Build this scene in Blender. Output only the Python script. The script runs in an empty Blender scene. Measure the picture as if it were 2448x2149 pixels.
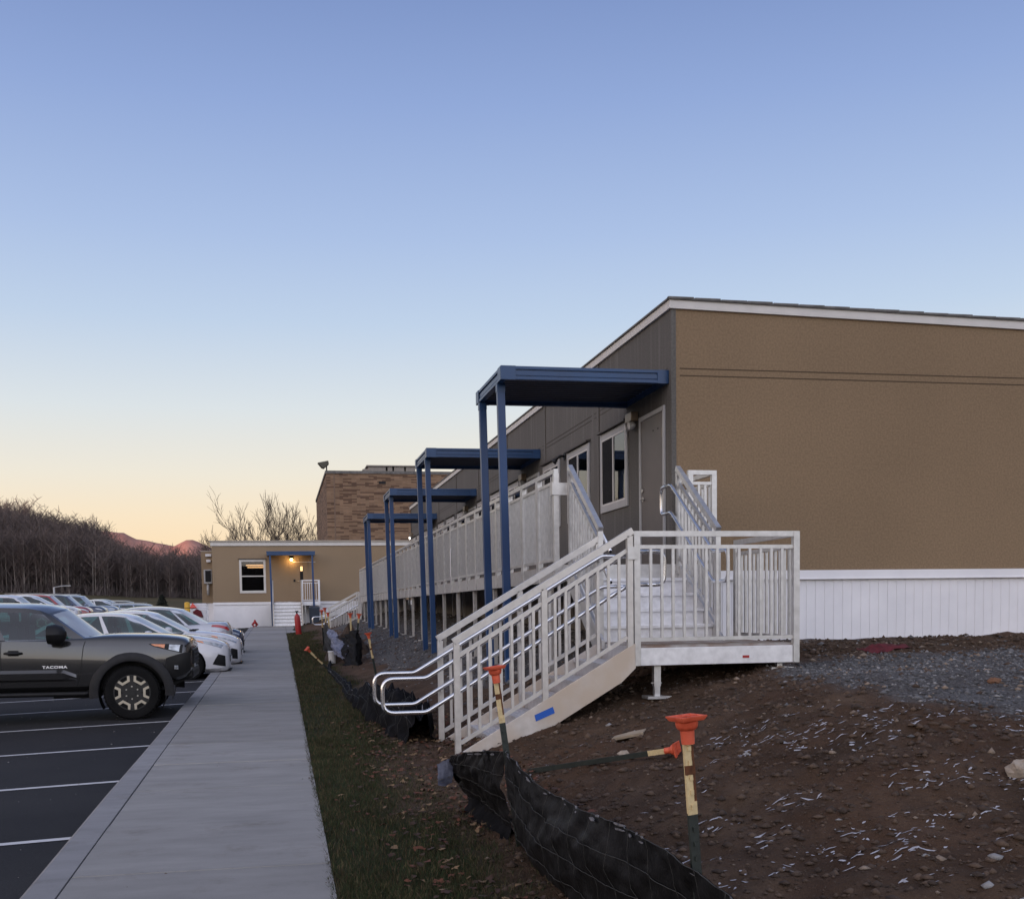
import bpy, math, random
import numpy as np
from mathutils import Vector, Matrix, Euler

random.seed(7)
RNG = np.random.default_rng(7)
scene = bpy.context.scene
COL = scene.collection
RAD = math.radians

# ------------------------------------------------------------------ camera
# The camera stands at the origin, 1.65 m above the pavement; X is to the right
# along the end wall, Y runs away along the pavement, Z is up.
cam_data = bpy.data.cameras.new("camera")
cam_data.sensor_fit = 'HORIZONTAL'
cam_data.sensor_width = 36.0
cam_data.lens = 36.0 * 2745.0 / 2448.0
cam_data.shift_y = 0.2277
cam_data.clip_start = 0.05
cam_data.clip_end = 6000.0
cam = bpy.data.objects.new("camera", cam_data)
COL.objects.link(cam)
_right = Vector((0.9800773, -0.19814546, -0.01366949))
_up = Vector((0.02630887, 0.0612968, 0.99777279))
_back = Vector((-0.19686625, -0.9782541, 0.06528858))
cam.matrix_world = Matrix((
    (_right.x, _up.x, _back.x, 0), (_right.y, _up.y, _back.y, 0),
    (_right.z, _up.z, _back.z, 0), (0, 0, 0, 1)))
scene.camera = cam

# ------------------------------------------------------------------ sky and sun
SUN_EL = RAD(2.3)
SUN_AZ = math.atan2(-0.74, -0.67)      # measured from +Y towards +X


def lin(r, g, b):
    f = lambda c: (c / 12.92 if c <= 0.04045 else ((c + 0.055) / 1.055) ** 2.4)
    return (f(r / 255), f(g / 255), f(b / 255), 1.0)


world = bpy.data.worlds.new("World")
scene.world = world
world.use_nodes = True
wt = world.node_tree
wt.nodes.clear()
wn, wl = wt.nodes, wt.links
w_out = wn.new('ShaderNodeOutputWorld')
w_tc = wn.new('ShaderNodeTexCoord')
w_sep = wn.new('ShaderNodeSeparateXYZ')
wl.new(w_tc.outputs['Generated'], w_sep.inputs[0])
w_ramp = wn.new('ShaderNodeValToRGB')
stops = [(-1.0, (247, 208, 165)), (0.5, (249, 212, 168)), (2.8, (250, 222, 184)),
         (4.6, (245, 226, 198)), (6.5, (235, 228, 214)), (9.6, (216, 223, 228)),
         (13.6, (188, 206, 230)), (17.4, (168, 189, 226)), (23.0, (142, 165, 213)),
         (28.6, (117, 140, 192)), (40, (114, 134, 182)), (60, (110, 126, 164)), (90, (108, 122, 156))]
cr = w_ramp.color_ramp
while len(cr.elements) > 1:
    cr.elements.remove(cr.elements[-1])
for i, (el, c) in enumerate(stops):
    pos = 0.1 + 0.9 * max(-0.1, math.sin(RAD(el)))
    e = cr.elements[0] if i == 0 else cr.elements.new(pos)
    e.position = pos
    e.color = lin(*c)
w_map = wn.new('ShaderNodeMath'); w_map.operation = 'MULTIPLY_ADD'
w_map.inputs[1].default_value = 0.9
w_map.inputs[2].default_value = 0.1
wl.new(w_sep.outputs['Z'], w_map.inputs[0])
wl.new(w_map.outputs[0], w_ramp.inputs[0])


def w_glow(direction, power, falloff, colour):
    """a broad lobe of sunset light round one azimuth, fading upwards"""
    d = wn.new('ShaderNodeVectorMath'); d.operation = 'DOT_PRODUCT'
    d.inputs[1].default_value = Vector(direction).normalized()
    wl.new(w_tc.outputs['Generated'], d.inputs[0])
    mx = wn.new('ShaderNodeMath'); mx.operation = 'MAXIMUM'; mx.inputs[1].default_value = 0.0
    wl.new(d.outputs['Value'], mx.inputs[0])
    pw = wn.new('ShaderNodeMath'); pw.operation = 'POWER'; pw.inputs[1].default_value = power
    wl.new(mx.outputs[0], pw.inputs[0])
    ab = wn.new('ShaderNodeMath'); ab.operation = 'MAXIMUM'; ab.inputs[1].default_value = 0.0
    wl.new(w_sep.outputs['Z'], ab.inputs[0])
    sc = wn.new('ShaderNodeMath'); sc.operation = 'MULTIPLY'; sc.inputs[1].default_value = -falloff
    wl.new(ab.outputs[0], sc.inputs[0])
    ex = wn.new('ShaderNodeMath'); ex.operation = 'EXPONENT'
    wl.new(sc.outputs[0], ex.inputs[0])
    ml = wn.new('ShaderNodeMath'); ml.operation = 'MULTIPLY'
    wl.new(pw.outputs[0], ml.inputs[0]); wl.new(ex.outputs[0], ml.inputs[1])
    mc = wn.new('ShaderNodeVectorMath'); mc.operation = 'SCALE'
    mc.inputs[0].default_value = colour
    wl.new(ml.outputs[0], mc.inputs['Scale'])
    return mc.outputs[0]


g1 = w_glow((-1.0, -0.10, 0.12), 3.0, 2.0, (2.4, 1.75, 1.2))
g2 = w_glow((0.12, -1.0, 0.42), 1.3, 0.5, (1.25, 1.20, 1.23))
w_a1 = wn.new('ShaderNodeVectorMath'); w_a1.operation = 'ADD'
wl.new(g1, w_a1.inputs[0]); wl.new(g2, w_a1.inputs[1])
w_a2 = wn.new('ShaderNodeVectorMath'); w_a2.operation = 'ADD'
wl.new(w_a1.outputs[0], w_a2.inputs[0]); wl.new(w_ramp.outputs[0], w_a2.inputs[1])
bg1 = wn.new('ShaderNodeBackground')
bg1.inputs['Strength'].default_value = 1.0
wl.new(w_a2.outputs[0], bg1.inputs['Color'])
w_sky = wn.new('ShaderNodeTexSky')
w_sky.sky_type = 'NISHITA'
w_sky.sun_disc = False
w_sky.sun_elevation = SUN_EL
w_sky.sun_rotation = SUN_AZ
bg2 = wn.new('ShaderNodeBackground')
bg2.inputs['Strength'].default_value = 0.02
wl.new(w_sky.outputs[0], bg2.inputs['Color'])
w_add = wn.new('ShaderNodeAddShader')
wl.new(bg1.outputs[0], w_add.inputs[0]); wl.new(bg2.outputs[0], w_add.inputs[1])
wl.new(w_add.outputs[0], w_out.inputs['Surface'])

sun_data = bpy.data.lights.new("sun", 'SUN')
sun_data.energy = 5.0
sun_data.color = (1.0, 0.50, 0.33)
sun_data.angle = RAD(0.5)
sun = bpy.data.objects.new("sun", sun_data)
COL.objects.link(sun)
_sd = Vector((math.sin(SUN_AZ) * math.cos(SUN_EL), math.cos(SUN_AZ) * math.cos(SUN_EL), math.sin(SUN_EL)))
sun.rotation_euler = _sd.to_track_quat('Z', 'Y').to_euler()
sun.location = _sd * 50

vs = scene.view_settings
vs.view_transform = 'Standard'
vs.look = 'None'
vs.exposure = 0.0
vs.gamma = 1.0
vs.use_curve_mapping = False
scene.cycles.max_bounces = 6
scene.cycles.transparent_max_bounces = 12
scene.cycles.use_denoising = True


# ------------------------------------------------------------------ materials
def new_mat(name):
    m = bpy.data.materials.new(name)
    m.use_nodes = True
    return m, m.node_tree.nodes, m.node_tree.links, m.node_tree.nodes['Principled BSDF']


def mat(name, base, rough=0.6, metal=0.0, var=0.15, scale=4.0, bump=0.0, bscale=60.0, tint=None, stretch=None,
        coat=0.0, spec=0.5, rvar=0.0):
    """plain material whose colour wanders between base*(1-var) and base*(1+var) (or towards tint) with noise"""
    m, n, l, p = new_mat(name)
    p.inputs['Roughness'].default_value = rough
    p.inputs['Metallic'].default_value = metal
    p.inputs['Coat Weight'].default_value = coat
    p.inputs['Coat Roughness'].default_value = 0.03
    p.inputs['Specular IOR Level'].default_value = spec
    tc = n.new('ShaderNodeTexCoord')
    mp = n.new('ShaderNodeMapping')
    l.new(tc.outputs['Object'], mp.inputs[0])
    if stretch:
        mp.inputs['Scale'].default_value = stretch
    nz = n.new('ShaderNodeTexNoise')
    nz.inputs['Scale'].default_value = scale
    nz.inputs['Detail'].default_value = 6.0
    nz.inputs['Roughness'].default_value = 0.6
    l.new(mp.outputs[0], nz.inputs['Vector'])
    r = n.new('ShaderNodeValToRGB')
    r.color_ramp.elements[0].position = 0.3
    r.color_ramp.elements[1].position = 0.7
    a = [c * (1 - var) for c in base]
    b = list(tint) if tint else [min(1, c * (1 + var)) for c in base]
    r.color_ramp.elements[0].color = (*a, 1)
    r.color_ramp.elements[1].color = (*b, 1)
    l.new(nz.outputs['Fac'], r.inputs[0])
    l.new(r.outputs[0], p.inputs['Base Color'])
    if rvar:
        mr = n.new('ShaderNodeMapRange')
        mr.inputs['To Min'].default_value = max(0.02, rough - rvar)
        mr.inputs['To Max'].default_value = rough + rvar
        l.new(nz.outputs['Fac'], mr.inputs['Value'])
        l.new(mr.outputs[0], p.inputs['Roughness'])
    if bump:
        n2 = n.new('ShaderNodeTexNoise')
        n2.inputs['Scale'].default_value = bscale
        n2.inputs['Detail'].default_value = 4.0
        l.new(mp.outputs[0], n2.inputs['Vector'])
        bp = n.new('ShaderNodeBump')
        bp.inputs['Strength'].default_value = bump
        bp.inputs['Distance'].default_value = 0.01
        l.new(n2.outputs['Fac'], bp.inputs['Height'])
        l.new(bp.outputs[0], p.inputs['Normal'])
    return m


def glass_mat(name, tint, extra=0.0):
    m, n, l, p = new_mat(name)
    n.remove(p)
    out = n['Material Output']
    tr = n.new('ShaderNodeBsdfTransparent'); tr.inputs[0].default_value = (*tint, 1)
    gl = n.new('ShaderNodeBsdfGlossy'); gl.inputs['Roughness'].default_value = 0.015
    gl.inputs[0].default_value = (0.95, 0.97, 1.0, 1)
    fr = n.new('ShaderNodeFresnel'); fr.inputs[0].default_value = 1.5
    ad = n.new('ShaderNodeMath'); ad.operation = 'ADD'; ad.use_clamp = True; ad.inputs[1].default_value = extra
    l.new(fr.outputs[0], ad.inputs[0])
    mx = n.new('ShaderNodeMixShader')
    l.new(ad.outputs[0], mx.inputs[0]); l.new(tr.outputs[0], mx.inputs[1]); l.new(gl.outputs[0], mx.inputs[2])
    l.new(mx.outputs[0], out.inputs['Surface'])
    return m


def painted_sheen_glass(name, tint, frost_sheen, amount):
    """windscreen with a pale diffuse layer over clear glass in place of reflected sky"""
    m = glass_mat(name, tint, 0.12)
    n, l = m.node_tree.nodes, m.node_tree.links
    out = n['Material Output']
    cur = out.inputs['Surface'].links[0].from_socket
    df = n.new('ShaderNodeBsdfDiffuse'); df.inputs[0].default_value = (*frost_sheen, 1)
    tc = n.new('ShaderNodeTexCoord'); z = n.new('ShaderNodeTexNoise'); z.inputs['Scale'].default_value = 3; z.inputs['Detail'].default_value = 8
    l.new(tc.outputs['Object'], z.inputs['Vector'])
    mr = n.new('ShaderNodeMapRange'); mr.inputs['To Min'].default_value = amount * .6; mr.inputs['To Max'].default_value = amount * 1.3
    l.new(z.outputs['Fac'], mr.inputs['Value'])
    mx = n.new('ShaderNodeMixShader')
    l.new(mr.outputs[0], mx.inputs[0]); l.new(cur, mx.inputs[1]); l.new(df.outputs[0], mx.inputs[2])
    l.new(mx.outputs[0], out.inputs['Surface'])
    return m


def emit_mat(name, col, strength):
    m, n, l, p = new_mat(name)
    p.inputs['Base Color'].default_value = (*col, 1)
    p.inputs['Emission Color'].default_value = (*col, 1)
    p.inputs['Emission Strength'].default_value = strength
    return m


def stucco_mat(name, base, streak=None):
    """fine stucco-finish siding: slight mottling, close pitted bump; optional rain streaks down the wall"""
    m, n, l, p = new_mat(name)
    p.inputs['Roughness'].default_value = 0.85
    p.inputs['Specular IOR Level'].default_value = 0.25
    tc = n.new('ShaderNodeTexCoord')
    big = n.new('ShaderNodeTexNoise'); big.inputs['Scale'].default_value = 0.45; big.inputs['Detail'].default_value = 5
    l.new(tc.outputs['Object'], big.inputs['Vector'])
    fine = n.new('ShaderNodeTexNoise'); fine.inputs['Scale'].default_value = 38; fine.inputs['Detail'].default_value = 3
    l.new(tc.outputs['Object'], fine.inputs['Vector'])
    r = n.new('ShaderNodeValToRGB')
    r.color_ramp.elements[0].position = 0.3; r.color_ramp.elements[1].position = 0.72
    r.color_ramp.elements[0].color = (*[c * 0.92 for c in base], 1)
    r.color_ramp.elements[1].color = (*[c * 1.08 for c in base], 1)
    l.new(big.outputs['Fac'], r.inputs[0])
    mul = n.new('ShaderNodeMix'); mul.data_type = 'RGBA'; mul.blend_type = 'MULTIPLY'
    mul.inputs['Factor'].default_value = 1.0
    r2 = n.new('ShaderNodeValToRGB')
    r2.color_ramp.elements[0].position = 0.35; r2.color_ramp.elements[1].position = 0.65
    r2.color_ramp.elements[0].color = (0.86, 0.86, 0.86, 1); r2.color_ramp.elements[1].color = (1.08, 1.08, 1.08, 1)
    l.new(fine.outputs['Fac'], r2.inputs[0])
    l.new(r.outputs[0], mul.inputs['A']); l.new(r2.outputs[0], mul.inputs['B'])
    last = mul.outputs['Result']
    if streak:
        mp = n.new('ShaderNodeMapping'); mp.inputs['Scale'].default_value = (9.0, 9.0, 0.55)
        l.new(tc.outputs['Object'], mp.inputs[0])
        sn = n.new('ShaderNodeTexNoise'); sn.inputs['Scale'].default_value = 1.0; sn.inputs['Detail'].default_value = 6
        l.new(mp.outputs[0], sn.inputs['Vector'])
        r3 = n.new('ShaderNodeValToRGB')
        r3.color_ramp.elements[0].position = 0.52; r3.color_ramp.elements[1].position = 0.72
        r3.color_ramp.elements[0].color = (0, 0, 0, 1); r3.color_ramp.elements[1].color = (0.55, 0.55, 0.55, 1)
        l.new(sn.outputs['Fac'], r3.inputs[0])
        mx = n.new('ShaderNodeMix'); mx.data_type = 'RGBA'
        mx.inputs['B'].default_value = (*streak, 1)
        l.new(r3.outputs[0], mx.inputs['Factor']); l.new(last, mx.inputs['A'])
        last = mx.outputs['Result']
    l.new(last, p.inputs['Base Color'])
    bp = n.new('ShaderNodeBump'); bp.inputs['Strength'].default_value = 0.35; bp.inputs['Distance'].default_value = 0.006
    l.new(fine.outputs['Fac'], bp.inputs['Height']); l.new(bp.outputs[0], p.inputs['Normal'])
    return m


def alu_mat(name, base, rough=0.42, metal=0.75, dirt=None, dscale=3.0, cover=0.95):
    """mill-finish aluminium: brushed metal with cloudy oxide and optional mud film"""
    m, n, l, p = new_mat(name)
    tc = n.new('ShaderNodeTexCoord')
    nz = n.new('ShaderNodeTexNoise'); nz.inputs['Scale'].default_value = 14; nz.inputs['Detail'].default_value = 7
    l.new(tc.outputs['Object'], nz.inputs['Vector'])
    big = n.new('ShaderNodeTexNoise'); big.inputs['Scale'].default_value = dscale; big.inputs['Detail'].default_value = 8
    l.new(tc.outputs['Object'], big.inputs['Vector'])
    r = n.new('ShaderNodeValToRGB')
    r.color_ramp.elements[0].position = 0.25; r.color_ramp.elements[1].position = 0.75
    r.color_ramp.elements[0].color = (*[c * 0.82 for c in base], 1)
    r.color_ramp.elements[1].color = (*[min(1, c * 1.1) for c in base], 1)
    l.new(nz.outputs['Fac'], r.inputs[0])
    last = r.outputs[0]
    p.inputs['Metallic'].default_value = metal
    rr = n.new('ShaderNodeMapRange')
    rr.inputs['To Min'].default_value = rough - 0.05; rr.inputs['To Max'].default_value = rough + 0.07
    l.new(nz.outputs['Fac'], rr.inputs['Value']); l.new(rr.outputs[0], p.inputs['Roughness'])
    if dirt:
        r2 = n.new('ShaderNodeValToRGB')
        r2.color_ramp.elements[0].position = 0.3; r2.color_ramp.elements[1].position = 0.62
        r2.color_ramp.elements[0].color = (0.15, 0.15, 0.15, 1); r2.color_ramp.elements[1].color = (cover, cover, cover, 1)
        l.new(big.outputs['Fac'], r2.inputs[0])
        mx = n.new('ShaderNodeMix'); mx.data_type = 'RGBA'; mx.inputs['B'].default_value = (*dirt, 1)
        l.new(r2.outputs[0], mx.inputs['Factor']); l.new(last, mx.inputs['A'])
        last = mx.outputs['Result']
        mm = n.new('ShaderNodeMath'); mm.operation = 'MULTIPLY_ADD'
        mm.inputs[1].default_value = -metal; mm.inputs[2].default_value = metal
        l.new(r2.outputs[0], mm.inputs[0]); l.new(mm.outputs[0], p.inputs['Metallic'])
    l.new(last, p.inputs['Base Color'])
    return m


M = {}
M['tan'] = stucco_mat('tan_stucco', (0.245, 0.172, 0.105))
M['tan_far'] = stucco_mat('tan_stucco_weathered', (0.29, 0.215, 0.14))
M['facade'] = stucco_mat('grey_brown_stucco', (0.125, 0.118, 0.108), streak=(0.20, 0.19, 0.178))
M['trim_white'] = mat('white_trim_paint', (0.62, 0.60, 0.57), 0.55, var=0.06)
M['trim_grey'] = mat('grey_trim_paint', (0.40, 0.40, 0.40), 0.55, var=0.08)
M['seam'] = mat('dark_seam', (0.05, 0.032, 0.018), 0.9)
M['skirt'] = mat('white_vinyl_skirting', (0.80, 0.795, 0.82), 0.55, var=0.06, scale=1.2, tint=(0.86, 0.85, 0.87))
M['skirt_dark'] = mat('dark_grey_skirting', (0.16, 0.145, 0.13), 0.8, var=0.2, scale=3)  # long-side skirting, a darker grey than the end wall's
M['roof'] = mat('dark_roof_edge', (0.12, 0.115, 0.11), 0.7, var=0.4, scale=6)
M['door'] = mat('grey_brown_door_paint', (0.135, 0.115, 0.10), 0.55, var=0.12, scale=2.0)
M['steel'] = mat('satin_steel', (0.55, 0.53, 0.50), 0.3, 0.9)
M['brass'] = mat('pale_bronze', (0.22, 0.17, 0.12), 0.45, 0.5)
M['alu'] = alu_mat('mill_aluminium', (0.62, 0.61, 0.60), 0.40, 0.85)
M['alu_tread'] = alu_mat('aluminium_tread', (0.62, 0.62, 0.65), 0.38, 0.6)
M['alu_deck'] = alu_mat('muddy_aluminium_deck', (0.5, 0.5, 0.5), 0.55, 0.5, dirt=(0.2, 0.13, 0.09), dscale=5)
M['alu_dusty'] = alu_mat('dusty_aluminium', (0.64, 0.62, 0.6), 0.5, 0.55, dirt=(0.50, 0.41, 0.32), dscale=2.2)
M['alu_pipe'] = mat('bright_aluminium_pipe', (0.72, 0.72, 0.73), 0.22, 0.95, var=0.08, scale=9)
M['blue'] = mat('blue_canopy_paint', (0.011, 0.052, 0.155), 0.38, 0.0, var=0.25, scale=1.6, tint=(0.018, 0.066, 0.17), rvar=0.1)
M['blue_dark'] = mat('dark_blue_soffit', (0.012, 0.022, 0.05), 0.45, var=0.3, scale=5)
M['glass_b'] = glass_mat('window_glass', (0.5, 0.55, 0.58), 0.0)
M['glass_car'] = glass_mat('car_glass', (0.20, 0.38, 0.36), 0.02)
M['glass_shield'] = painted_sheen_glass('windscreen_glass', (0.45, 0.62, 0.60), (0.72, 0.76, 0.80), 0.42)  # whitish layer stands in for bright reflected sky
M['dark_room'] = mat('dark_room', (0.012, 0.012, 0.014), 0.9)
M['blind'] = mat('white_blind', (0.62, 0.60, 0.57), 0.8, var=0.06)
M['black'] = mat('black_plastic', (0.010, 0.010, 0.011), 0.5, var=0.3, spec=.3)
M['rubber'] = mat('tyre_rubber', (0.009, 0.009, 0.0095), 0.9, spec=.15, var=0.3, bump=0.3, bscale=80)
M['grey_dark'] = mat('dark_grey_plastic', (0.035, 0.037, 0.042), 0.55, var=0.2)
M['orange'] = mat('orange_plastic', (0.62, 0.085, 0.035), 0.55, var=0.2, scale=20, tint=(0.70, 0.13, 0.06))
M['cream'] = mat('chipped_cream_paint', (0.60, 0.47, 0.25), 0.65, var=0.15, scale=40)
M['post_green'] = mat('dark_green_steel', (0.018, 0.024, 0.02), 0.6, var=0.35, scale=30)
M['rust'] = mat('rust', (0.10, 0.035, 0.012), 0.9, var=0.4, scale=40)
M['tape'] = mat('blue_tape', (0.012, 0.09, 0.42), 0.6, var=0.1)
M['red'] = mat('red_paint', (0.33, 0.018, 0.02), 0.45, var=0.2, scale=12)
M['red_cloth'] = mat('dark_red_cloth', (0.10, 0.010, 0.016), 0.9, var=0.4, scale=14)
M['yellow'] = mat('yellow_paint', (0.58, 0.33, 0.02), 0.5, var=0.15)
M['bucket'] = mat('white_bucket_plastic', (0.55, 0.54, 0.52), 0.5, var=0.1)
M['white_plastic'] = mat('white_plastic', (0.75, 0.75, 0.76), 0.5, var=0.05)
M['lamp_warm'] = emit_mat('warm_lamp', (1.0, 0.62, 0.22), 14.0)
M['lamp_white'] = emit_mat('white_lamp', (1.0, 0.93, 0.82), 9.0)
M['lamp_room'] = emit_mat('room_lamp', (1.0, 0.60, 0.27), 1.6)
M['bark'] = mat('grey_bark', (0.10, 0.078, 0.062), 0.9, var=0.3, scale=8)
M['wood'] = mat('pale_plank', (0.30, 0.24, 0.17), 0.8, var=0.25, scale=6)
M['leaf_green'] = mat('dark_evergreen', (0.012, 0.018, 0.012), 0.8, var=0.4)


# ------------------------------------------------------------------ mesh helpers
class MB:
    """collects simple solids in one mesh; build() links it as ONE object"""

    def __init__(self):
        self.v, self.f, self.mi, self.sm = [], [], [], []
        self.cur = 0
        self.smooth = False

    def face(self, *idx):
        self.f.append(idx); self.mi.append(self.cur); self.sm.append(self.smooth)

    def pts(self, ps):
        k = len(self.v)
        self.v.extend([tuple(p) for p in ps])
        return k

    def box(self, x0, x1, y0, y1, z0, z1):
        k = self.pts([(x0, y0, z0), (x1, y0, z0), (x1, y1, z0), (x0, y1, z0),
                      (x0, y0, z1), (x1, y0, z1), (x1, y1, z1), (x0, y1, z1)])
        for q in ((3, 2, 1, 0), (4, 5, 6, 7), (0, 1, 5, 4), (1, 2, 6, 5), (2, 3, 7, 6), (3, 0, 4, 7)):
            self.face(*[k + i for i in q])

    def bar(self, p0, p1, w, h, up=(0, 0, 1)):
        """rectangular bar from p0 to p1, w across, h along up"""
        a, b = Vector(p0), Vector(p1)
        d = (b - a).normalized()
        u = Vector(up)
        s = d.cross(u)
        if s.length < 1e-6:
            s = d.cross(Vector((1, 0, 0)))
        s.normalize()
        u = s.cross(d).normalized()
        s *= w / 2; u *= h / 2
        k = self.pts([a - s - u, a + s - u, a + s + u, a - s + u, b - s - u, b + s - u, b + s + u, b - s + u])
        for q in ((0, 1, 2, 3), (7, 6, 5, 4), (4, 5, 1, 0), (5, 6, 2, 1), (6, 7, 3, 2), (7, 4, 0, 3)):
            self.face(*[k + i for i in q])

    def tube(self, path, r, seg=10, caps=True, radii=None):
        path = [Vector(p) for p in path]
        sm, self.smooth = self.smooth, True
        n = len(path)
        ref = None
        rings = []
        for i, p in enumerate(path):
            d = (path[min(i + 1, n - 1)] - path[max(i - 1, 0)]).normalized()
            if ref is None:
                ref = d.orthogonal().normalized()
            else:
                ref = (ref - d * ref.dot(d))
                ref = ref.normalized() if ref.length > 1e-6 else d.orthogonal().normalized()
            t = d.cross(ref)
            rr = radii[i] if radii else r
            rings.append(self.pts([p + (ref * math.cos(2 * math.pi * j / seg) + t * math.sin(2 * math.pi * j / seg)) * rr
                                   for j in range(seg)]))
        for a, b in zip(rings, rings[1:]):
            for j in range(seg):
                j2 = (j + 1) % seg
                self.face(a + j, a + j2, b + j2, b + j)
        self.smooth = False
        if caps:
            self.face(*[rings[0] + j for j in reversed(range(seg))])
            self.face(*[rings[-1] + j for j in range(seg)])
        self.smooth = sm

    def prism(self, poly, off):
        """polygon (3D points, planar) extruded by vector off"""
        off = Vector(off)
        n = len(poly)
        k = self.pts(poly)
        k2 = self.pts([Vector(p) + off for p in poly])
        self.face(*[k + i for i in reversed(range(n))])
        self.face(*[k2 + i for i in range(n)])
        for i in range(n):
            j = (i + 1) % n
            self.face(k + i, k + j, k2 + j, k2 + i)

    def lathe(self, prof, seg=20, axis='Z', origin=(0, 0, 0)):
        """profile [(r, h)] turned about an axis through origin"""
        o = Vector(origin)
        sm, self.smooth = self.smooth, True
        rings = []
        for r, h in prof:
            ps = []
            for j in range(seg):
                c, s = math.cos(2 * math.pi * j / seg) * r, math.sin(2 * math.pi * j / seg) * r
                ps.append(o + (Vector((c, s, h)) if axis == 'Z' else Vector((c, h, -s)) if axis == 'Y' else Vector((h, c, s))))
            rings.append(self.pts(ps))
        for a, b in zip(rings, rings[1:]):
            for j in range(seg):
                j2 = (j + 1) % seg
                self.face(a + j, a + j2, b + j2, b + j)
        self.smooth = False
        self.face(*[rings[0] + j for j in reversed(range(seg))])
        self.face(*[rings[-1] + j for j in range(seg)])
        self.smooth = sm

    def grid(self, rows, close_u=False):
        """rows: list of equal-length lists of points"""
        n = len(rows[0])
        ks = [self.pts(r) for r in rows]
        for a, b in zip(ks, ks[1:]):
            for j in range(n if close_u else n - 1):
                j2 = (j + 1) % n
                self.face(a + j, a + j2, b + j2, b + j)

    def blob(self, c, rx, ry, rz, rough=0.2, seg=7, rings=5, rnd=random):
        c = Vector(c)
        rows = []
        top = self.pts([c + Vector((0, 0, rz * (1 + rnd.uniform(-rough, rough))))])
        ks = []
        for i in range(1, rings):
            th = math.pi * i / rings
            ks.append(self.pts([c + Vector((math.sin(th) * math.cos(2 * math.pi * j / seg) * rx * (1 + rnd.uniform(-rough, rough)),
                                            math.sin(th) * math.sin(2 * math.pi * j / seg) * ry * (1 + rnd.uniform(-rough, rough)),
                                            math.cos(th) * rz * (1 + rnd.uniform(-rough, rough)))) for j in range(seg)]))
        bot = self.pts([c - Vector((0, 0, rz))])
        for j in range(seg):
            j2 = (j + 1) % seg
            self.face(top, ks[0] + j, ks[0] + j2)
            self.face(bot, ks[-1] + j2, ks[-1] + j)
        for a, b in zip(ks, ks[1:]):
            for j in range(seg):
                j2 = (j + 1) % seg
                self.face(a + j, b + j, b + j2, a + j2)

    def build(self, name, mats, parent=None, world=True, bevel=0.0, sharp=None, label=None):
        me = bpy.data.meshes.new(name)
        v = self.v
        if parent is not None and world:
            o = parent_loc(parent)
            v = [(p[0] - o.x, p[1] - o.y, p[2] - o.z) for p in v]
        me.from_pydata(v, [], self.f)
        if not isinstance(mats, (list, tuple)):
            mats = [mats]
        for m in mats:
            me.materials.append(M[m] if isinstance(m, str) else m)
        me.polygons.foreach_set('material_index', self.mi)
        me.polygons.foreach_set('use_smooth', self.sm)
        me.update()
        if sharp is not None:
            me.set_sharp_from_angle(angle=RAD(sharp))
        ob = bpy.data.objects.new(name, me)
        COL.objects.link(ob)
        if parent is not None:
            ob.parent = parent
        if bevel:
            b = ob.modifiers.new('bevel', 'BEVEL')
            b.width = bevel; b.segments = 2; b.limit_method = 'ANGLE'; b.angle_limit = RAD(40)
        if label:
            ob['label'] = label
        return ob


def parent_loc(p):
    o = Vector((0, 0, 0))
    while p is not None:
        o += p.location
        p = p.parent
    return o


def thing(name, label, cat, loc=(0, 0, 0), rotz=0.0, group=None):
    o = bpy.data.objects.new(name, None)
    o.empty_display_size = 0.2
    COL.objects.link(o)
    o.location = loc
    o.rotation_euler = (0, 0, rotz)
    o['label'] = label
    o['category'] = cat
    if group:
        o['group'] = group
    return o


def tag(o, label, cat, group=None):
    o['label'] = label
    o['category'] = cat
    if group:
        o['group'] = group
    return o


def structure(o, label=None):
    o['kind'] = 'structure'
    if label:
        o['label'] = label
    return o


def kids(o):
    return [c for c in bpy.data.objects if c.parent == o]


def copy_tree(o, parent=None):
    c = o.copy()
    COL.objects.link(c)
    c.parent = parent
    for ch in kids(o):
        copy_tree(ch, c)
    return c


def big_mesh(name, verts, faces, mats, mat_idx=None, smooth=None):
    """fast mesh from numpy arrays: verts (n,3), faces (m,k) with k = 3 or 4"""
    me = bpy.data.meshes.new(name)
    k = faces.shape[1]
    me.vertices.add(len(verts)); me.vertices.foreach_set('co', verts.astype(np.float32).ravel())
    me.loops.add(faces.size); me.loops.foreach_set('vertex_index', faces.astype(np.int32).ravel())
    me.polygons.add(len(faces))
    me.polygons.foreach_set('loop_start', np.arange(0, faces.size, k, dtype=np.int32))
    me.polygons.foreach_set('loop_total', np.full(len(faces), k, dtype=np.int32))
    for m in (mats if isinstance(mats, (list, tuple)) else [mats]):
        me.materials.append(M[m] if isinstance(m, str) else m)
    if mat_idx is not None:
        me.polygons.foreach_set('material_index', mat_idx.astype(np.int32))
    if smooth:
        me.polygons.foreach_set('use_smooth', np.ones(len(faces), dtype=bool))
    me.update(calc_edges=True)
    me.validate()
    ob = bpy.data.objects.new(name, me)
    COL.objects.link(ob)
    return ob


def fillet(path, r, n=5):
    """round the corners of a polyline"""
    P = [Vector(p) for p in path]
    out = [P[0]]
    for a, b, c in zip(P, P[1:], P[2:]):
        d1, d2 = (a - b), (c - b)
        bend = math.pi - d1.angle(d2)
        rr = min(r if bend > 1.0 else r * 0.35, d1.length * 0.48, d2.length * 0.48)
        s, e = b + d1.normalized() * rr, b + d2.normalized() * rr
        for i in range(n + 1):
            t = i / n
            out.append(s * (1 - t) ** 2 + b * 2 * t * (1 - t) + e * t ** 2)
    out.append(P[-1])
    return out


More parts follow.
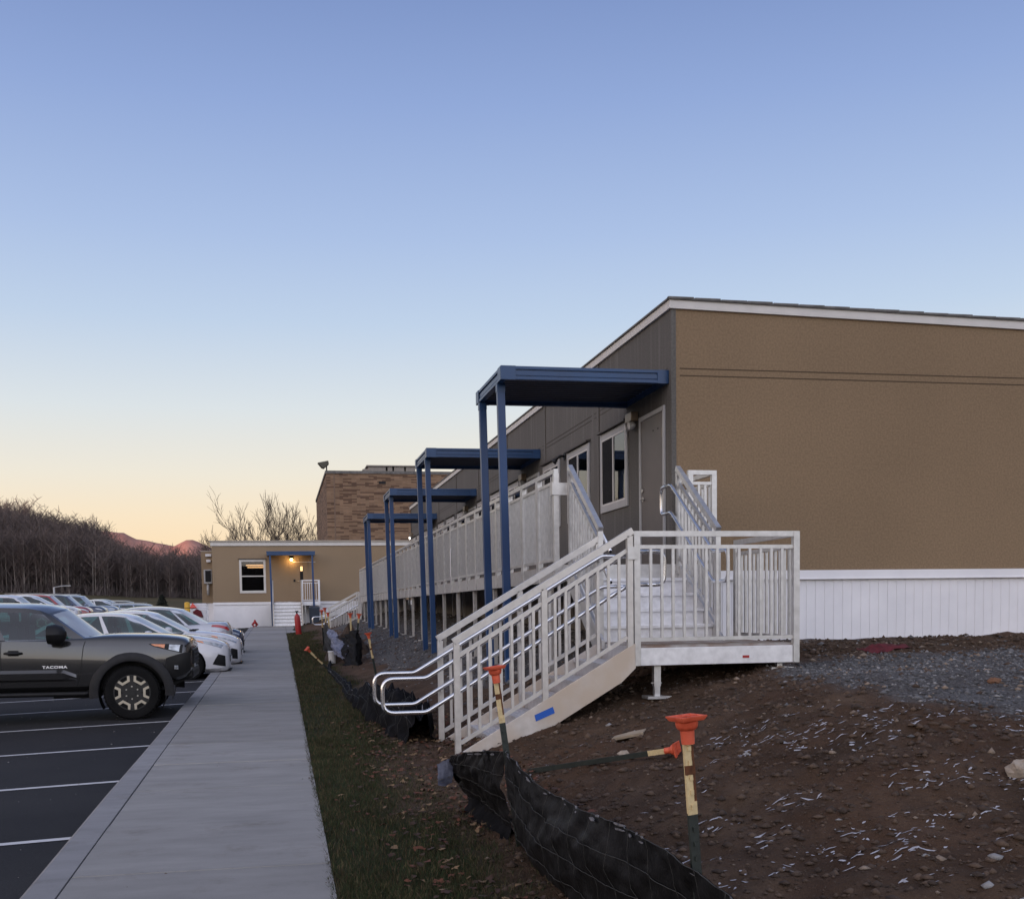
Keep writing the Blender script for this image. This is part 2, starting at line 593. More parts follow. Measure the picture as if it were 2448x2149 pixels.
def vnoise(x, y, seed=0):
    """smooth value noise on numpy arrays, -1..1"""
    xi, yi = np.floor(x).astype(np.int64), np.floor(y).astype(np.int64)
    xf, yf = x - xi, y - yi
    u, v = xf * xf * (3 - 2 * xf), yf * yf * (3 - 2 * yf)

    def h(a, b):
        n = (a * 374761393 + b * 668265263 + seed * 1442695041) & 0x7fffffff
        n = ((n ^ (n >> 13)) * 1274126177) & 0x7fffffff
        n = n ^ (n >> 16)
        return (n % 100003) / 50001.5 - 1.0
    return ((h(xi, yi) * (1 - u) + h(xi + 1, yi) * u) * (1 - v) + (h(xi, yi + 1) * (1 - u) + h(xi + 1, yi + 1) * u) * v)


def fbm(x, y, seed=0, octaves=4):
    s, a, f = 0, 0.5, 1.0
    for i in range(octaves):
        s = s + a * vnoise(x * f, y * f, seed + i * 17)
        a *= 0.5; f *= 2.03
    return s


# ------------------------------------------------------------------ terrain
def smooth01(t):
    t = np.clip(t, 0, 1)
    return t * t * (3 - 2 * t)


def walk_z(y):
    return -1.65 + 0.0153 * np.clip(y, -30, 62)


def lot_z(x, y):
    x = np.asarray(x, float); y = np.asarray(y, float)
    return -1.78 + 0.0153 * np.clip(y, -30, 75) - 0.025 * np.clip(-1.47 - x, 0, 5.5) + 0.06 * np.clip(-7.0 - x, 0, 6)


_HT = [-0.9, -0.6, -0.25, -0.22, -0.20, -0.187, -0.176, -0.164, -0.143, -0.1335, -0.125, -0.108, 0.0, 1.0]
_HZ = [30, 22, 12.5, 11.8, 11.5, 10.3, 9.5, 8.5, 7.5, 6.3, 5.0, 3.9, 3.5, 3.5]


def ground_z(x, y, rough=True):
    x = np.asarray(x, float); y = np.asarray(y, float)
    base = walk_z(y)
    d = np.hypot(np.clip(4.7 - x, 0, None), 0.62 * np.clip(8.3 - y, 0, None))
    r = 0.95 - 0.28 * d
    toe = -0.02 + 0.055 * np.clip(x - 0.27, 0, 1.6)
    k = 0.12
    h = np.clip(0.5 + 0.5 * (r - toe) / k, 0, 1)
    right = toe * (1 - h) + r * h + k * h * (1 - h)
    right = np.where(x < 0.27, -0.02, right)
    z = base + right - 0.13 * np.exp(-((x - 4.7) / 1.3) ** 2 - ((y - 10.4) / 1.1) ** 2)
    left = lot_z(x, y) - 0.06
    t = smooth01((x + 1.38) / 1.4)
    z = np.where(x < -1.38, left, np.where(x < 0.2, base - 0.16, z))
    # valley floor and wooded rise beyond the car park
    far = smooth01((y - 92) / 75.0) * 2.2
    hill = np.interp(x / np.maximum(y, 1.0), _HT, _HZ) * smooth01((y - 112) / 125.0)
    z = z + np.where(y > 92, far * np.clip(1 - hill / 3.5, 0, 1) + hill, 0)
    if rough:
        dirt = np.clip((x - 0.9) / 0.6, 0, 1) * np.clip((60 - y) / 20, 0, 1) * np.clip((40 - x) / 10, 0, 1)
        gr = gravel_mask(x, y)
        n = fbm(x * 1.1, y * 1.1, 3) * 0.07 + fbm(x * 5, y * 5, 9) * 0.035 + fbm(x * 6, y * 9, 5, 3) * 0.045
        rows = fbm(x * 0.9, y * 6.5, 21, 3) * 0.03 * (y < 11)
        z = z + dirt * ((n + rows) * (1 - 0.7 * gr))
        lawn = np.clip((x - 0.27) / 0.2, 0, 1) * (1 - np.clip((x - 0.9) / 0.6, 0, 1)) * (y < 90)
        z = z + lawn * (fbm(x * 3, y * 3, 31) * 0.02)
    return z


def gravel_mask(x, y):
    n = fbm(np.asarray(x) * 0.8, np.asarray(y) * 0.8, 41) * 1.1 + fbm(np.asarray(x) * 4, np.asarray(y) * 4, 47) * 0.35
    a = smooth01((x - 4.2 - 0.12 * np.clip(y - 8, 0, 3) + n * 0.5) / 0.5) * smooth01((y - 7.75 + 0.85 * (x - 4) * (x < 5) + 0.85 * (x >= 5) + n * 0.5) / 0.6) * smooth01((11.6 - y + n * 0.5) / 0.8)
    b = smooth01((x - 1.95 + n * 0.8) / 0.5) * smooth01((y - 13.6 + n) / 1.5)
    return np.clip(np.maximum(a, b), 0, 1)


def grass_mask(x, y):
    n = fbm(np.asarray(x) * 1.3, np.asarray(y) * 0.7, 53)
    a = smooth01((1.32 + 0.5 * n - x) / 0.45)
    bare = np.exp(-(((np.asarray(y) - 10.2) / 1.6) ** 2)) * smooth01((np.asarray(x) - 0.62 - 0.3 * n) / 0.3)
    a = a * (1 - 0.85 * bare)
    return np.where((y > 62) | (x < -1.4), 1.0, a)


def gz(x, y):
    return float(ground_z(np.array([x]), np.array([y]))[0])


def ticks(*spans):
    out = []
    for a, b, s in spans:
        n = max(1, int(round((b - a) / s)))
        out += list(np.linspace(a, b, n + 1)[:-1])
    out.append(spans[-1][1])
    return np.array(out)


gxs = np.concatenate([[-3000, -1500, -800, -400, -250, -180], ticks((-140, -12, 5), (-12, -1.5, 1.5)), [-1.43, -1.385, -1.3, 0.1, 0.2, 0.25],
                      ticks((0.28, 6.5, 0.055), (6.5, 12, 0.12), (12, 30, 1.0), (30, 150, 12)), [150, 300, 700, 1500, 3000]])
gxs = np.unique(np.round(gxs, 4))
gys = np.concatenate([[-3000, -1000, -300, -100, -40, -15, -5, 0], ticks((1, 3, 0.5), (3, 12, 0.055), (12, 14.5, .1), (14.5, 48, 0.28), (48, 110, 2.0), (110, 330, 6)),
                      [330, 420, 600, 900, 1500, 3000]])
GX, GY = np.meshgrid(gxs, gys)
GZ = ground_z(GX, GY)
nx, ny = len(gxs), len(gys)
gv = np.stack([GX.ravel(), GY.ravel(), GZ.ravel()], 1)
ii, jj = np.meshgrid(np.arange(nx - 1), np.arange(ny - 1))
q = (jj * nx + ii).ravel()
gf = np.stack([q, q + 1, q + 1 + nx, q + nx], 1)


def ground_mat():
    m, n, l, p = new_mat('ground_cover')
    p.inputs['Roughness'].default_value = 0.95
    p.inputs['Specular IOR Level'].default_value = 0.15
    at = n.new('ShaderNodeVertexColor'); at.layer_name = 'zones'
    sp = n.new('ShaderNodeSeparateColor'); l.new(at.outputs['Color'], sp.inputs[0])
    tc = n.new('ShaderNodeTexCoord')

    def noise(scale, det=6, stretch=None):
        z = n.new('ShaderNodeTexNoise'); z.inputs['Scale'].default_value = scale; z.inputs['Detail'].default_value = det
        z.inputs['Roughness'].default_value = 0.65
        if stretch:
            mp = n.new('ShaderNodeMapping'); mp.inputs['Scale'].default_value = stretch
            l.new(tc.outputs['Object'], mp.inputs[0]); l.new(mp.outputs[0], z.inputs['Vector'])
        else:
            l.new(tc.outputs['Object'], z.inputs['Vector'])
        return z.outputs['Fac']

    def ramp(fac, *els):
        r = n.new('ShaderNodeValToRGB'); c = r.color_ramp
        while len(c.elements) < len(els):
            c.elements.new(0.5)
        for e, (pos, col) in zip(c.elements, els):
            e.position = pos; e.color = (*col, 1)
        l.new(fac, r.inputs[0])
        return r.outputs[0]

    def mix(f, a, b, mode='MIX'):
        x = n.new('ShaderNodeMix'); x.data_type = 'RGBA'; x.blend_type = mode
        if isinstance(f, float):
            x.inputs['Factor'].default_value = f
        else:
            l.new(f, x.inputs['Factor'])
        l.new(a, x.inputs['A']); l.new(b, x.inputs['B'])
        return x.outputs['Result']
    dirt = ramp(noise(1.6, 10), (0.28, (0.042, 0.027, 0.018)), (0.5, (0.080, 0.051, 0.034)), (0.72, (0.13, 0.088, 0.060)))
    red = ramp(noise(0.7, 8), (0.45, (0, 0, 0)), (0.7, (0.5, 0.5, 0.5)))
    dcol = n.new('ShaderNodeRGB'); dcol.outputs[0].default_value = (0.10, 0.050, 0.027, 1)
    dirt = mix(red, dirt, dcol.outputs[0])
    speck = ramp(noise(55, 4), (0.60, (0, 0, 0)), (0.72, (0.6, 0.6, 0.6)))
    scol = n.new('ShaderNodeRGB'); scol.outputs[0].default_value = (0.16, 0.13, 0.11, 1)
    dirt = mix(speck, dirt, scol.outputs[0])
    gravel = ramp(noise(42, 8), (0.3, (0.05, 0.05, 0.052)), (0.5, (0.11, 0.108, 0.11)), (0.68, (0.20, 0.195, 0.195)))
    gl2 = ramp(noise(1.1, 6), (0.4, (1, 1, 1)), (0.7, (0.72, 0.64, 0.58)))
    gravel = mix(1.0, gravel, gl2, 'MULTIPLY')
    grass = ramp(noise(5.0, 10), (0.3, (0.013, 0.015, 0.007)), (0.52, (0.028, 0.034, 0.014)), (0.7, (0.062, 0.052, 0.028)))
    far = ramp(noise(0.15, 8), (0.35, (0.07, 0.062, 0.03)), (0.65, (0.10, 0.08, 0.045)))
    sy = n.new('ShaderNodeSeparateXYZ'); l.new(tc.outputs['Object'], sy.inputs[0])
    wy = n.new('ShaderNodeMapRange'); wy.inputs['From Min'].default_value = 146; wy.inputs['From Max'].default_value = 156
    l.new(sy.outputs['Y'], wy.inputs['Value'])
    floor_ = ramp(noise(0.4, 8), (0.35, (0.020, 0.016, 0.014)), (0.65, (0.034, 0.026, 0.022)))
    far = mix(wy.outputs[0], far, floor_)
    c = mix(sp.outputs['Red'], dirt, grass)
    c = mix(sp.outputs['Green'], c, gravel)
    c = mix(sp.outputs['Blue'], c, far)
    l.new(c, p.inputs['Base Color'])
    h1 = noise(30, 8)
    h2 = noise(110, 3)
    ad = n.new('ShaderNodeMath'); ad.operation = 'MULTIPLY_ADD'; ad.inputs[1].default_value = 0.4
    l.new(h2, ad.inputs[0]); l.new(h1, ad.inputs[2])
    bp = n.new('ShaderNodeBump'); bp.inputs['Strength'].default_value = 0.9; bp.inputs['Distance'].default_value = 0.03
    l.new(ad.outputs[0], bp.inputs['Height']); l.new(bp.outputs[0], p.inputs['Normal'])
    return m


M['ground'] = ground_mat()
ground = big_mesh('ground', gv, gf, 'ground', smooth=True)
zc = ground.data.color_attributes.new('zones', 'FLOAT_COLOR', 'POINT')
zones = np.zeros((len(gv), 4), np.float32)
zones[:, 0] = grass_mask(gv[:, 0], gv[:, 1])
zones[:, 1] = gravel_mask(gv[:, 0], gv[:, 1]) * (gv[:, 1] < 60)
zones[:, 2] = np.clip((gv[:, 1] - 62) / 10, 0, 1)
zones[:, 3] = 1
zc.data.foreach_set('color', zones.ravel())
structure(ground, 'brown dirt bank, grass verge and gravel round the buildings')


# ---- asphalt car park, markings, kerb and pavement
def asphalt_mat():
    m, n, l, p = new_mat('asphalt')
    tc = n.new('ShaderNodeTexCoord')
    a = n.new('ShaderNodeTexNoise'); a.inputs['Scale'].default_value = 0.5; a.inputs['Detail'].default_value = 8
    b = n.new('ShaderNodeTexNoise'); b.inputs['Scale'].default_value = 130; b.inputs['Detail'].default_value = 2
    for z in (a, b):
        l.new(tc.outputs['Object'], z.inputs['Vector'])
    r = n.new('ShaderNodeValToRGB')
    r.color_ramp.elements[0].position = 0.3; r.color_ramp.elements[0].color = (0.015, 0.0155, 0.018, 1)
    r.color_ramp.elements[1].position = 0.72; r.color_ramp.elements[1].color = (0.029, 0.029, 0.031, 1)
    l.new(a.outputs['Fac'], r.inputs[0])
    r2 = n.new('ShaderNodeValToRGB')
    r2.color_ramp.elements[0].position = 0.35; r2.color_ramp.elements[0].color = (0.7, 0.7, 0.7, 1)
    r2.color_ramp.elements[1].position = 0.75; r2.color_ramp.elements[1].color = (1.5, 1.5, 1.5, 1)
    l.new(b.outputs['Fac'], r2.inputs[0])
    mx = n.new('ShaderNodeMix'); mx.data_type = 'RGBA'; mx.blend_type = 'MULTIPLY'; mx.inputs['Factor'].default_value = 1
    l.new(r.outputs[0], mx.inputs['A']); l.new(r2.outputs[0], mx.inputs['B'])
    l.new(mx.outputs['Result'], p.inputs['Base Color'])
    p.inputs['Roughness'].default_value = 0.9
    p.inputs['Specular IOR Level'].default_value = 0.2
    bp = n.new('ShaderNodeBump'); bp.inputs['Strength'].default_value = 0.4; bp.inputs['Distance'].default_value = 0.005
    l.new(b.outputs['Fac'], bp.inputs['Height']); l.new(bp.outputs[0], p.inputs['Normal'])
    return m


M['asphalt'] = asphalt_mat()
KX = -1.47                                            # face of the kerb
lxs = np.concatenate([ticks((-77, -13, 8)), [-10.97, -8.5, -7, -5, -3, KX + 0.03]])
lxs = np.unique(lxs)
lys = ticks((-20, 75, 5), (75, 90, 5))
LX, LY = np.meshgrid(lxs, lys)
LZ = lot_z(LX, LY)
q = (np.arange(len(lys) - 1)[:, None] * len(lxs) + np.arange(len(lxs) - 1)[None, :]).ravel()
lot = big_mesh('parking_lot', np.stack([LX.ravel(), LY.ravel(), LZ.ravel()], 1),
               np.stack([q, q + 1, q + 1 + len(lxs), q + len(lxs)], 1), 'asphalt')
structure(lot, 'dark asphalt car park')

M['line'] = mat('white_road_paint', (0.55, 0.55, 0.56), 0.75, var=0.12, scale=9, bump=0.3, bscale=150)
LINE_Y = [3.62, 6.22, 8.83, 11.44, 14.05, 16.70, 19.29, 21.66, 24.11, 26.72, 29.3, 31.9, 34.5, 37.1, 39.7, 42.3]
for k, y0 in enumerate(LINE_Y):
    b = MB()
    rows = []
    for i in range(8):
        x = KX - 0.004 - 5.3 * i / 7
        yy = y0 + 0.09 * (x - KX)
        rows.append([(x, yy - 0.05, float(lot_z(x, yy)) + 0.004), (x, yy + 0.05, float(lot_z(x, yy)) + 0.004)])
    b.grid(rows)
    structure(b.build('parking_line', 'line'), 'white painted bay line on the asphalt')


def concrete_mat(name, base):
    m, n, l, p = new_mat(name)
    tc = n.new('ShaderNodeTexCoord')
    mp = n.new('ShaderNodeMapping'); mp.inputs['Scale'].default_value = (1.0, 2.6, 1.0)
    l.new(tc.outputs['Object'], mp.inputs[0])
    a = n.new('ShaderNodeTexNoise'); a.inputs['Scale'].default_value = 1.3; a.inputs['Detail'].default_value = 9
    a.inputs['Roughness'].default_value = 0.62
    l.new(mp.outputs[0], a.inputs['Vector'])
    b = n.new('ShaderNodeTexNoise'); b.inputs['Scale'].default_value = 90; b.inputs['Detail'].default_value = 3
    l.new(tc.outputs['Object'], b.inputs['Vector'])
    br = n.new('ShaderNodeMapping'); br.inputs['Scale'].default_value = (3.0, 160.0, 1.0)
    l.new(tc.outputs['Object'], br.inputs[0])
    c = n.new('ShaderNodeTexNoise'); c.inputs['Scale'].default_value = 1.0; c.inputs['Detail'].default_value = 2
    l.new(br.outputs[0], c.inputs['Vector'])
    r = n.new('ShaderNodeValToRGB')
    r.color_ramp.elements[0].position = 0.28; r.color_ramp.elements[0].color = (*[x * 0.80 for x in base], 1)
    r.color_ramp.elements[1].position = 0.72; r.color_ramp.elements[1].color = (*[x * 1.12 for x in base], 1)
    l.new(a.outputs['Fac'], r.inputs[0])
    s = n.new('ShaderNodeValToRGB')
    s.color_ramp.elements[0].position = 0.62; s.color_ramp.elements[0].color = (1, 1, 1, 1)
    s.color_ramp.elements[1].position = 0.80; s.color_ramp.elements[1].color = (0.62, 0.58, 0.55, 1)
    l.new(b.outputs['Fac'], s.inputs[0])
    mx = n.new('ShaderNodeMix'); mx.data_type = 'RGBA'; mx.blend_type = 'MULTIPLY'; mx.inputs['Factor'].default_value = 0.7
    l.new(r.outputs[0], mx.inputs['A']); l.new(s.outputs[0], mx.inputs['B'])
    sx = n.new('ShaderNodeSeparateXYZ'); l.new(tc.outputs['Object'], sx.inputs[0])
    dv = n.new('ShaderNodeMath'); dv.operation = 'MULTIPLY_ADD'; dv.inputs[1].default_value = 1 / 1.505; dv.inputs[2].default_value = 20 - (-14.05 / 1.505)
    l.new(sx.outputs['Y'], dv.inputs[0])
    fl = n.new('ShaderNodeMath'); fl.operation = 'FLOOR'; l.new(dv.outputs[0], fl.inputs[0])
    wnz = n.new('ShaderNodeTexWhiteNoise'); wnz.noise_dimensions = '1D'; l.new(fl.outputs[0], wnz.inputs['W'])
    tone = n.new('ShaderNodeValToRGB')
    tone.color_ramp.elements[0].color = (0.88, 0.87, 0.86, 1); tone.color_ramp.elements[1].color = (1.07, 1.07, 1.07, 1)
    l.new(wnz.outputs['Value'], tone.inputs[0])
    m2 = n.new('ShaderNodeMix'); m2.data_type = 'RGBA'; m2.blend_type = 'MULTIPLY'; m2.inputs['Factor'].default_value = 1.0
    l.new(mx.outputs['Result'], m2.inputs['A']); l.new(tone.outputs[0], m2.inputs['B'])
    st = n.new('ShaderNodeTexNoise'); st.inputs['Scale'].default_value = 2.2; st.inputs['Detail'].default_value = 10; st.inputs['Roughness'].default_value = .7
    l.new(tc.outputs['Object'], st.inputs['Vector'])
    sr = n.new('ShaderNodeValToRGB')
    sr.color_ramp.elements[0].position = .56; sr.color_ramp.elements[0].color = (1, 1, 1, 1)
    sr.color_ramp.elements[1].position = .74; sr.color_ramp.elements[1].color = (.74, .70, .66, 1)
    l.new(st.outputs['Fac'], sr.inputs[0])
    m3 = n.new('ShaderNodeMix'); m3.data_type = 'RGBA'; m3.blend_type = 'MULTIPLY'; m3.inputs['Factor'].default_value = 1.0
    l.new(m2.outputs['Result'], m3.inputs['A']); l.new(sr.outputs[0], m3.inputs['B'])
    l.new(m3.outputs['Result'], p.inputs['Base Color'])
    p.inputs['Roughness'].default_value = 0.88
    p.inputs['Specular IOR Level'].default_value = 0.3
    ad = n.new('ShaderNodeMath'); ad.operation = 'ADD'
    l.new(b.outputs['Fac'], ad.inputs[0]); l.new(c.outputs['Fac'], ad.inputs[1])
    bp = n.new('ShaderNodeBump'); bp.inputs['Strength'].default_value = 0.25; bp.inputs['Distance'].default_value = 0.004
    l.new(ad.outputs[0], bp.inputs['Height']); l.new(bp.outputs[0], p.inputs['Normal'])
    return m


M['concrete'] = concrete_mat('broom_finished_concrete', (0.275, 0.27, 0.262))
M['concrete_kerb'] = concrete_mat('kerb_concrete', (0.25, 0.25, 0.257))
# pavement slabs: scored joints every 1.5 m, each joint a real groove
b = MB()
edge = [-15.0] + [y for y in np.arange(-14.05, 57.2, 1.505)]
b.cur = 0
for y0, y1 in zip(edge, edge[1:]):
    g = 0.011
    a0, a1 = y0 + g, y1 - g
    dz = 0.0035 * math.sin(y0 * 7.3)
    za, zb = float(walk_z(a0)) + dz, float(walk_z(a1)) + dz
    xw = 0.265
    n = 6
    k = b.pts([(-1.232, a0, za), (xw, a0, za), (xw, a1, zb), (-1.232, a1, zb),
               (-1.238, y0, za - 0.028), (xw + 0.004, y0, za - 0.028), (xw + 0.004, y1, zb - 0.028), (-1.238, y1, zb - 0.028)])
    b.face(k, k + 1, k + 2, k + 3)
    b.face(k + 4, k + 5, k + 1, k); b.face(k + 3, k + 2, k + 6, k + 7)
    b.face(k, k + 3, k + 7, k + 4); b.face(k + 5, k + 6, k + 2, k + 1)
    j = b.pts([(xw + 0.004, y0, za - 0.2), (xw + 0.004, y1, zb - 0.2)])
    b.face(k + 5, j, j + 1, k + 6)
structure(b.build('pavement', 'concrete'), 'grey concrete pavement with scored joints')
# landing pad at the far end of the pavement
b = MB()
for (x0, x1, y0, y1) in ((0.275, 1.95, 48.0, 58.6), (-1.232, 0.265, 57.2, 58.6)):
    za, zb = float(walk_z(y0)), float(walk_z(y1))
    k = b.pts([(x0, y0, za), (x1, y0, za), (x1, y1, zb), (x0, y1, zb), (x0, y0, za - .2), (x1, y0, za - .2), (x1, y1, zb - .2), (x0, y1, zb - .2)])
    for f in ((0, 1, 2, 3), (4, 5, 1, 0), (5, 6, 2, 1), (6, 7, 3, 2), (7, 4, 0, 3)):
        b.face(*[k + i for i in f])
structure(b.build('pavement_pad', 'concrete'), 'concrete pad at the far end of the pavement')
b = MB()
prof = [(KX, -0.2), (KX + 0.012, -0.025), (KX + 0.045, 0.0), (-1.246, 0.0), (-1.246, -0.2)]
rows = []
for y in np.arange(-15, 60, 2.5):
    z = float(walk_z(y))
    wob = 0.006 * math.sin(y * 1.7)
    rows.append([(px + (wob if px < -1.3 else 0), y, z + pz) for px, pz in prof])
b.grid(rows)
structure(b.build('kerb', 'concrete_kerb'), 'concrete kerb along the pavement')

# ---- far hills
def hill_mat(name, lo, hi, scale, bump):
    m, n, l, p = new_mat(name)
    p.inputs['Roughness'].default_value = 1.0
    p.inputs['Specular IOR Level'].default_value = 0.0
    tc = n.new('ShaderNodeTexCoord')
    mp = n.new('ShaderNodeMapping'); mp.inputs['Scale'].default_value = (1, 1, 0.5)
    l.new(tc.outputs['Object'], mp.inputs[0])
    z = n.new('ShaderNodeTexNoise'); z.inputs['Scale'].default_value = scale; z.inputs['Detail'].default_value = 9
    z.inputs['Roughness'].default_value = 0.7
    l.new(mp.outputs[0], z.inputs['Vector'])
    r = n.new('ShaderNodeValToRGB')
    r.color_ramp.elements[0].position = 0.3; r.color_ramp.elements[0].color = (*lo, 1)
    r.color_ramp.elements[1].position = 0.7; r.color_ramp.elements[1].color = (*hi, 1)
    l.new(z.outputs['Fac'], r.inputs[0]); l.new(r.outputs[0], p.inputs['Base Color'])
    bp = n.new('ShaderNodeBump'); bp.inputs['Strength'].default_value = 0.6; bp.inputs['Distance'].default_value = bump
    l.new(z.outputs['Fac'], bp.inputs['Height']); l.new(bp.outputs[0], p.inputs['Normal'])
    return m


M['hill'] = hill_mat('bare_wooded_hill', (0.27, 0.145, 0.125), (0.42, 0.25, 0.205), 0.05, 3.0)
hx = np.array([-900, -600, -420, -300, -240, -205, -173, -160, -148, -136, -121, -112, -103, -96, -90, -84, -77, -68, -55, -35, 0, 60, 160, 400, 900])
hz = np.array([150, 130, 112, 96, 88, 83, 80.4, 80.6, 79.8, 73, 70.4, 68.5, 65.3, 69, 73.0, 73.2, 70.3, 66, 60, 54, 48, 44, 40, 36, 30])
xs = np.arange(-900, 901, 6.0)
ys = np.linspace(1060, 1340, 30)
HX, HY = np.meshgrid(xs, ys)
prof_z = np.interp(HX * 1200 / HY, hx, hz)
t = np.clip((HY - 1060) / 140, 0, 1)
HZ = prof_z * np.where(HY <= 1200, t ** 0.85, np.cos((HY - 1200) / 140 * math.pi / 2 * 0.9)) + fbm(HX * 0.05, HY * 0.02, 77) * 1.6 + vnoise(HX * 0.3, HY * 0.1, 4) * 0.7
q = (np.arange(len(ys) - 1)[:, None] * len(xs) + np.arange(len(xs) - 1)[None, :]).ravel()
structure(big_mesh('far_hills', np.stack([HX.ravel(), HY.ravel(), HZ.ravel()], 1), np.stack([q, q + 1, q + 1 + len(xs), q + len(xs)], 1), 'hill', smooth=True),
          'distant bare wooded hills in the last sunlight')
# unseen ridge added to the west so the low sun misses the site
xs = np.arange(-620, -255, 20.0)
ys = np.arange(-900, 620, 20.0)
HX, HY = np.meshgrid(xs, ys)
HZ = 40 * np.clip(1 - ((HX + 430) / 170) ** 2, 0, 1) * smooth01((620 - HY) / 200) * smooth01((HY + 900) / 200) + fbm(HX * .02, HY * .02, 5) * 3 - 3
q = (np.arange(len(ys) - 1)[:, None] * len(xs) + np.arange(len(xs) - 1)[None, :]).ravel()
structure(big_mesh('sun_block_ridge', np.stack([HX.ravel(), HY.ravel(), HZ.ravel()], 1), np.stack([q, q + 1, q + 1 + len(xs), q + len(xs)], 1), 'hill', smooth=True),
          'unseen ridge added west of the car park to block the sun')

# dark hillside added behind the viewpoint, out of view, to darken reflections
xs = np.arange(-500, 501, 20.0)
ys = np.arange(-420, -139, 20.0)
HX, HY = np.meshgrid(xs, ys)
HZ = 22 * np.clip(1 - ((HY + 290) / 150) ** 2, 0, 1) * (1 + .3 * fbm(HX * .012, HY * .004, 15)) + fbm(HX * .03, HY * .03, 6) * 4 - 4
q = (np.arange(len(ys) - 1)[:, None] * len(xs) + np.arange(len(xs) - 1)[None, :]).ravel()
M['hill_unseen'] = hill_mat('unseen_dark_hillside', (0.05, 0.038, 0.03), (0.085, 0.062, 0.048), 0.2, 2.0)
structure(big_mesh('unseen_hill', np.stack([HX.ravel(), HY.ravel(), HZ.ravel()], 1), np.stack([q, q + 1, q + 1 + len(xs), q + len(xs)], 1), 'hill_unseen', smooth=True),
          'unseen dark hillside added behind the viewpoint to darken reflections')

def screen_mat():
    """dark insect mesh: half see-through, dull"""
    m, n, l, p = new_mat('dark_insect_screen')
    p.inputs['Base Color'].default_value = (0.03, 0.03, 0.032, 1); p.inputs['Roughness'].default_value = .9
    p.inputs['Specular IOR Level'].default_value = .1
    tr = n.new('ShaderNodeBsdfTransparent'); mx = n.new('ShaderNodeMixShader'); mx.inputs[0].default_value = .7
    l.new(tr.outputs[0], mx.inputs[1]); l.new(p.outputs[0], mx.inputs[2]); l.new(mx.outputs[0], n['Material Output'].inputs['Surface'])
    return m


M['screen'] = screen_mat()

M['blue_post'] = mat('blue_post_paint', (0.006, 0.045, 0.165), 0.4, var=0.3, scale=0.8, tint=(0.014, 0.06, 0.17), rvar=0.1)
M['bronze_dark'] = mat('dark_flashing', (0.075, 0.065, 0.055), 0.6, 0.2, var=0.3, scale=12)


# ------------------------------------------------------------------ windows, doors and lamps on walls
def frame_of(origin, u, n):
    """local wall frame: u along the wall, n outwards, z up"""
    o, u, n = Vector(origin), Vector(u), Vector(n)
    return lambda a, z, d=0.0: o + u * a + n * d + Vector((0, 0, z))


def wbox(b, F, a0, a1, z0, z1, d0, d1):
    k = b.pts([F(a0, z0, d0), F(a1, z0, d0), F(a1, z0, d1), F(a0, z0, d1), F(a0, z1, d0), F(a1, z1, d0), F(a1, z1, d1), F(a0, z1, d1)])
    for f in ((3, 2, 1, 0), (4, 5, 6, 7), (0, 1, 5, 4), (1, 2, 6, 5), (2, 3, 7, 6), (3, 0, 4, 7)):
        b.face(*[k + i for i in f])


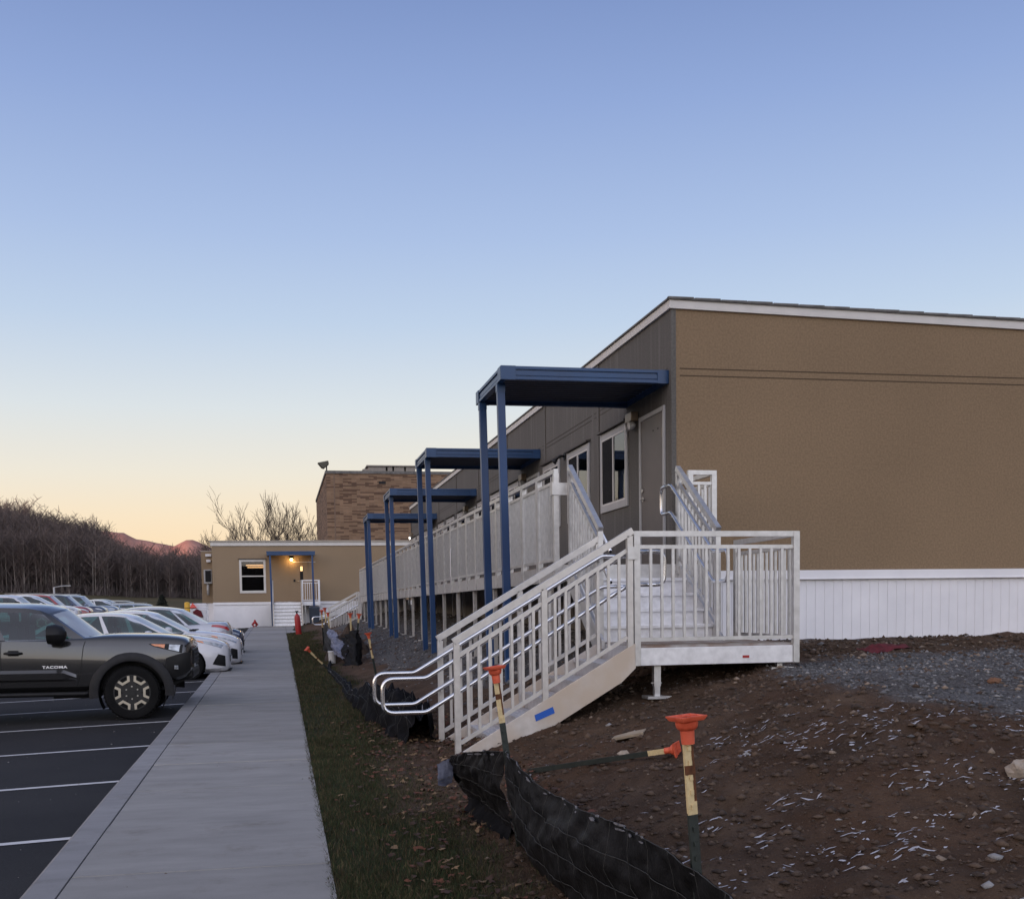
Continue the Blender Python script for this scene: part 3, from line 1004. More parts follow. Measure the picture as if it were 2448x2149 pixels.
def make_window(parent, F, a0, a1, z0, z1, style='slider', mats=('trim_white',), blinds=(), cap=True, frame_mat='trim_grey', lamp=None, label=None, glass='glass_b'):
    """window part (casing) with frame, panes and blinds as sub-parts"""
    t = 0.085
    b = MB()
    wbox(b, F, a0, a0 + t, z0, z1, 0.002, 0.03); wbox(b, F, a1 - t, a1, z0, z1, 0.002, 0.03)
    wbox(b, F, a0 + t, a1 - t, z1 - t, z1, 0.002, 0.028)
    wbox(b, F, a0 + t, a1 - t, z0, z0 + t * 1.2, 0.002, 0.034)
    w = b.build('window', frame_mat, parent, bevel=0.004, label=label)
    i0, i1, j0, j1 = a0 + t, a1 - t, z0 + t * 1.2, z1 - t
    b = MB()
    wbox(b, F, i0, i1, j0, j1, 0.003, 0.006)
    b.build('dark_interior', 'dark_room', w)
    if lamp:
        for (f0, f1, g0, g1) in lamp:
            b = MB()
            wbox(b, F, i0 + f0 * (i1 - i0), i0 + f1 * (i1 - i0), j0 + g0 * (j1 - j0), j0 + g1 * (j1 - j0), 0.0065, 0.0095)
            b.build('ceiling_lamp', 'lamp_room', w)
    for (f0, f1, g0, g1) in blinds:
        b = MB()
        wbox(b, F, i0 + f0 * (i1 - i0), i0 + f1 * (i1 - i0), j0 + g0 * (j1 - j0), j0 + g1 * (j1 - j0), 0.008, 0.012)
        b.build('blind', 'blind', w)
    b = MB()
    f = 0.028
    wbox(b, F, i0, i0 + f, j0, j1, 0.012, 0.03 - 0.003); wbox(b, F, i1 - f, i1, j0, j1, 0.012, 0.027)
    wbox(b, F, i0 + f, i1 - f, j0, j0 + f, 0.012, 0.027); wbox(b, F, i0 + f, i1 - f, j1 - f, j1, 0.012, 0.027)
    if style == 'slider':
        m = (i0 + i1) / 2
        wbox(b, F, m - 0.022, m + 0.022, j0 + f, j1 - f, 0.013, 0.032)
        panes = ((i0 + f, m - 0.022, j0 + f, j1 - f), (m + 0.022, i1 - f, j0 + f, j1 - f))
    else:
        m = (j0 + j1) / 2
        wbox(b, F, i0 + f, i1 - f, m - 0.028, m + 0.028, 0.013, 0.032)
        panes = ((i0 + f, i1 - f, j0 + f, m - 0.028), (i0 + f, i1 - f, m + 0.028, j1 - f))
    b.build('sash', 'trim_white', w)
    if style == 'slider':
        b = MB(); wbox(b, F, m + 0.022, i1 - f, j0 + f, j1 - f, 0.022, 0.024)
        b.build('insect_screen', 'screen', w)
    for p in panes:
        b = MB()
        wbox(b, F, p[0], p[1], p[2], p[3], 0.0165, 0.0195)
        b.build('pane', glass, w)
    if cap:
        b = MB()
        k = [F(a0 - 0.03, z1 + 0.02, 0.002), F(a0 - 0.03, z1 + 0.055, 0.002), F(a0 - 0.03, z1 + 0.035, 0.085), F(a0 - 0.03, z1 + 0.012, 0.085)]
        b.prism(k, F(a1 + 0.03, 0, 0) - F(a0 - 0.03, 0, 0))
        b.build('drip_cap', 'bronze_dark', w)
    return w




def wall_light(F, a, z, label, lit=False, body='brass'):
    """twin-headed emergency light on a wall"""
    p = F(a, z, 0)
    t = thing('wall_light', label, 'wall light', p, group='twin headed lights on the long wall')
    b = MB()
    wbox(b, F, a - 0.15, a + 0.15, z, z + 0.13, 0.004, 0.11)
    b.build('housing', body, t, bevel=0.01)
    for s in (-1, 1):
        c = F(a + s * 0.085, z - 0.055, 0.075)
        d = (F(a + s * 0.1, z - 0.075, 0.2) - F(a + s * 0.085, z - 0.055, 0.075)).normalized()
        b = MB()
        b.tube([c - d * 0.05, c - d * 0.02, c + d * 0.05], 0.05, 12, radii=[0.028, 0.05, 0.058])
        h = b.build('lamp_head', 'trim_grey', t)
        b = MB()
        b.tube([c + d * 0.0505, c + d * 0.056], 0.046, 12)
        b.build('lens', 'lamp_white' if lit else 'white_plastic', h)
    return t


# ------------------------------------------------------------------ near modular building
XF, Y0, Y1 = 5.03, 14.30, 44.26
XR = 27.0
ZS, ZE = 0.448, 3.80           # top of the skirting, underside of the fascia
near = thing('modular_building', 'long tan modular building with white skirting and a grey-brown long side', 'building', (XF, Y0, -0.5))
FS = frame_of((XF, 0, 0), (0, 1, 0), (-1, 0, 0))        # long side, a = world Y
FE = frame_of((0, Y0, 0), (1, 0, 0), (0, -1, 0))        # end wall, a = world X
b = MB()
k = b.pts([(XF + .06, Y0, ZS), (XR, Y0, ZS), (XR, Y0, ZE + 0.0), (XF + .06, Y0, ZE),
           (XF + .06, Y0 + .2, ZS), (XR, Y0 + .2, ZS), (XR, Y0 + .2, ZE), (XF + .06, Y0 + .2, ZE)])
for f in ((0, 1, 2, 3), (5, 4, 7, 6), (4, 0, 3, 7), (1, 5, 6, 2), (3, 2, 6, 7), (4, 5, 1, 0)):
    b.face(*[k + i for i in f])
b.build('end_wall', 'tan', near)
b = MB()
b.box(XF, XF + 0.2, Y0 + 0.062, Y1, ZS, ZE)
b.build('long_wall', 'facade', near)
b = MB(); b.box(XF - 0.006, XF + 0.058, Y0 - 0.006, Y0 + 0.060, ZS + .002, ZE)
b.build('corner_trim', 'facade', near)
b = MB(); b.box(XF, XR, Y1 - .2, Y1 - .003, ZS, ZE - .01); b.box(XR - .2, XR - .003, Y0 + .21, Y1 - .21, ZS, ZE - .01)
b.build('back_wall', 'tan', near)
# fascia and roof edge; the roof falls a little along the end wall
drop = lambda x: -0.0195 * (x - XF)
b = MB()
o = 0.035
for (p, q_, n_) in (((XF - o, Y0 - o), (XR, Y0 - o), 0), ((XF - o, Y0 - o), (XF - o, Y1 + o), 1)):
    pass
za, zb = ZE - 0.004, ZE + 0.105
k = b.pts([(XF - o, Y0 - o, za), (XR, Y0 - o, za + drop(XR)), (XR, Y0 - o, zb + drop(XR)), (XF - o, Y0 - o, zb),
           (XF - o, Y0 + .02, za), (XR, Y0 + .02, za + drop(XR)), (XR, Y0 + .02, zb + drop(XR)), (XF - o, Y0 + .02, zb)])
for f in ((0, 1, 2, 3), (3, 2, 6, 7), (4, 5, 1, 0), (5, 4, 7, 6), (1, 5, 6, 2)):
    b.face(*[k + i for i in f])
b.build('fascia', 'trim_white', near)
b = MB(); b.box(XF - o - 0.001, XF + .02, Y0 - o + .001, Y1 + o, za + .001, zb - .001)
b.build('fascia', 'trim_white', near)
b = MB()
e = 0.06
k = b.pts([(XF - e, Y0 - e, zb), (XR, Y0 - e, zb + drop(XR)), (XR, Y1 + e, zb + drop(XR)), (XF - e, Y1 + e, zb),
           (XF - e, Y0 - e, zb + .022), (XR, Y0 - e, zb + .022 + drop(XR)), (XR, Y1 + e, zb + .022 + drop(XR)), (XF - e, Y1 + e, zb + .022)])
for f in ((3, 2, 1, 0), (4, 5, 6, 7), (0, 1, 5, 4), (1, 2, 6, 5), (2, 3, 7, 6), (3, 0, 4, 7)):
    b.face(*[k + i for i in f])
rf = b.build('roof', 'roof', near)
b = MB()
rr = random.Random(3)
for i in range(60):
    x = XF - e + i * 0.36
    b.box(x, x + .352 + rr.uniform(-.01, .0), Y0 - e - .004, Y0 - e + .05, zb + drop(x) + .004, zb + drop(x) + .026 + rr.uniform(0, .006))
b.build('roof_clips', 'roof', rf)
# horizontal and vertical joints in the siding
b = MB()
for (a0, a1, z) in ((5.14, 11.45, 3.045), (11.47, XR, 3.045), (5.14, XR, 2.955)):
    wbox(b, FE, a0, a1, z - 0.006, z + 0.006, -0.001, 0.0025)
b.build('siding_joint', 'seam', near)
M['joint_side'] = mat('side_wall_joint', (0.055, 0.045, 0.035), 0.9)
b = MB()
y = Y0 + 0.15
while y < Y1 - 1:
    y1 = min(y + 3.55, Y1 - .1)
    for z in (3.07, 3.00):
        wbox(b, FS, y, y1, z - 0.006, z + 0.006, -0.001, 0.003)
    y += 3.72
b.build('siding_joint', 'joint_side', near)
y = 17.73
while y < Y1 - 0.5:
    b = MB(); wbox(b, FS, y - 0.02, y + 0.10, ZS + .01, ZE - .01, 0.001, 0.014)
    bt = b.build('batten', 'facade', near)
    b = MB(); wbox(b, FS, y - 0.026, y - 0.021, ZS + .01, ZE - .01, 0.001, 0.006)
    b.build('rust_streak', 'seam', bt)
    y += 3.72
# skirting
b = MB()
b.box(XF + .02, XR, Y0 + 0.03, Y0 + 0.06, -0.75, ZS - .115)
x = XF + 0.04
while x < XR - .2:
    b.box(x, x + 0.012, Y0 + 0.022, Y0 + 0.031, -0.74, ZS - .118)
    x += 0.132
sk = b.build('skirting', 'skirt', near)
b = MB(); b.box(XF - .012, XR, Y0 - 0.016, Y0 + 0.055, ZS - .115, ZS - .003); b.box(XF - .014, XR, Y0 - 0.026, Y0 + .04, ZS - .125, ZS - .109)
b.build('skirting_rail', 'skirt', sk)
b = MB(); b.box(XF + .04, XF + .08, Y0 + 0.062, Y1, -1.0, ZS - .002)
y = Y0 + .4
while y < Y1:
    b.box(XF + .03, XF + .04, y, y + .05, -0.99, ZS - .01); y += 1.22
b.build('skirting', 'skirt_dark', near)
# door by the corner and one in every classroom along the long side
for i, y in enumerate((14.60, 22.05, 29.42, 36.98)):
    zb0, zt0 = 0.51, 2.56
    b = MB()
    wbox(b, FS, y - 0.06, y, zb0, zt0 + .06, 0.002, 0.03); wbox(b, FS, y + 0.95, y + 1.01, zb0, zt0 + .06, 0.002, 0.03)
    wbox(b, FS, y, y + .95, zt0, zt0 + .06, 0.002, 0.028)
    d = b.build('door_frame', 'trim_grey', near, bevel=0.004)
    b = MB(); wbox(b, FS, y + .004, y + .946, zb0, zt0 - .004, 0.001, 0.012)
    leaf = b.build('door_leaf', 'door', d)
    for z in (2.28, 1.52, .75):
        b = MB(); wbox(b, FS, y + .012, y + .045, z - .06, z + .06, 0.012, 0.024)
        b.build('hinge', 'brass', leaf)
    b = MB()
    pts = [FS(y + .88, 1.48, .012), FS(y + .88, 1.48, .06), FS(y + .78, 1.475, .065)]
    b.tube([FS(y + .88, 1.48, .012), FS(y + .88, 1.48, .02)], .035, 14)
    b.tube(fillet(pts, .02), .011, 8)
    b.build('door_handle', 'steel', leaf)
    b = MB(); b.tube([FS(y + .88, 1.60, .012), FS(y + .88, 1.60, .03)], .028, 14)
    b.build('deadbolt', 'steel', leaf)
    for dy in (.22, .42):
        b = MB(); b.tube([FS(y + dy, 2.36, .012), FS(y + dy, 2.36, .018)], .012, 8)
        b.build('screw_cap', 'black', leaf)
    # two windows beside each door and one over in the next module
    base = y - 14.60
    make_window(near, FS, 16.18 + base, 17.60 + base, 1.455, 2.665, blinds=((0.0, 0.5, 0.70, 1.0), (0.08, 0.5, 0.0, 0.36)))
    make_window(near, FS, 18.27 + base, 19.72 + base, 1.455, 2.665, blinds=((0.0, 0.5, 0.0, 0.48),))
    if 20.26 + base + 1.4 < 22.0 + base:
        make_window(near, FS, 20.30 + base, 21.60 + base, 1.455, 2.665, blinds=((0.0, 1.0, 0.55, 1.0),))
names = ['twin headed wall light beside the door nearest the corner', 'twin headed wall light beside the second door along the long side',
         'twin headed wall light beside the third door along the long side', 'lit wall light under the farthest of the four long blue canopies']
for i, y in enumerate((15.85, 23.35, 30.7, 38.2)):
    wall_light(FS, y, 2.60, names[i], lit=(i == 3))
wall_light(FS, 43.7, 2.74, 'lit twin headed lamp at the far end of the long side', lit=True)
b = MB(); b.tube(fillet([FS(19.95, 2.66, .004), FS(19.95, 2.66, .10), FS(20.0, 2.60, .16)], .03), .022, 8)
b.tube([FS(20.0, 2.60, .15), FS(20.03, 2.56, .19)], .05, 12, radii=[.03, .05]); b.tube([FS(19.95, 2.66, .003), FS(19.95, 2.66, .02)], .07, 12)
tag(b.build('wall_camera', 'black'), 'small black fitting on the wall above the second window', 'wall fitting')


# ------------------------------------------------------------------ blue canopies over the doors
def canopy(y0, depth, label):
    x0, x1, zb_, zt_ = 2.83, XF - 0.004, 2.872, 3.04
    t = thing('door_canopy', label, 'canopy', (2.9, y0 + depth / 2, gz(2.92, y0 + depth / 2)), group='blue canopies along the long side')
    y1 = y0 + depth
    b = MB()
    for (za_, zb2, pr) in ((zb_ + .128, zt_, 0.016), (zb_ + .052, zb_ + .108, 0.006), (zb_, zb_ + .040, 0.016)):
        b.box(x0 - pr, x1 - .02, y0 - pr, y0 + .06, za_, zb2)
        b.box(x0 - pr, x1 - .02, y1 - .06, y1 + pr, za_, zb2)
        b.box(x0 - pr, x0 + .06, y0 + .0605, y1 - .0605, za_, zb2)
    b.box(x0 + .004, x1 - .021, y0 + .004, y0 + .0595, zb_ + .003, zt_ - .003)
    b.box(x0 + .004, x1 - .021, y1 - .0595, y1 - .004, zb_ + .003, zt_ - .003)
    b.box(x0 + .004, x0 + .0595, y0 + .061, y1 - .061, zb_ + .003, zt_ - .003)
    b.build('edge_beam', 'blue', t, bevel=0.004)
    caps = []
    for yy in (y0, y1):
        s = -0.020 if yy == y0 else 0.020
        for (xa, xb) in ((x0 - .02, x0 + .17), (x1 - .15, x1)):
            ya, yb = sorted((yy + s * 1.0, yy + s * 0.6))
            caps.append((xa, xb, ya, yb, zb_ - .002, zt_ + .002))
    caps.append((x0 - .022, x0 - .0165, y0 + .001, y0 + .2, zb_, zt_ + .001))
    caps.append((x0 - .022, x0 - .0165, y1 - .2, y1 - .001, zb_, zt_ + .001))
    caps.append((x1 - .02, x1 - .001, y0, y1, zb_ + .003, zt_ - .003))
    for cp in caps:
        b = MB(); b.box(*cp)
        b.build('corner_cap', 'blue', t)
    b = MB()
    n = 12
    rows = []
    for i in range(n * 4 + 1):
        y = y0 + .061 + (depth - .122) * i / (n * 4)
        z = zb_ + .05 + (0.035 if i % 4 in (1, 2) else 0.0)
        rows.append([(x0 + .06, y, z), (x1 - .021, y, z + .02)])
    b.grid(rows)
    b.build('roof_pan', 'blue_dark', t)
    for yp in (y0 + .33, y1 - .18):
        zg = gz(2.93, yp)
        b = MB()
        b.bar((2.935, yp, zg - .08), (2.868, yp, zb_ + .03), .098, .098, up=(0, 1, 0))
        ps = b.build('post', 'blue_post', t, bevel=.004)
        b = MB(); b.box(2.815, 2.921, yp - .055, yp + .055, zb_ - .10, zb_ - .001)
        b.build('post_bracket', 'blue', ps)
    return t


for y0, lab in ((14.42, 'blue canopy over the door nearest the corner, largest of the four in a row'),
                (21.89, 'second blue canopy along the long side, behind the largest one'),
                (29.25, 'third blue canopy along the long side, in front of the brick building'),
                (36.82, 'fourth and farthest blue canopy of the row along the long side')):
    canopy(y0, 1.85, lab)

M['alu_rail'] = alu_mat('weathered_aluminium', (0.64, 0.62, 0.60), 0.38, 0.8, dirt=(0.54, 0.50, 0.45), dscale=1.1, cover=0.32)
M['alu_fascia'] = alu_mat('bright_flat_aluminium', (0.80, 0.80, 0.815), 0.38, 0.35)
M['alu_white'] = alu_mat('pale_aluminium_risers', (0.84, 0.84, 0.86), 0.4, 0.2)
M['alu_beam'] = alu_mat('dull_aluminium_beam', (0.45, 0.44, 0.43), 0.5, 0.6)


# ------------------------------------------------------------------ aluminium walkway, landings and stairs
def guard_mesh(p0, p1, zdeck, post_ends=(True, True), h=1.10, drop=0.0, nb=None, post=0.06, rail=0.052):
    """straight guard panel between two plan points; returns MB"""
    b = MB()
    a, c = Vector((*p0, 0)), Vector((*p1, 0))
    d = (c - a).normalized(); L = (c - a).length
    zt = zdeck + h
    up = (0, 0, 1)
    for t, on in ((0, post_ends[0]), (L, post_ends[1])):
        if on:
            q_ = a + d * (post / 2 if t == 0 else L - post / 2)
            b.bar((q_.x, q_.y, zdeck + drop), (q_.x, q_.y, zt - rail), post, post, up=d)
    e0, e1 = a + d * (post if post_ends[0] else 0), a + d * (L - (post if post_ends[1] else 0))
    b.bar((a.x, a.y, zt - rail / 2 + .001), (c.x, c.y, zt - rail / 2 + .001), rail, rail)
    b.bar((e0.x, e0.y, zt - .15), (e1.x, e1.y, zt - .15), .03, .036)
    b.bar((e0.x, e0.y, zdeck + .06), (e1.x, e1.y, zdeck + .06), .03, .036)
    n = nb or max(1, int(round((e1 - e0).length / .112)) - 1)
    for i in range(n):
        q_ = e0 + (e1 - e0) * ((i + 1) / (n + 1))
        b.bar((q_.x, q_.y, zdeck + .079), (q_.x, q_.y, zt - .169), .026, .026, up=d)
    return b


def stair(root, top, direction, width, n, rise, run, mats, handrail=(1, 1), loops_top=(True, True), loops_bottom=(True, True), posts=3, closed=True, rail_side=(True, True), hg=1.115, foot=1.15, brk=.30):
    """flight going down from `top` (x, y, z at the middle of the upper edge) along `direction`; parts are added to root"""
    T = Vector(top); d = Vector((*direction, 0)).normalized(); s = Vector((-d.y, d.x, 0))
    H = n * rise; R = (n - 1) * run
    P = lambda a, w, z: T + d * a + s * w + Vector((0, 0, z))
    slope = rise / run
    hw = width / 2
    # stringers
    for sd in (-1, 1):
        b = MB()
        w = sd * hw
        lo = R + run * 1.0
        dep = .235
        ab = (H + .06 - .275) / slope
        pr = [P(-.02, w, .03), P(lo, w, -slope * lo + .03), P(lo, w, -H - .06), P(ab, w, -H - .06), P(.12, w, -.275 - slope * .12), P(-.02, w, -dep * .9)]
        b.prism(pr, s * (-.035 * sd))
        b.build('stringer', mats[1], root, bevel=.004)
    # treads with risers
    for i in range(1, n):
        b = MB()
        z = -i * rise
        a = (i - 1) * run
        x0, x1 = -hw + .036, hw - .036
        k = b.pts([P(a + .0, x0, z - .03), P(a + run + .03, x0, z - .03), P(a + run + .03, x1, z - .03), P(a, x1, z - .03),
                   P(a, x0, z), P(a + run + .03, x0, z), P(a + run + .03, x1, z), P(a, x1, z)])
        for f in ((3, 2, 1, 0), (4, 5, 6, 7), (0, 1, 5, 4), (1, 2, 6, 5), (2, 3, 7, 6), (3, 0, 4, 7)):
            b.face(*[k + j for j in f])
        if closed:
            a2 = a + run
            k = b.pts([P(a2 - .012, x0, z - rise + .002), P(a2, x0, z - rise + .002), P(a2, x1, z - rise + .002), P(a2 - .012, x1, z - rise + .002),
                       P(a2 - .012, x0, z - .031), P(a2, x0, z - .031), P(a2, x1, z - .031), P(a2 - .012, x1, z - .031)])
            for f in ((0, 1, 5, 4), (1, 2, 6, 5), (2, 3, 7, 6), (3, 0, 4, 7)):
                b.face(*[k + j for j in f])
        for j in range(4):
            aa = a + .04 + j * .065
            b.bar(P(aa, x0, z + .002), P(aa, x1, z + .002), .018, .006)
        b.build('tread', mats[2], root)
    if closed:
        b = MB()
        x0, x1 = -hw + .036, hw - .036
        k = b.pts([P(-.014, x0, -rise + .002), P(-.002, x0, -rise + .002), P(-.002, x1, -rise + .002), P(-.014, x1, -rise + .002),
                   P(-.014, x0, -.005), P(-.002, x0, -.005), P(-.002, x1, -.005), P(-.014, x1, -.005)])
        for f in ((0, 1, 5, 4), (1, 2, 6, 5), (2, 3, 7, 6), (3, 0, 4, 7)):
            b.face(*[k + j for j in f])
        b.build('riser', mats[2], root)
    # guards
    aT, aB = .03, R + run * foot
    zl = lambda a: -slope * a
    for sd in (-1, 1):
        if not rail_side[0 if sd < 0 else 1]:
            continue
        b = MB()
        w = sd * (hw - .03)
        ps = [aT + (aB - aT) * i / (posts - 1) for i in range(posts)]
        for i, a in enumerate(ps):
            zb_ = zl(a) - .10 if i < posts - 1 else -H - .02
            b.bar(P(a, w, zb_), P(a, w, zl(a) + hg - .045), .055, .055, up=d)
        b.bar(P(aT - .03, w, zl(aT - .03) + hg - .01), P(aB + .03, w, zl(aB + .03) + hg - .01), .055, .062)
        b.bar(P(aT + .028, w, zl(aT + .028) + hg - .165), P(aB - .028, w, zl(aB - .028) + hg - .165), .03, .036)
        b.bar(P(aT + .028, w, zl(aT + .028) + .12), P(aB - .028, w, zl(aB - .028) + .12), .03, .036)
        for a0, a1 in zip(ps, ps[1:]):
            m = max(1, int(round((a1 - a0 - .055) / .112)) - 0)
            for j in range(m):
                a = a0 + (a1 - a0) * (j + 1) / (m + 1)
                b.bar(P(a, w, zl(a) + .135), P(a, w, zl(a) + hg - .18), .026, .026, up=d)
        b.build('stair_guard', mats[0], root)
        # tube handrails on the inner side
        if handrail[0 if sd < 0 else 1]:
            wi = sd * (hw - .03 - .085)
            r = .0205
            aS, aE = aT - .02, aB - .02
            hU, hL = hg - .20, hg - .52
            ext = .36
            lp = .36
            zU = lambda a: zl(a) + hU
            zLo = lambda a: zl(a) + hL
            up_ = [P(aS, wi, zU(aS)), P(aE + brk, wi, zU(aE + brk))]
            lo_ = [P(aS, wi, zLo(aS)), P(aE + brk, wi, zLo(aE + brk))]
            b = MB()
            i_ = 0 if sd < 0 else 1
            bend = aE + brk
            if loops_bottom[i_]:
                bot = [P(bend + lp + .05, wi, zU(bend)), P(bend + lp + .05, wi, zLo(bend))]
                path = [up_[0], up_[1], bot[0], bot[1], lo_[1], lo_[0]]
            else:
                path = None
            RB = .11
            if path:
                if loops_top[i_]:
                    path = [P(aS - ext * .5, wi, zU(aS))] + path + [P(aS - ext * .5, wi, zLo(aS))]
                    b.tube(fillet(path, RB), r, 10)
                    b.tube(fillet([P(aS - ext * .5, wi, zU(aS)), P(aS - ext, wi, zU(aS)), P(aS - ext, wi, zLo(aS)), P(aS - ext * .5, wi, zLo(aS))], .11), r, 10, caps=False)
                else:
                    b.tube(fillet([P(aS - .3, wi, zU(aS))] + path + [P(aS - .3, wi, zLo(aS))], .11), r, 10)
            else:
                for zz in (zU, zLo):
                    b.tube([P(aS + .02, wi, zz(aS + .02)), P(aE + .12, wi, zz(aE + .12))], r, 10)
                    e = P(aE + .121, wi, zz(aE + .121)); e0 = P(aE + .1185, wi, zz(aE + .1185))
            hr = b.build('handrail', 'alu_pipe', root)
            b = MB()
            for a in ps:
                for zz in (zU, zLo):
                    b.bar(P(a, w - sd * .02, zz(a) - .04), P(a, wi, zz(a) - .04), .02, .012)
                    b.bar(P(a, wi, zz(a) - .045), P(a, wi, zz(a) - .01), .012, .012)
            b.build('handrail_bracket', 'alu', hr)
            if not loops_bottom[i_]:
                b = MB()
                for zz in (zU, zLo):
                    e = P(aE + .122, wi, zz(aE + .122)); e2 = P(aE + .1175, wi, zz(aE + .1175))
                    b.tube([e2, e + (e - e2) * .3], .016, 10)
                b.build('open_end', 'black', hr)
    return root


def landing(name, label, x0, x1, y0, y1, zd, guards, legs, fascia=.17, extra=None):
    t = thing(name, label, 'landing', ((x0 + x1) / 2, (y0 + y1) / 2, gz((x0 + x1) / 2, (y0 + y1) / 2)))
    b = MB()
    n = int(round((y1 - y0 - .1) / .15))
    w = (y1 - y0 - .1) / n
    for i in range(n):
        b.box(x0 + .05, x1 - .05, y0 + .05 + i * w + .003, y0 + .05 + (i + 1) * w - .003, zd - .04, zd - .002 * (i % 2))
        for j in range(4):
            yy = y0 + .05 + i * w + .02 + j * (w - .03) / 3
            b.box(x0 + .05, x1 - .05, yy, yy + .006, zd - .0005, zd + .004)
    b.build('deck', 'alu_deck', t)
    b = MB()
    zb_ = zd - .022 - fascia
    b.box(x0 + .062, x1 - .062, y0 + .012, y0 + .045, zb_, zd - .022)
    b.box(x0 + .062, x1 - .062, y1 - .045, y1 - .012, zb_, zd - .022)
    b.box(x0 + .012, x0 + .045, y0 + .062, y1 - .062, zb_ + .001, zd - .021)
    b.box(x1 - .045, x1 - .012, y0 + .062, y1 - .062, zb_ + .001, zd - .021)
    fa = b.build('fascia', 'alu_fascia', t, bevel=.004)
    for (pa, pb, ends) in guards:
        guard_mesh(pa, pb, zd, ends, drop=-.022 - fascia).build('guardrail', 'alu', t)
    for (lx, ly) in legs:
        zg = gz(lx, ly)
        b = MB()
        b.box(lx - .034, lx + .034, ly - .034, ly + .034, zg + .10, zb_ + .02)
        lg = b.build('leg', 'alu', t)
        b = MB()
        b.box(lx - .028, lx + .028, ly - .028, ly + .028, zg, zg + .16)
        b.box(lx - .12, lx + .12, ly - .1, ly + .1, zg - .02, zg + .006)
        b.tube([(lx - .055, ly, zg + .13), (lx + .055, ly, zg + .13)], .008, 6)
        b.build('foot', 'alu', lg)
    return t, fa


ZD, ZU_ = -0.385, 0.49
# lower landing
ld, ld_f = landing('stair_landing', 'square aluminium landing between the two flights of stairs in front of the tan end wall',
                   3.345, 5.045, 10.6, 12.15, ZD,
                   [((3.345, 10.63), (5.045, 10.63), (True, True)), ((5.015, 10.66), (5.015, 12.15), (False, True))],
                   [(3.60, 10.72), (4.88, 10.72), (3.60, 12.0), (4.88, 12.0)])
b = MB()
b.box(4.985, 5.047, 10.598, 10.66, ZD - .19, ZD + 1.098)
b.build('corner_post', 'alu', ld)
b = MB(); b.box(4.42, 4.56, 10.6085, 10.6115, ZD - .145, ZD - .105)
st = b.build('maker_sticker', 'white_plastic', ld)
b = MB(); b.box(4.45, 4.52, 10.606, 10.6082, ZD - .138, ZD - .112)
b.build('sticker_print', 'red', st)
b = MB(); b.box(3.275, 3.345 + .03, 10.585, 10.599, ZD + .83, ZD + .95); b.box(3.30, 3.32, 10.583, 10.5848, ZD + .87, ZD + .89)
b.build('joint_plate', 'alu', ld)

# lower flight (towards the pavement, along -X)
s1 = thing('lower_stairs', 'lower aluminium flight with dusty side plate and looped handrails, beside the near black silt fence', 'stairs', (2.4, 11.2, gz(2.4, 11.2)), group='aluminium stairs')
stair(s1, (3.335, 11.19, ZD), (-1, 0), 1.18, 6, 0.165, 0.28, ('alu_rail', 'alu_dusty', 'alu_tread'), closed=True, loops_top=(True, True), loops_bottom=(True, True))
b = MB()
k = [(2.36, 10.5955, -1.08), (2.545, 10.5955, -1.005), (2.525, 10.5955, -0.945), (2.345, 10.5955, -1.02)]
b.prism(k, (0, .0025, 0))
b.build('blue_tape', 'tape', s1)
# upper flight (to the walkway, along -Y)
s2 = thing('upper_stairs', 'upper aluminium flight of five steps climbing from the landing to the long walkway', 'stairs', (3.98, 12.5, gz(3.98, 12.5)), group='aluminium stairs')
stair(s2, (3.985, 13.0, ZU_), (0, -1), 1.37, 5, 0.175, 0.279, ('alu', 'alu', 'alu_white'), posts=2, hg=1.13, foot=.5, brk=.12, handrail=(1, 1), loops_top=(False, True), loops_bottom=(False, True))

# long raised walkway
XD0 = 3.14
YD0, YD1 = 13.0, 46.0
wk = thing('raised_walkway', 'long raised aluminium walkway with close-set balusters along the side wall', 'walkway', (4.1, 29, gz(4.1, 29)))
b = MB()
y = YD0 + .03
i = 0
while y < YD1 - .1:
    b.box(XD0 + .05, XF - .03, y + .003, y + .147, ZU_ - .04, ZU_ - .002 * (i % 2))
    y += .15; i += 1
b.build('deck', 'alu_deck', wk)
b = MB(); b.box(XD0 + .015, XD0 + .045, YD0 + .01, YD1, ZU_ - .20, ZU_ - .015)
b.build('side_beam', 'alu_beam', wk)
b = MB(); b.box(XD0 + .05, XF + .05, YD0 - .0, YD0 + .03, ZU_ - .19, ZU_ - .002)
b.build('front_beam', 'alu', wk)
b = MB(); b.box(XD0 + .05, XF - .05, YD1 - .03, YD1, ZU_ - .19, ZU_ - .002)
b.build('end_beam', 'alu', wk)
np_ = 36
pitch = (YD1 - YD0) / np_
for i in range(np_):
    ya = YD0 + i * pitch
    g = guard_mesh((XD0 + .03, ya + .004), (XD0 + .03, ya + pitch - .004), ZU_, (True, True), drop=-.20, nb=9)
    g.build('guard_panel', 'alu', wk)
guard_mesh((4.775, YD0 + .03), (XF + .10, YD0 + .03), ZU_, (True, True), nb=2).build('guard_panel', 'alu', wk)
guard_mesh((XF + .07, YD0 + .065), (XF + .07, Y0 - .03), ZU_, (False, True), nb=9).build('guard_panel', 'alu', wk)
for i in range(18):
    y = YD0 + .55 + i * pitch * 2
    for lx in (XD0 + .08, XF - .25):
        zg = gz(lx, y)
        b = MB(); b.box(lx - .03, lx + .03, y - .03, y + .03, zg + .12, ZU_ - .05)
        lg = b.build('leg', 'alu_rail', wk)
        b = MB(); b.box(lx - .024, lx + .024, y - .024, y + .024, zg, zg + .13); b.box(lx - .09, lx + .09, y - .09, y + .09, zg - .02, zg + .008)
        b.build('foot', 'alu_rail', lg)
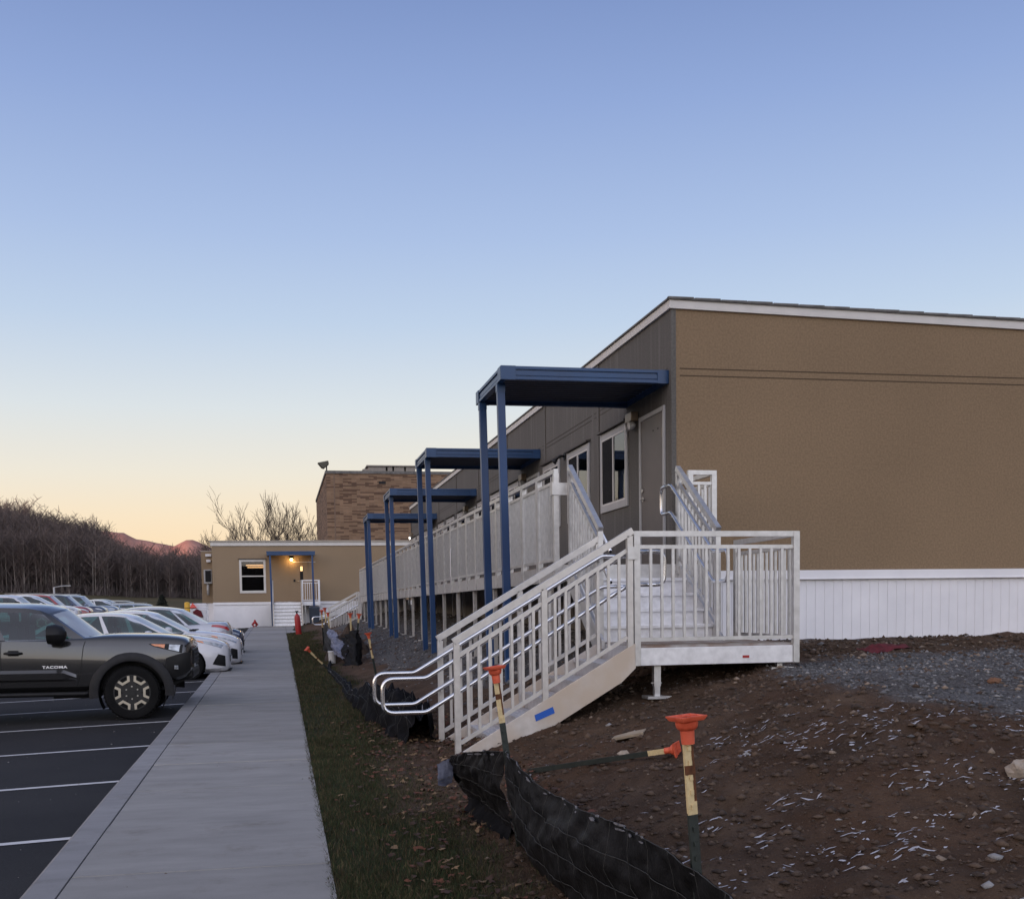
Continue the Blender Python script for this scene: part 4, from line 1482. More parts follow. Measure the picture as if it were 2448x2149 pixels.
b = MB(); b.box(XD0 - .02, XD0 - .001, YD0 - .01, YD0 + .10, ZU_ + .80, ZU_ + .94); b.box(XD0 + .0, XD0 + .16, YD0 - .012, YD0 - .0005, ZU_ + .80, ZU_ + .94)
b.build('joint_plate', 'alu', wk)
b = MB(); b.box(XD0 - .012, XD0 - .004, 21.15, 21.2, ZU_ + .1, ZU_ + .62)
b.build('white_strip', 'white_plastic', wk)


# ------------------------------------------------------------------ vehicles
def curve(xs, keys, vals):
    """smooth monotone-ish interpolation through keys (ascending)"""
    keys = np.asarray(keys, float); vals = np.asarray(vals, float)
    h = np.diff(keys); d = np.diff(vals) / h
    m = np.zeros(len(keys))
    m[0], m[-1] = d[0], d[-1]
    for i in range(1, len(keys) - 1):
        m[i] = 0 if d[i - 1] * d[i] <= 0 else 2 * d[i - 1] * d[i] / (d[i - 1] + d[i])
    xs = np.clip(xs, keys[0], keys[-1])
    k = np.clip(np.searchsorted(keys, xs) - 1, 0, len(h) - 1)
    t = (xs - keys[k]) / h[k]
    return ((2 * t ** 3 - 3 * t ** 2 + 1) * vals[k] + (t ** 3 - 2 * t ** 2 + t) * h[k] * m[k]
            + (-2 * t ** 3 + 3 * t ** 2) * vals[k + 1] + (t ** 3 - t ** 2) * h[k] * m[k + 1])


class Car:
    """car in its own frame: nose at x = 0, tail at x = -L, y to the left, z up from the ground"""

    def __init__(self, S):
        self.S = S

    def ring(self, x):
        """half section, bottom centre to top centre"""
        S = self.S
        g = lambda k: float(curve(np.array([x]), *S[k])[0])
        zb, zs, zt, w, ws = g('bottom'), g('shoulder'), g('top'), g('width'), g('wshoulder')
        zm = zb + (zs - zb) * S.get('crease', .55)
        rt = S.get('round', .10)
        return [(0, zb), (w * .86, zb), (w * .965, zb + .07), (w * .995, zb + (zm - zb) * .6), (w, zm), (w * .5 + ws * .5, zs - (zs - zm) * .35),
                (ws + .004, zs - .012), (ws - .03, zs + (zt - zs) * .35 + .004), (ws - .03 - rt, zs + (zt - zs) * .75), (ws * .45, zt - .008), (0, zt)]

    def surf(self, x, s, side=-1, off=0.0):
        """point on the body skin; s is a ring index as float"""
        r = self.ring(x)
        i = min(int(s), len(r) - 2); f = s - i
        y = r[i][0] * (1 - f) + r[i + 1][0] * f
        z = r[i][1] * (1 - f) + r[i + 1][1] * f
        ty, tz = r[i + 1][0] - r[i][0], r[i + 1][1] - r[i][1]
        n = Vector((0, tz, -ty)).normalized()
        r2 = self.ring(x - .03)
        y2 = r2[i][0] * (1 - f) + r2[i + 1][0] * f; z2 = r2[i][1] * (1 - f) + r2[i + 1][1] * f
        T = Vector((-.03, y2 - y, z2 - z)); U = Vector((0, ty, tz))
        nn = U.cross(T)
        if nn.length > 1e-9:
            n = nn.normalized()
            if n.y < -.2 or (abs(n.y) <= .2 and n.z < 0):
                n = -n
        p = Vector((x, y, z)) + n * off
        return Vector((p.x, p.y * side, p.z))

    def patch(self, corners, n=8, m=4, off=.006, side=-1):
        """mesh patch over the skin between four (x, s) corners: front-bottom, rear-bottom, rear-top, front-top"""
        b = MB(); b.smooth = True
        rows = []
        (x0, s0), (x1, s1), (x2, s2), (x3, s3) = corners
        for i in range(m + 1):
            v = i / m
            rows.append([self.surf((x0 * (1 - u) + x1 * u) * (1 - v) + (x3 * (1 - u) + x2 * u) * v,
                                   (s0 * (1 - u) + s1 * u) * (1 - v) + (s3 * (1 - u) + s2 * u) * v, side, off) for u in [j / n for j in range(n + 1)]])
        if side > 0:
            rows = [list(reversed(r)) for r in rows]
        b.grid(rows)
        return b


def car_body(car, root, paint, wheels, wr, arch):
    S = car.S
    xs = sorted(set([round(x, 3) for x in np.concatenate([np.linspace(-S['L'], -.5, 38), np.linspace(-.5, 0, 16), np.linspace(-S['L'], -S['L'] + .4, 10)])]))
    b = MB(); b.smooth = True
    rows = []
    for x in xs:
        h = car.ring(x)
        rows.append([(x, -y, z) for y, z in h] + [(x, y, z) for y, z in reversed(h[1:-1])])
    n = len(rows[0])
    ks = [b.pts(r) for r in rows]
    for a, c in zip(ks, ks[1:]):
        for j in range(n):
            j2 = (j + 1) % n
            b.face(a + j, a + j2, c + j2, c + j)
    b.smooth = False
    b.face(*[ks[0] + j for j in reversed(range(n))]); b.face(*[ks[-1] + j for j in range(n)])
    ob = b.build('body', [paint, 'black'], root, world=False, sharp=38)
    # wheel wells cut out of the solid body
    cut = MB()
    W = max(S['width'][1])
    for wx in wheels:
        for s in (-1, 1):
            seg = 28
            y0, y1 = sorted((s * (W - .30), s * (W + .15)))
            k = cut.pts([(wx + math.cos(2 * math.pi * j / seg) * arch, y0, wr + math.sin(2 * math.pi * j / seg) * arch) for j in range(seg)])
            k2 = cut.pts([(wx + math.cos(2 * math.pi * j / seg) * arch, y1, wr + math.sin(2 * math.pi * j / seg) * arch) for j in range(seg)])
            cut.face(*[k + j for j in range(seg)]); cut.face(*[k2 + j for j in reversed(range(seg))])
            for j in range(seg):
                j2 = (j + 1) % seg
                cut.face(k + j, k2 + j, k2 + j2, k + j2)
    co = cut.build('cut', 'black', None)
    for p in co.data.polygons:
        p.material_index = 0
    md = ob.modifiers.new('wells', 'BOOLEAN'); md.operation = 'DIFFERENCE'; md.object = co; md.solver = 'EXACT'
    try:
        md.material_mode = 'TRANSFER'
    except Exception:
        pass
    dg = bpy.context.evaluated_depsgraph_get()
    me = bpy.data.meshes.new_from_object(ob.evaluated_get(dg))
    ob.modifiers.clear()
    ob.data = me
    bpy.data.objects.remove(co)
    me.set_sharp_from_angle(angle=RAD(38))
    return ob


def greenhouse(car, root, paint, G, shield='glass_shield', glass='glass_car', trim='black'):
    """cabin: pillars and roof as one painted shell, each window a pane of its own"""
    xb = lambda u: G['base'][0] + (G['base'][1] - G['base'][0]) * u
    xt = lambda u: G['top'][0] + (G['top'][1] - G['top'][0]) * u

    def base(u, sd):
        x = xb(u)
        zs = float(curve(np.array([x]), *car.S['shoulder'])[0]); ws = float(curve(np.array([x]), *car.S['wshoulder'])[0])
        return Vector((x, sd * (ws - G.get('inset', .015) - .0), zs - .015))

    def top(u, sd):
        z = float(curve(np.array([u]), *G['roof'])[0]); w = float(curve(np.array([u]), *G['wroof'])[0])
        return Vector((xt(u), sd * w, z))

    def side(u, v, sd, off=0.0):
        p = base(u, sd) * (1 - v) + top(u, sd) * v
        return p + Vector((0, sd * (math.sin(math.pi * v) * G.get('bulge', .03) + off), 0))
    ub, vb = G['u'], G['v']
    win = G['windows']           # set of u-cells that are glass between v[1] and v[2]
    shell = MB(); shell.smooth = True
    panes = []
    for sd in (-1, 1):
        for i, (u0, u1) in enumerate(zip(ub, ub[1:])):
            for j, (v0, v1) in enumerate(zip(vb, vb[1:])):
                nu, nv = max(1, int((u1 - u0) / .05)), max(1, int((v1 - v0) / .12))
                rows = [[side(u0 + (u1 - u0) * a / nu, v0 + (v1 - v0) * c / nv, sd, 0) for a in range(nu + 1)] for c in range(nv + 1)]
                if sd > 0:
                    rows = [list(reversed(r)) for r in rows]
                if j == 1 and i in win:
                    b = MB(); b.smooth = True; b.grid(rows)
                    panes.append((b, sd))
                else:
                    shell.grid(rows)
    # roof skin
    nu = 16
    rows = []
    cr_ = G.get('crown', .05)
    for a in range(nu + 1):
        u = a / nu
        p, q = top(u, -1), top(u, 1)
        bx = G.get('bow_f', .10) * max(0, 1 - 3 * u) ** 1.5 - G.get('bow_r', .06) * max(0, 1 - 3 * (1 - u)) ** 1.5
        rows.append([p.lerp(q, c / 10) + Vector((bx * (1 - (2 * c / 10 - 1) ** 2), 0, cr_ * (1 - (2 * c / 10 - 1) ** 2))) for c in range(11)])
    shell.grid([list(reversed(r)) for r in rows])
    # windscreen and rear window: frames in the shell, glass apart
    ends = []
    for (u, sgn, bow) in ((0.0, 1, G.get('bow_f', .10)), (1.0, -1, G.get('bow_r', .06))):
        def pt(a, v):
            p, q = side(u, v, -1), side(u, v, 1)
            return p.lerp(q, a) + Vector((sgn * bow * (1 - (2 * a - 1) ** 2), 0, cr_ * v * (1 - (2 * a - 1) ** 2)))
        A = [0, .035, .965, 1]; V = [0, .03, .94, 1]
        for i in range(3):
            for j in range(3):
                na, nv = (1, 10, 1)[i], (1, 6, 1)[j]
                rows = [[pt(A[i] + (A[i + 1] - A[i]) * c / na, V[j] + (V[j + 1] - V[j]) * r / nv) for c in range(na + 1)] for r in range(nv + 1)]
                if sgn < 0:
                    rows = [list(reversed(r)) for r in rows]
                if i == 1 and j == 1:
                    b = MB(); b.smooth = True; b.grid(rows); ends.append((b, sgn))
                else:
                    shell.grid(rows)
    sh = shell.build('cabin_shell', paint, root, world=False, sharp=40)
    for b, sd in panes:
        b.build('side_window', glass, root, world=False)
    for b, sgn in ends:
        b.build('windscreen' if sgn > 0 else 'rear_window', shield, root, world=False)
    # cabin floor, dash and seats seen through the glass
    b = MB()
    x0, x1 = G['base'][0] - .1, G['base'][1] + .15
    zb = float(curve(np.array([(x0 + x1) / 2]), *car.S['shoulder'])[0])
    wf = float(curve(np.array([(x0 + x1) / 2]), *car.S['wshoulder'])[0]) - .09
    for sx in G['seats']:
        for sy in (-.36, .36):
            b.box(sx - .10, sx + .03, sy - .24, sy + .24, zb - .03, zb + .20)
            b.box(sx - .10, sx - .02, sy - .12, sy + .12, zb + .22, zb + .40)
            b.box(sx - .08, sx - .05, sy - .05, sy + .05, zb + .19, zb + .23)
    b.build('seats', 'black', root, world=False, bevel=.03)
    return side


def wheel(root, x, y, r, w, sd, style, rim_mat):
    """tyre with rim; sd = outer side"""
    t = MB()
    hw = w / 2
    prof = [(r * .66, -hw * .8), (r * .80, -hw), (r * .95, -hw * .96), (r, -hw * .72), (r, hw * .72), (r * .95, hw * .96), (r * .80, hw), (r * .66, hw * .8)]
    t.lathe(prof, 32, 'Y', (x, y, r))
    k = int(40)
    for j in range(k):
        a = 2 * math.pi * j / k
        c, s = math.cos(a), math.sin(a)
        for yy in (-hw * .80, hw * .80):
            p = Vector((x + c * (r - .002), y + yy, r + s * (r - .002)))
            t.bar(p - Vector((0, hw * .17, 0)), p + Vector((0, hw * .17, 0)), .03, .012, up=(c, 0, s))
    ty = t.build('tyre', 'rubber', root, world=False, sharp=40)
    b = MB()
    ri = r * .64
    o = sd * hw * .62
    b.lathe([(ri * 1.04, o * .9), (ri * 1.04, o + sd * .03), (ri * .97, o + sd * .03), (ri * .93, o - sd * .03), (.02, o - sd * .04)], 32, 'Y', (x, y, r))
    f = y + o + sd * .012
    P = lambda rr, a, d=0: (x + rr * math.cos(a), f + d, r + rr * math.sin(a))
    if style == 'truck':
        for j in range(6):
            a = math.pi / 6 + j * math.pi / 3
            b.prism([P(.03, a - 1.2), P(ri * .52, a - .5), P(ri * .97, a - .23), P(ri * .97, a + .23), P(ri * .52, a + .5), P(.03, a + 1.2)], (0, sd * .012, 0))
    else:
        for j in range(10):
            a = j * math.pi / 5
            b.prism([P(.04, a - .5), P(ri * .95, a - .085), P(ri * .95, a + .085), P(.04, a + .5)], (0, sd * .014, 0))
    b.tube([(x, f, r), (x, f + sd * .03, r)], .045, 16)
    rm = b.build('rim', rim_mat, ty, world=False, sharp=40)
    if style == 'truck':
        for j in range(6):
            a = j * math.pi / 3
            b = MB()
            path = [(ri * .99, a - .40), (ri * .99, a - .26), (ri * .77, a - .20), (ri * .77, a + .20), (ri * .99, a + .26), (ri * .99, a + .40), (ri * .66, a + .37), (ri * .62, a), (ri * .66, a - .37)]
            b.prism([P(q_, c, sd * .016) for q_, c in path], (0, sd * .006, 0))
            b.build('rim_accent', 'rim_silver', rm, world=False)
        for j in range(6):
            a = j * math.pi / 3 + .52
            b = MB(); b.tube([P(ri * .36, a, sd * .01), P(ri * .36, a, sd * .028)], .011, 8)
            b.build('wheel_nut', 'steel', rm, world=False)
    return ty


M['flare'] = mat('dark_flare_plastic', (0.018, 0.018, 0.02), .55, var=.2, scale=12, spec=.25)
M['rim_silver'] = mat('machined_rim', (0.62, 0.57, 0.48), 0.3, 0.8, var=0.1)
M['rim_alloy'] = mat('silver_alloy_rim', (0.45, 0.45, 0.47), 0.3, 0.9, var=0.15)
M['rim_black'] = mat('black_rim', (0.02, 0.02, 0.021), 0.4, 0.3)


def paint_mat(name, base, metal=0.0, rough=0.3, coat=1.0):
    m = mat(name, base, rough, metal, var=0.06, scale=2.5, coat=coat)
    return m


M['paint_charcoal'] = paint_mat('charcoal_metallic_paint', (0.060, 0.059, 0.060), 0.7, 0.22)
M['paint_white'] = paint_mat('white_car_paint', (0.62, 0.62, 0.65), 0.0, 0.35)
M['paint_silver'] = paint_mat('silver_car_paint', (0.45, 0.46, 0.50), 0.5, 0.35)
M['paint_red'] = paint_mat('red_car_paint', (0.26, 0.02, 0.018), 0.1, 0.35)
M['paint_navy'] = paint_mat('navy_car_paint', (0.018, 0.03, 0.07), 0.3, 0.35)
M['paint_black'] = paint_mat('black_car_paint', (0.02, 0.019, 0.022), 0.2, 0.35)
M['paint_blue_grey'] = paint_mat('blue_grey_car_paint', (0.20, 0.25, 0.33), 0.4, 0.35)
M['lens_clear'] = mat('headlamp_lens', (0.34, 0.36, 0.38), 0.12, 0.55, var=0.5, scale=18, coat=1)
M['lens_amber'] = mat('amber_lens', (0.72, 0.26, 0.10), 0.2, 0.0, var=0.2, scale=15, coat=1)
M['lens_red'] = mat('red_lens', (0.42, 0.02, 0.025), 0.18, 0.0, var=0.25, scale=15, coat=1)
M['chrome'] = mat('chrome', (0.7, 0.7, 0.72), 0.12, 1.0, var=0.05)


def mirror(root, p, sd, paint, s=1.0):
    b = MB(); b.smooth = True
    x, y, z = p
    y += sd * .02
    b.grid([[(x - .03 * s, y + sd * (.01 + .10 * s * math.cos(a)) , z + .0 + .085 * s * math.sin(a)) for a in [2 * math.pi * j / 14 for j in range(15)]],
            [(x + .04 * s, y + sd * (.01 + .115 * s * math.cos(a)), z + .095 * s * math.sin(a)) for a in [2 * math.pi * j / 14 for j in range(15)]],
            [(x + .10 * s, y + sd * (.0 + .085 * s * math.cos(a)), z + .075 * s * math.sin(a)) for a in [2 * math.pi * j / 14 for j in range(15)]],
            [(x + .125 * s, y + sd * (-.01 + .03 * s * math.cos(a)), z + .03 * s * math.sin(a)) for a in [2 * math.pi * j / 14 for j in range(15)]]])
    b.smooth = False
    b.bar((x + .03, y - sd * .16, z - .05 * s), (x + .03, y - sd * .02, z - .03 * s), .05, .03)
    ob = b.build('wing_mirror', paint, root, world=False)
    return ob


def make_sedan(name, label, paint, group, L=4.62, face='a', reverse=False):
    S = dict(L=L, crease=.6, round=.12)
    k = [-L, -L + .12, -L + .35, -3.3, -1.9, -.95, -.45, -.16, -.04, 0]
    S['bottom'] = (k, [.42, .28, .22, .18, .18, .18, .17, .18, .20, .24])
    S['shoulder'] = (k, [.80, .93, .975, .955, .92, .87, .81, .74, .68, .62])
    S['top'] = (k, [.88, 1.04, 1.06, .97, .98, .965, .90, .81, .735, .66])
    S['width'] = (k, [.66, .80, .87, .90, .90, .895, .88, .82, .73, .62])
    S['wshoulder'] = (k, [.58, .72, .79, .835, .84, .82, .78, .70, .60, .50])
    c = Car(S)
    t = thing(name, label, 'car', (0, 0, 0), group=group)
    car_body(c, t, paint, (-.84, -3.58), .325, .365)
    G = dict(base=(-1.04, -4.15), top=(-2.0, -3.35), roof=([0, .12, .35, .6, .85, 1], [1.35, 1.40, 1.43, 1.425, 1.39, 1.35]),
             wroof=([0, .5, 1], [.57, .60, .56]), u=[0, .035, .42, .455, .80, .825, .93, 1], v=[0, .06, .90, 1], windows={1, 3, 5}, seats=(-2.35, -3.2), crown=.035)
    greenhouse(c, t, paint, G)
    for wx in (-.84, -3.58):
        for sd in (-1, 1):
            wheel(t, wx, sd * .80, .325, .21, sd, 'sedan', 'rim_alloy')
    for sd in (-1, 1):
        side = sd
        hl = c.patch([(-.16, 5.0), (-.62, 5.75), (-.70, 6.35), (-.11, 6.2)] if face == 'a' else [(-.10, 5.0), (-.60, 5.9), (-.78, 6.4), (-.10, 5.7)], 10, 4, .005, side).build('headlight', 'lens_clear', t, world=False)
        c.patch([(-.50, 5.55), (-.64, 5.85), (-.67, 6.2), (-.54, 6.05)], 4, 3, .010, side).build('indicator', 'lens_amber', hl, world=False)
        c.patch([(-.08, 2.2), (-.34, 2.6), (-.22, 4.1), (-.08, 4.0)], 6, 4, .005, side).build('fog_lamp_recess', 'black', t, world=False)
        tl = c.patch([(-L + .07, 5.1), (-L + .48, 5.6), (-L + .46, 6.1), (-L + .05, 6.1)], 8, 3, .006, side).build('tail_light', 'lens_red', t, world=False)
        mirror(t, (-1.62, sd * .96, .98), sd, paint, .9)
        for x in (-2.45, -3.45):
            b = MB(); p = c.surf(x, 5.3, side, .012); b.bar(p - Vector((.09, 0, 0)), p + Vector((.09, 0, 0)), .02, .022); b.build('door_handle', paint, t, world=False, bevel=.005)
        # shut lines
        for (xa, xb) in ((-1.22, -1.30), (-2.52, -2.56), (-3.50, -3.32)):
            b = MB()
            rows = [[c.surf(xa + (xb - xa) * i / 8 + d, 2.0 + 4.2 * i / 8, side, .0025) for d in (-.004, .004)] for i in range(9)]
            b.grid(rows); b.build('door_gap', 'black', t, world=False)
    b = MB(); b.box(-.02, .012, -.42, .42, .36, .50)
    b.build('grille', 'black', t, world=False, bevel=.01)
    b = MB(); b.box(-.30, .01, -.55, .55, .165, .19)
    b.build('chin_spoiler', 'black', t, world=False)
    b = MB(); b.box(-1.16, -1.02, -.62, .62, .965, .985)
    b.build('wiper_cowl', 'black', t, world=False)
    b = MB(); b.box(.008, .02, -.26, .26, .36, .47)
    b.build('number_plate', 'white_plastic', t, world=False)
    return t


def make_suv(name, label, paint, group):
    L = 4.7
    S = dict(L=L, crease=.6, round=.10)
    k = [-L, -L + .08, -L + .3, -3.3, -1.8, -.9, -.35, -.12, -.03, 0]
    S['bottom'] = (k, [.42, .34, .30, .26, .25, .26, .25, .26, .30, .34])
    S['shoulder'] = (k, [.98, 1.04, 1.06, 1.05, 1.03, 1.00, .95, .86, .76, .68])
    S['top'] = (k, [1.0, 1.06, 1.07, 1.06, 1.08, 1.10, 1.06, .95, .82, .72])
    S['width'] = (k, [.80, .88, .92, .93, .93, .925, .90, .80, .70, .60])
    S['wshoulder'] = (k, [.76, .84, .87, .88, .88, .87, .84, .74, .62, .52])
    c = Car(S)
    t = thing(name, label, 'car', (0, 0, 0), group=group)
    car_body(c, t, paint, (-.92, -3.62), .36, .41)
    G = dict(base=(-1.32, -4.62), top=(-2.0, -4.35), roof=([0, .15, .5, .85, 1], [1.60, 1.66, 1.69, 1.67, 1.63]), wroof=([0, .5, 1], [.62, .65, .62]),
             u=[0, .05, .37, .40, .68, .71, .96, 1], v=[0, .06, .88, 1], windows={1, 3, 5}, seats=(-2.4, -3.3), crown=.035)
    greenhouse(c, t, paint, G)
    for wx in (-.92, -3.62):
        for sd in (-1, 1):
            wheel(t, wx, sd * .82, .36, .23, sd, 'sedan', 'rim_alloy')
    for sd in (-1, 1):
        c.patch([(-.10, 5.0), (-.50, 5.5), (-.55, 6.2), (-.09, 6.1)], 8, 4, .005, sd).build('headlight', 'lens_clear', t, world=False)
        c.patch([(-L + .03, 4.6), (-L + .25, 4.8), (-L + .25, 6.1), (-L + .03, 6.1)], 6, 3, .006, sd).build('tail_light', 'lens_red', t, world=False)
        mirror(t, (-1.72, sd * 1.02, 1.12), sd, paint, 1.0)
    b = MB(); b.box(-.02, .015, -.5, .5, .55, .78); b.build('grille', 'black', t, world=False)
    b = MB()
    for sd in (-1, 1):
        b.tube([(-2.2, sd * .60, 1.73), (-4.1, sd * .60, 1.74)], .016, 8)
    b.build('roof_rail', 'trim_grey', t, world=False)
    return t


def make_pickup(name, label, paint, group, badge=True):
    L = 5.40
    S = dict(L=L, crease=.62, round=.09)
    k = [-L, -L + .06, -L + .3, -3.9, -2.6, -1.5, -1.1, -.55, -.20, -.07, -.02, 0]
    S['bottom'] = (k, [.62, .58, .50, .44, .42, .42, .44, .50, .55, .60, .63, .66])
    S['shoulder'] = (k, [1.12, 1.16, 1.17, 1.165, 1.155, 1.145, 1.135, 1.12, 1.105, 1.085, 1.05, 1.02])
    S['top'] = (k, [1.12, 1.165, 1.175, 1.17, 1.16, 1.20, 1.235, 1.225, 1.195, 1.165, 1.12, 1.08])
    S['width'] = (k, [.84, .90, .915, .915, .915, .915, .915, .905, .885, .85, .81, .77])
    S['wshoulder'] = (k, [.82, .87, .88, .88, .88, .87, .86, .85, .83, .795, .755, .72])
    c = Car(S)
    t = thing(name, label, 'pickup truck', (0, 0, 0), group=group)
    WX = (-.82, -4.06)
    R_ = .388
    car_body(c, t, paint, WX, R_, .47)
    G = dict(base=(-1.40, -3.72), top=(-1.97, -3.62), roof=([0, .06, .2, .5, .85, 1], [1.53, 1.57, 1.61, 1.62, 1.61, 1.585]), wroof=([0, .5, 1], [.60, .63, .61]),
             u=[0, .075, .475, .525, .90, 1], v=[0, .03, .86, 1], windows={1, 3}, seats=(-2.42, -3.25), crown=.075, inset=.02, bulge=.025, bow_f=.16)
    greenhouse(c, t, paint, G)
    for wx in WX:
        for sd in (-1, 1):
            wheel(t, wx, sd * .80, R_, .265, sd, 'truck', 'rim_black')
            # flared arch
            b = MB()
            rows = []
            for i in range(25):
                a = RAD(-6 + 194 * i / 24)
                tp = min(1, (i + 1) / 5, (25 - i) / 5)
                ca, sa = math.cos(a), math.sin(a)
                pr = []
                for (rr, yo) in ((.458, .88), (.458, .918 + .016 * tp), (.474, .922 + .020 * tp), (.555, .914 + .014 * tp), (.59, .905)):
                    px, pz = wx + ca * rr * (1.0), R_ + sa * rr * .98
                    pr.append((px, sd * yo, pz))
                rows.append(pr if sd < 0 else list(reversed(pr)))
            b.smooth = True
            b.grid(rows)
            b.build('wheel_arch', 'flare', t, world=False)
            b = MB()
            rows = []
            for i in range(25):
                a = RAD(-30 + 240 * i / 24)
                rows.append([(wx + math.cos(a) * .465, sd * .62, R_ + math.sin(a) * .465), (wx + math.cos(a) * .465, sd * .90, R_ + math.sin(a) * .465)])
            b.grid(rows)
            b.build('wheel_well', 'black', t, world=False)
    for sd in (-1, 1):
        hl = c.patch([(-.12, 4.35), (-.50, 5.05), (-.575, 5.62), (-.10, 5.65)], 10, 5, .008, sd).build('headlight', 'black', t, world=False)
        c.patch([(-.36, 4.88), (-.49, 5.12), (-.55, 5.55), (-.35, 5.5)], 5, 3, .014, sd).build('indicator', 'lens_amber', hl, world=False)
        c.patch([(-.16, 4.5), (-.30, 4.75), (-.29, 5.5), (-.14, 5.5)], 5, 4, .014, sd).build('headlight_lens', 'lens_clear', hl, world=False)
        c.patch([(-.02, 2.0), (-.36, 1.7), (-.34, 3.9), (-.02, 4.5)], 6, 4, .02, sd).build('bumper_corner', 'black', t, world=False)
        b = MB(); p = c.surf(-.20, 2.9, sd, .03); b.box(p.x - .03, p.x + .03, p.y - .02, p.y + .02, p.z - .03, p.z + .03)
        b.build('fog_lamp', 'lens_clear', t, world=False, bevel=.01)
        mirror(t, (-1.86, sd * 1.02, 1.235), sd, 'black', 1.55)
        for x, lab in ((-2.40, 0), (-3.45, 0)):
            b = MB(); p = c.surf(x, 4.55, sd, .02)
            b.tube([p + Vector((-.12, 0, 0)), p + Vector((-.06, sd * .012, 0)), p + Vector((.06, sd * .012, 0)), p + Vector((.12, 0, 0))], .02, 8, radii=[.014, .024, .024, .014])
            b.build('door_handle', 'black', t, world=False)
            c.patch([(x + .07, 4.35), (x - .07, 4.35), (x - .07, 4.78), (x + .07, 4.78)], 3, 3, .003, sd).build('handle_recess', 'black', t, world=False)
        for pts in ([(-1.44, 6.0), (-1.47, 4.9), (-1.50, 3.4), (-1.56, 2.0)], [(-2.56, 6.1), (-2.57, 4), (-2.58, 2.0)], [(-3.74, 6.1), (-3.75, 4), (-3.76, 2.0)]):
            b = MB()
            rows = []
            for i in range(13):
                f = i / 12 * (len(pts) - 1); j = min(int(f), len(pts) - 2); f -= j
                x = pts[j][0] * (1 - f) + pts[j + 1][0] * f; s = pts[j][1] * (1 - f) + pts[j + 1][1] * f
                rows.append([c.surf(x + d, s, sd, .003) for d in (-.005, .005)])
            b.grid(rows); b.build('door_gap', 'black', t, world=False)
        # lower door moulding and side step
        b = MB(); b.smooth = True
        rows = []
        for i in range(26):
            x = -1.57 - (3.70 - 1.57) * i / 25
            e = min(1.0, i / 2.0)
            def at(z):
                r_ = c.ring(x)
                return float(np.interp(z, [q_[1] for q_ in r_[1:6]], [q_[0] for q_ in r_[1:6]]))
            zt = .735 - .07 * (1 - e)
            rows.append([(x, sd * (at(zt) + .001), zt), (x, sd * (at(.69) + .034 * e), zt - .045), (x, sd * (at(.60) + .036 * e), .60), (x, sd * (at(.57) + .001), .57)])
        if sd > 0:
            rows = [list(reversed(r_)) for r_ in rows]
        b.grid(rows)
        b.build('door_moulding', paint, t, world=False, sharp=25)
        b = MB(); b.tube(fillet([(-1.36, sd * .80, .42), (-1.46, sd * .87, .385), (-3.55, sd * .87, .385), (-3.65, sd * .80, .42)], .05), .035, 10)
        b.box(-3.5, -1.5, sd * .70 - .06, sd * .70 + .06, .40, .45)
        b.build('side_step', 'black', t, world=False)
        c.patch([(-L + .02, 4.2), (-L + .16, 4.2), (-L + .16, 6.0), (-L + .02, 6.0)], 4, 4, .006, sd).build('tail_light', 'lens_red', t, world=False)
    b = MB()
    b.box(-.03, .02, -.52, .52, .76, .99)
    g = b.build('grille', 'black', t, world=False, bevel=.02)
    b = MB()
    for z in (.80, .86, .92):
        b.box(.021, .03, -.48, .48, z, z + .02)
    b.build('grille_bar', 'grey_dark', g, world=False)
    b = MB(); b.box(-.30, .02, -.70, .70, .55, .72)
    b.build('front_bumper', 'black', t, world=False, bevel=.05)
    b = MB()
    k_ = b.pts([(-.06, -.5, .55), (-.06, .5, .55), (-.50, .45, .36), (-.50, -.45, .36), (-.06, -.5, .60), (-.06, .5, .60), (-.50, .45, .42), (-.50, -.45, .42)])
    for f in ((0, 1, 2, 3), (7, 6, 5, 4), (0, 4, 5, 1), (1, 5, 6, 2), (2, 6, 7, 3), (3, 7, 4, 0)):
        b.face(*[k_ + i for i in f])
    b.build('skid_plate', 'grey_dark', t, world=False)
    b = MB(); b.box(-4.6, -.75, -.35, .35, .36, .46); b.box(-1.95, -1.35, -.55, .1, .30, .40)
    b.tube([(-.82, -.75, R_), (-.82, .75, R_)], .05, 10); b.tube([(-4.06, -.75, R_), (-4.06, .75, R_)], .06, 10)
    b.build('chassis', 'black', t, world=False)
    b = MB(); b.box(-1.50, -1.36, -.62, .62, 1.175, 1.20)
    b.build('wiper_cowl', 'black', t, world=False)
    if badge:
        for sd in (-1,):
            cu = bpy.data.curves.new('model_lettering', 'FONT')
            cu.body = 'TACOMA'
            cu.size = .072; cu.extrude = .004; cu.offset = .0022; cu.space_character = 1.14
            cu.align_x = 'CENTER'
            tmp = bpy.data.objects.new('door_lettering', cu)
            COL.objects.link(tmp)
            bpy.context.view_layer.update()
            me = bpy.data.meshes.new_from_object(tmp.evaluated_get(bpy.context.evaluated_depsgraph_get()))
            bpy.data.objects.remove(tmp)
            me.materials.clear(); me.materials.append(M['badge'])
            tx = bpy.data.objects.new('door_lettering', me)
            COL.objects.link(tx)
            tx.location = c.surf(-1.855, 3.36, sd, .004)
            tx.rotation_euler = (RAD(88), 0, 0)
            tx.scale = (1.0, .72, 1)
            tx.parent = t
    return t


M['badge'] = mat('bright_badge', (0.85, 0.85, 0.86), 0.25, 0.2, var=0.03)


def place(t, nose_x, yc, rot=0.0, z=None, tilt=0.0):
    """put a car with its nose (or tail, when turned round) at nose_x, centre line at yc"""
    t.location = (nose_x, yc, float(lot_z(nose_x - 2.0, yc)) if z is None else z)
    t.rotation_euler = (0, tilt, rot)


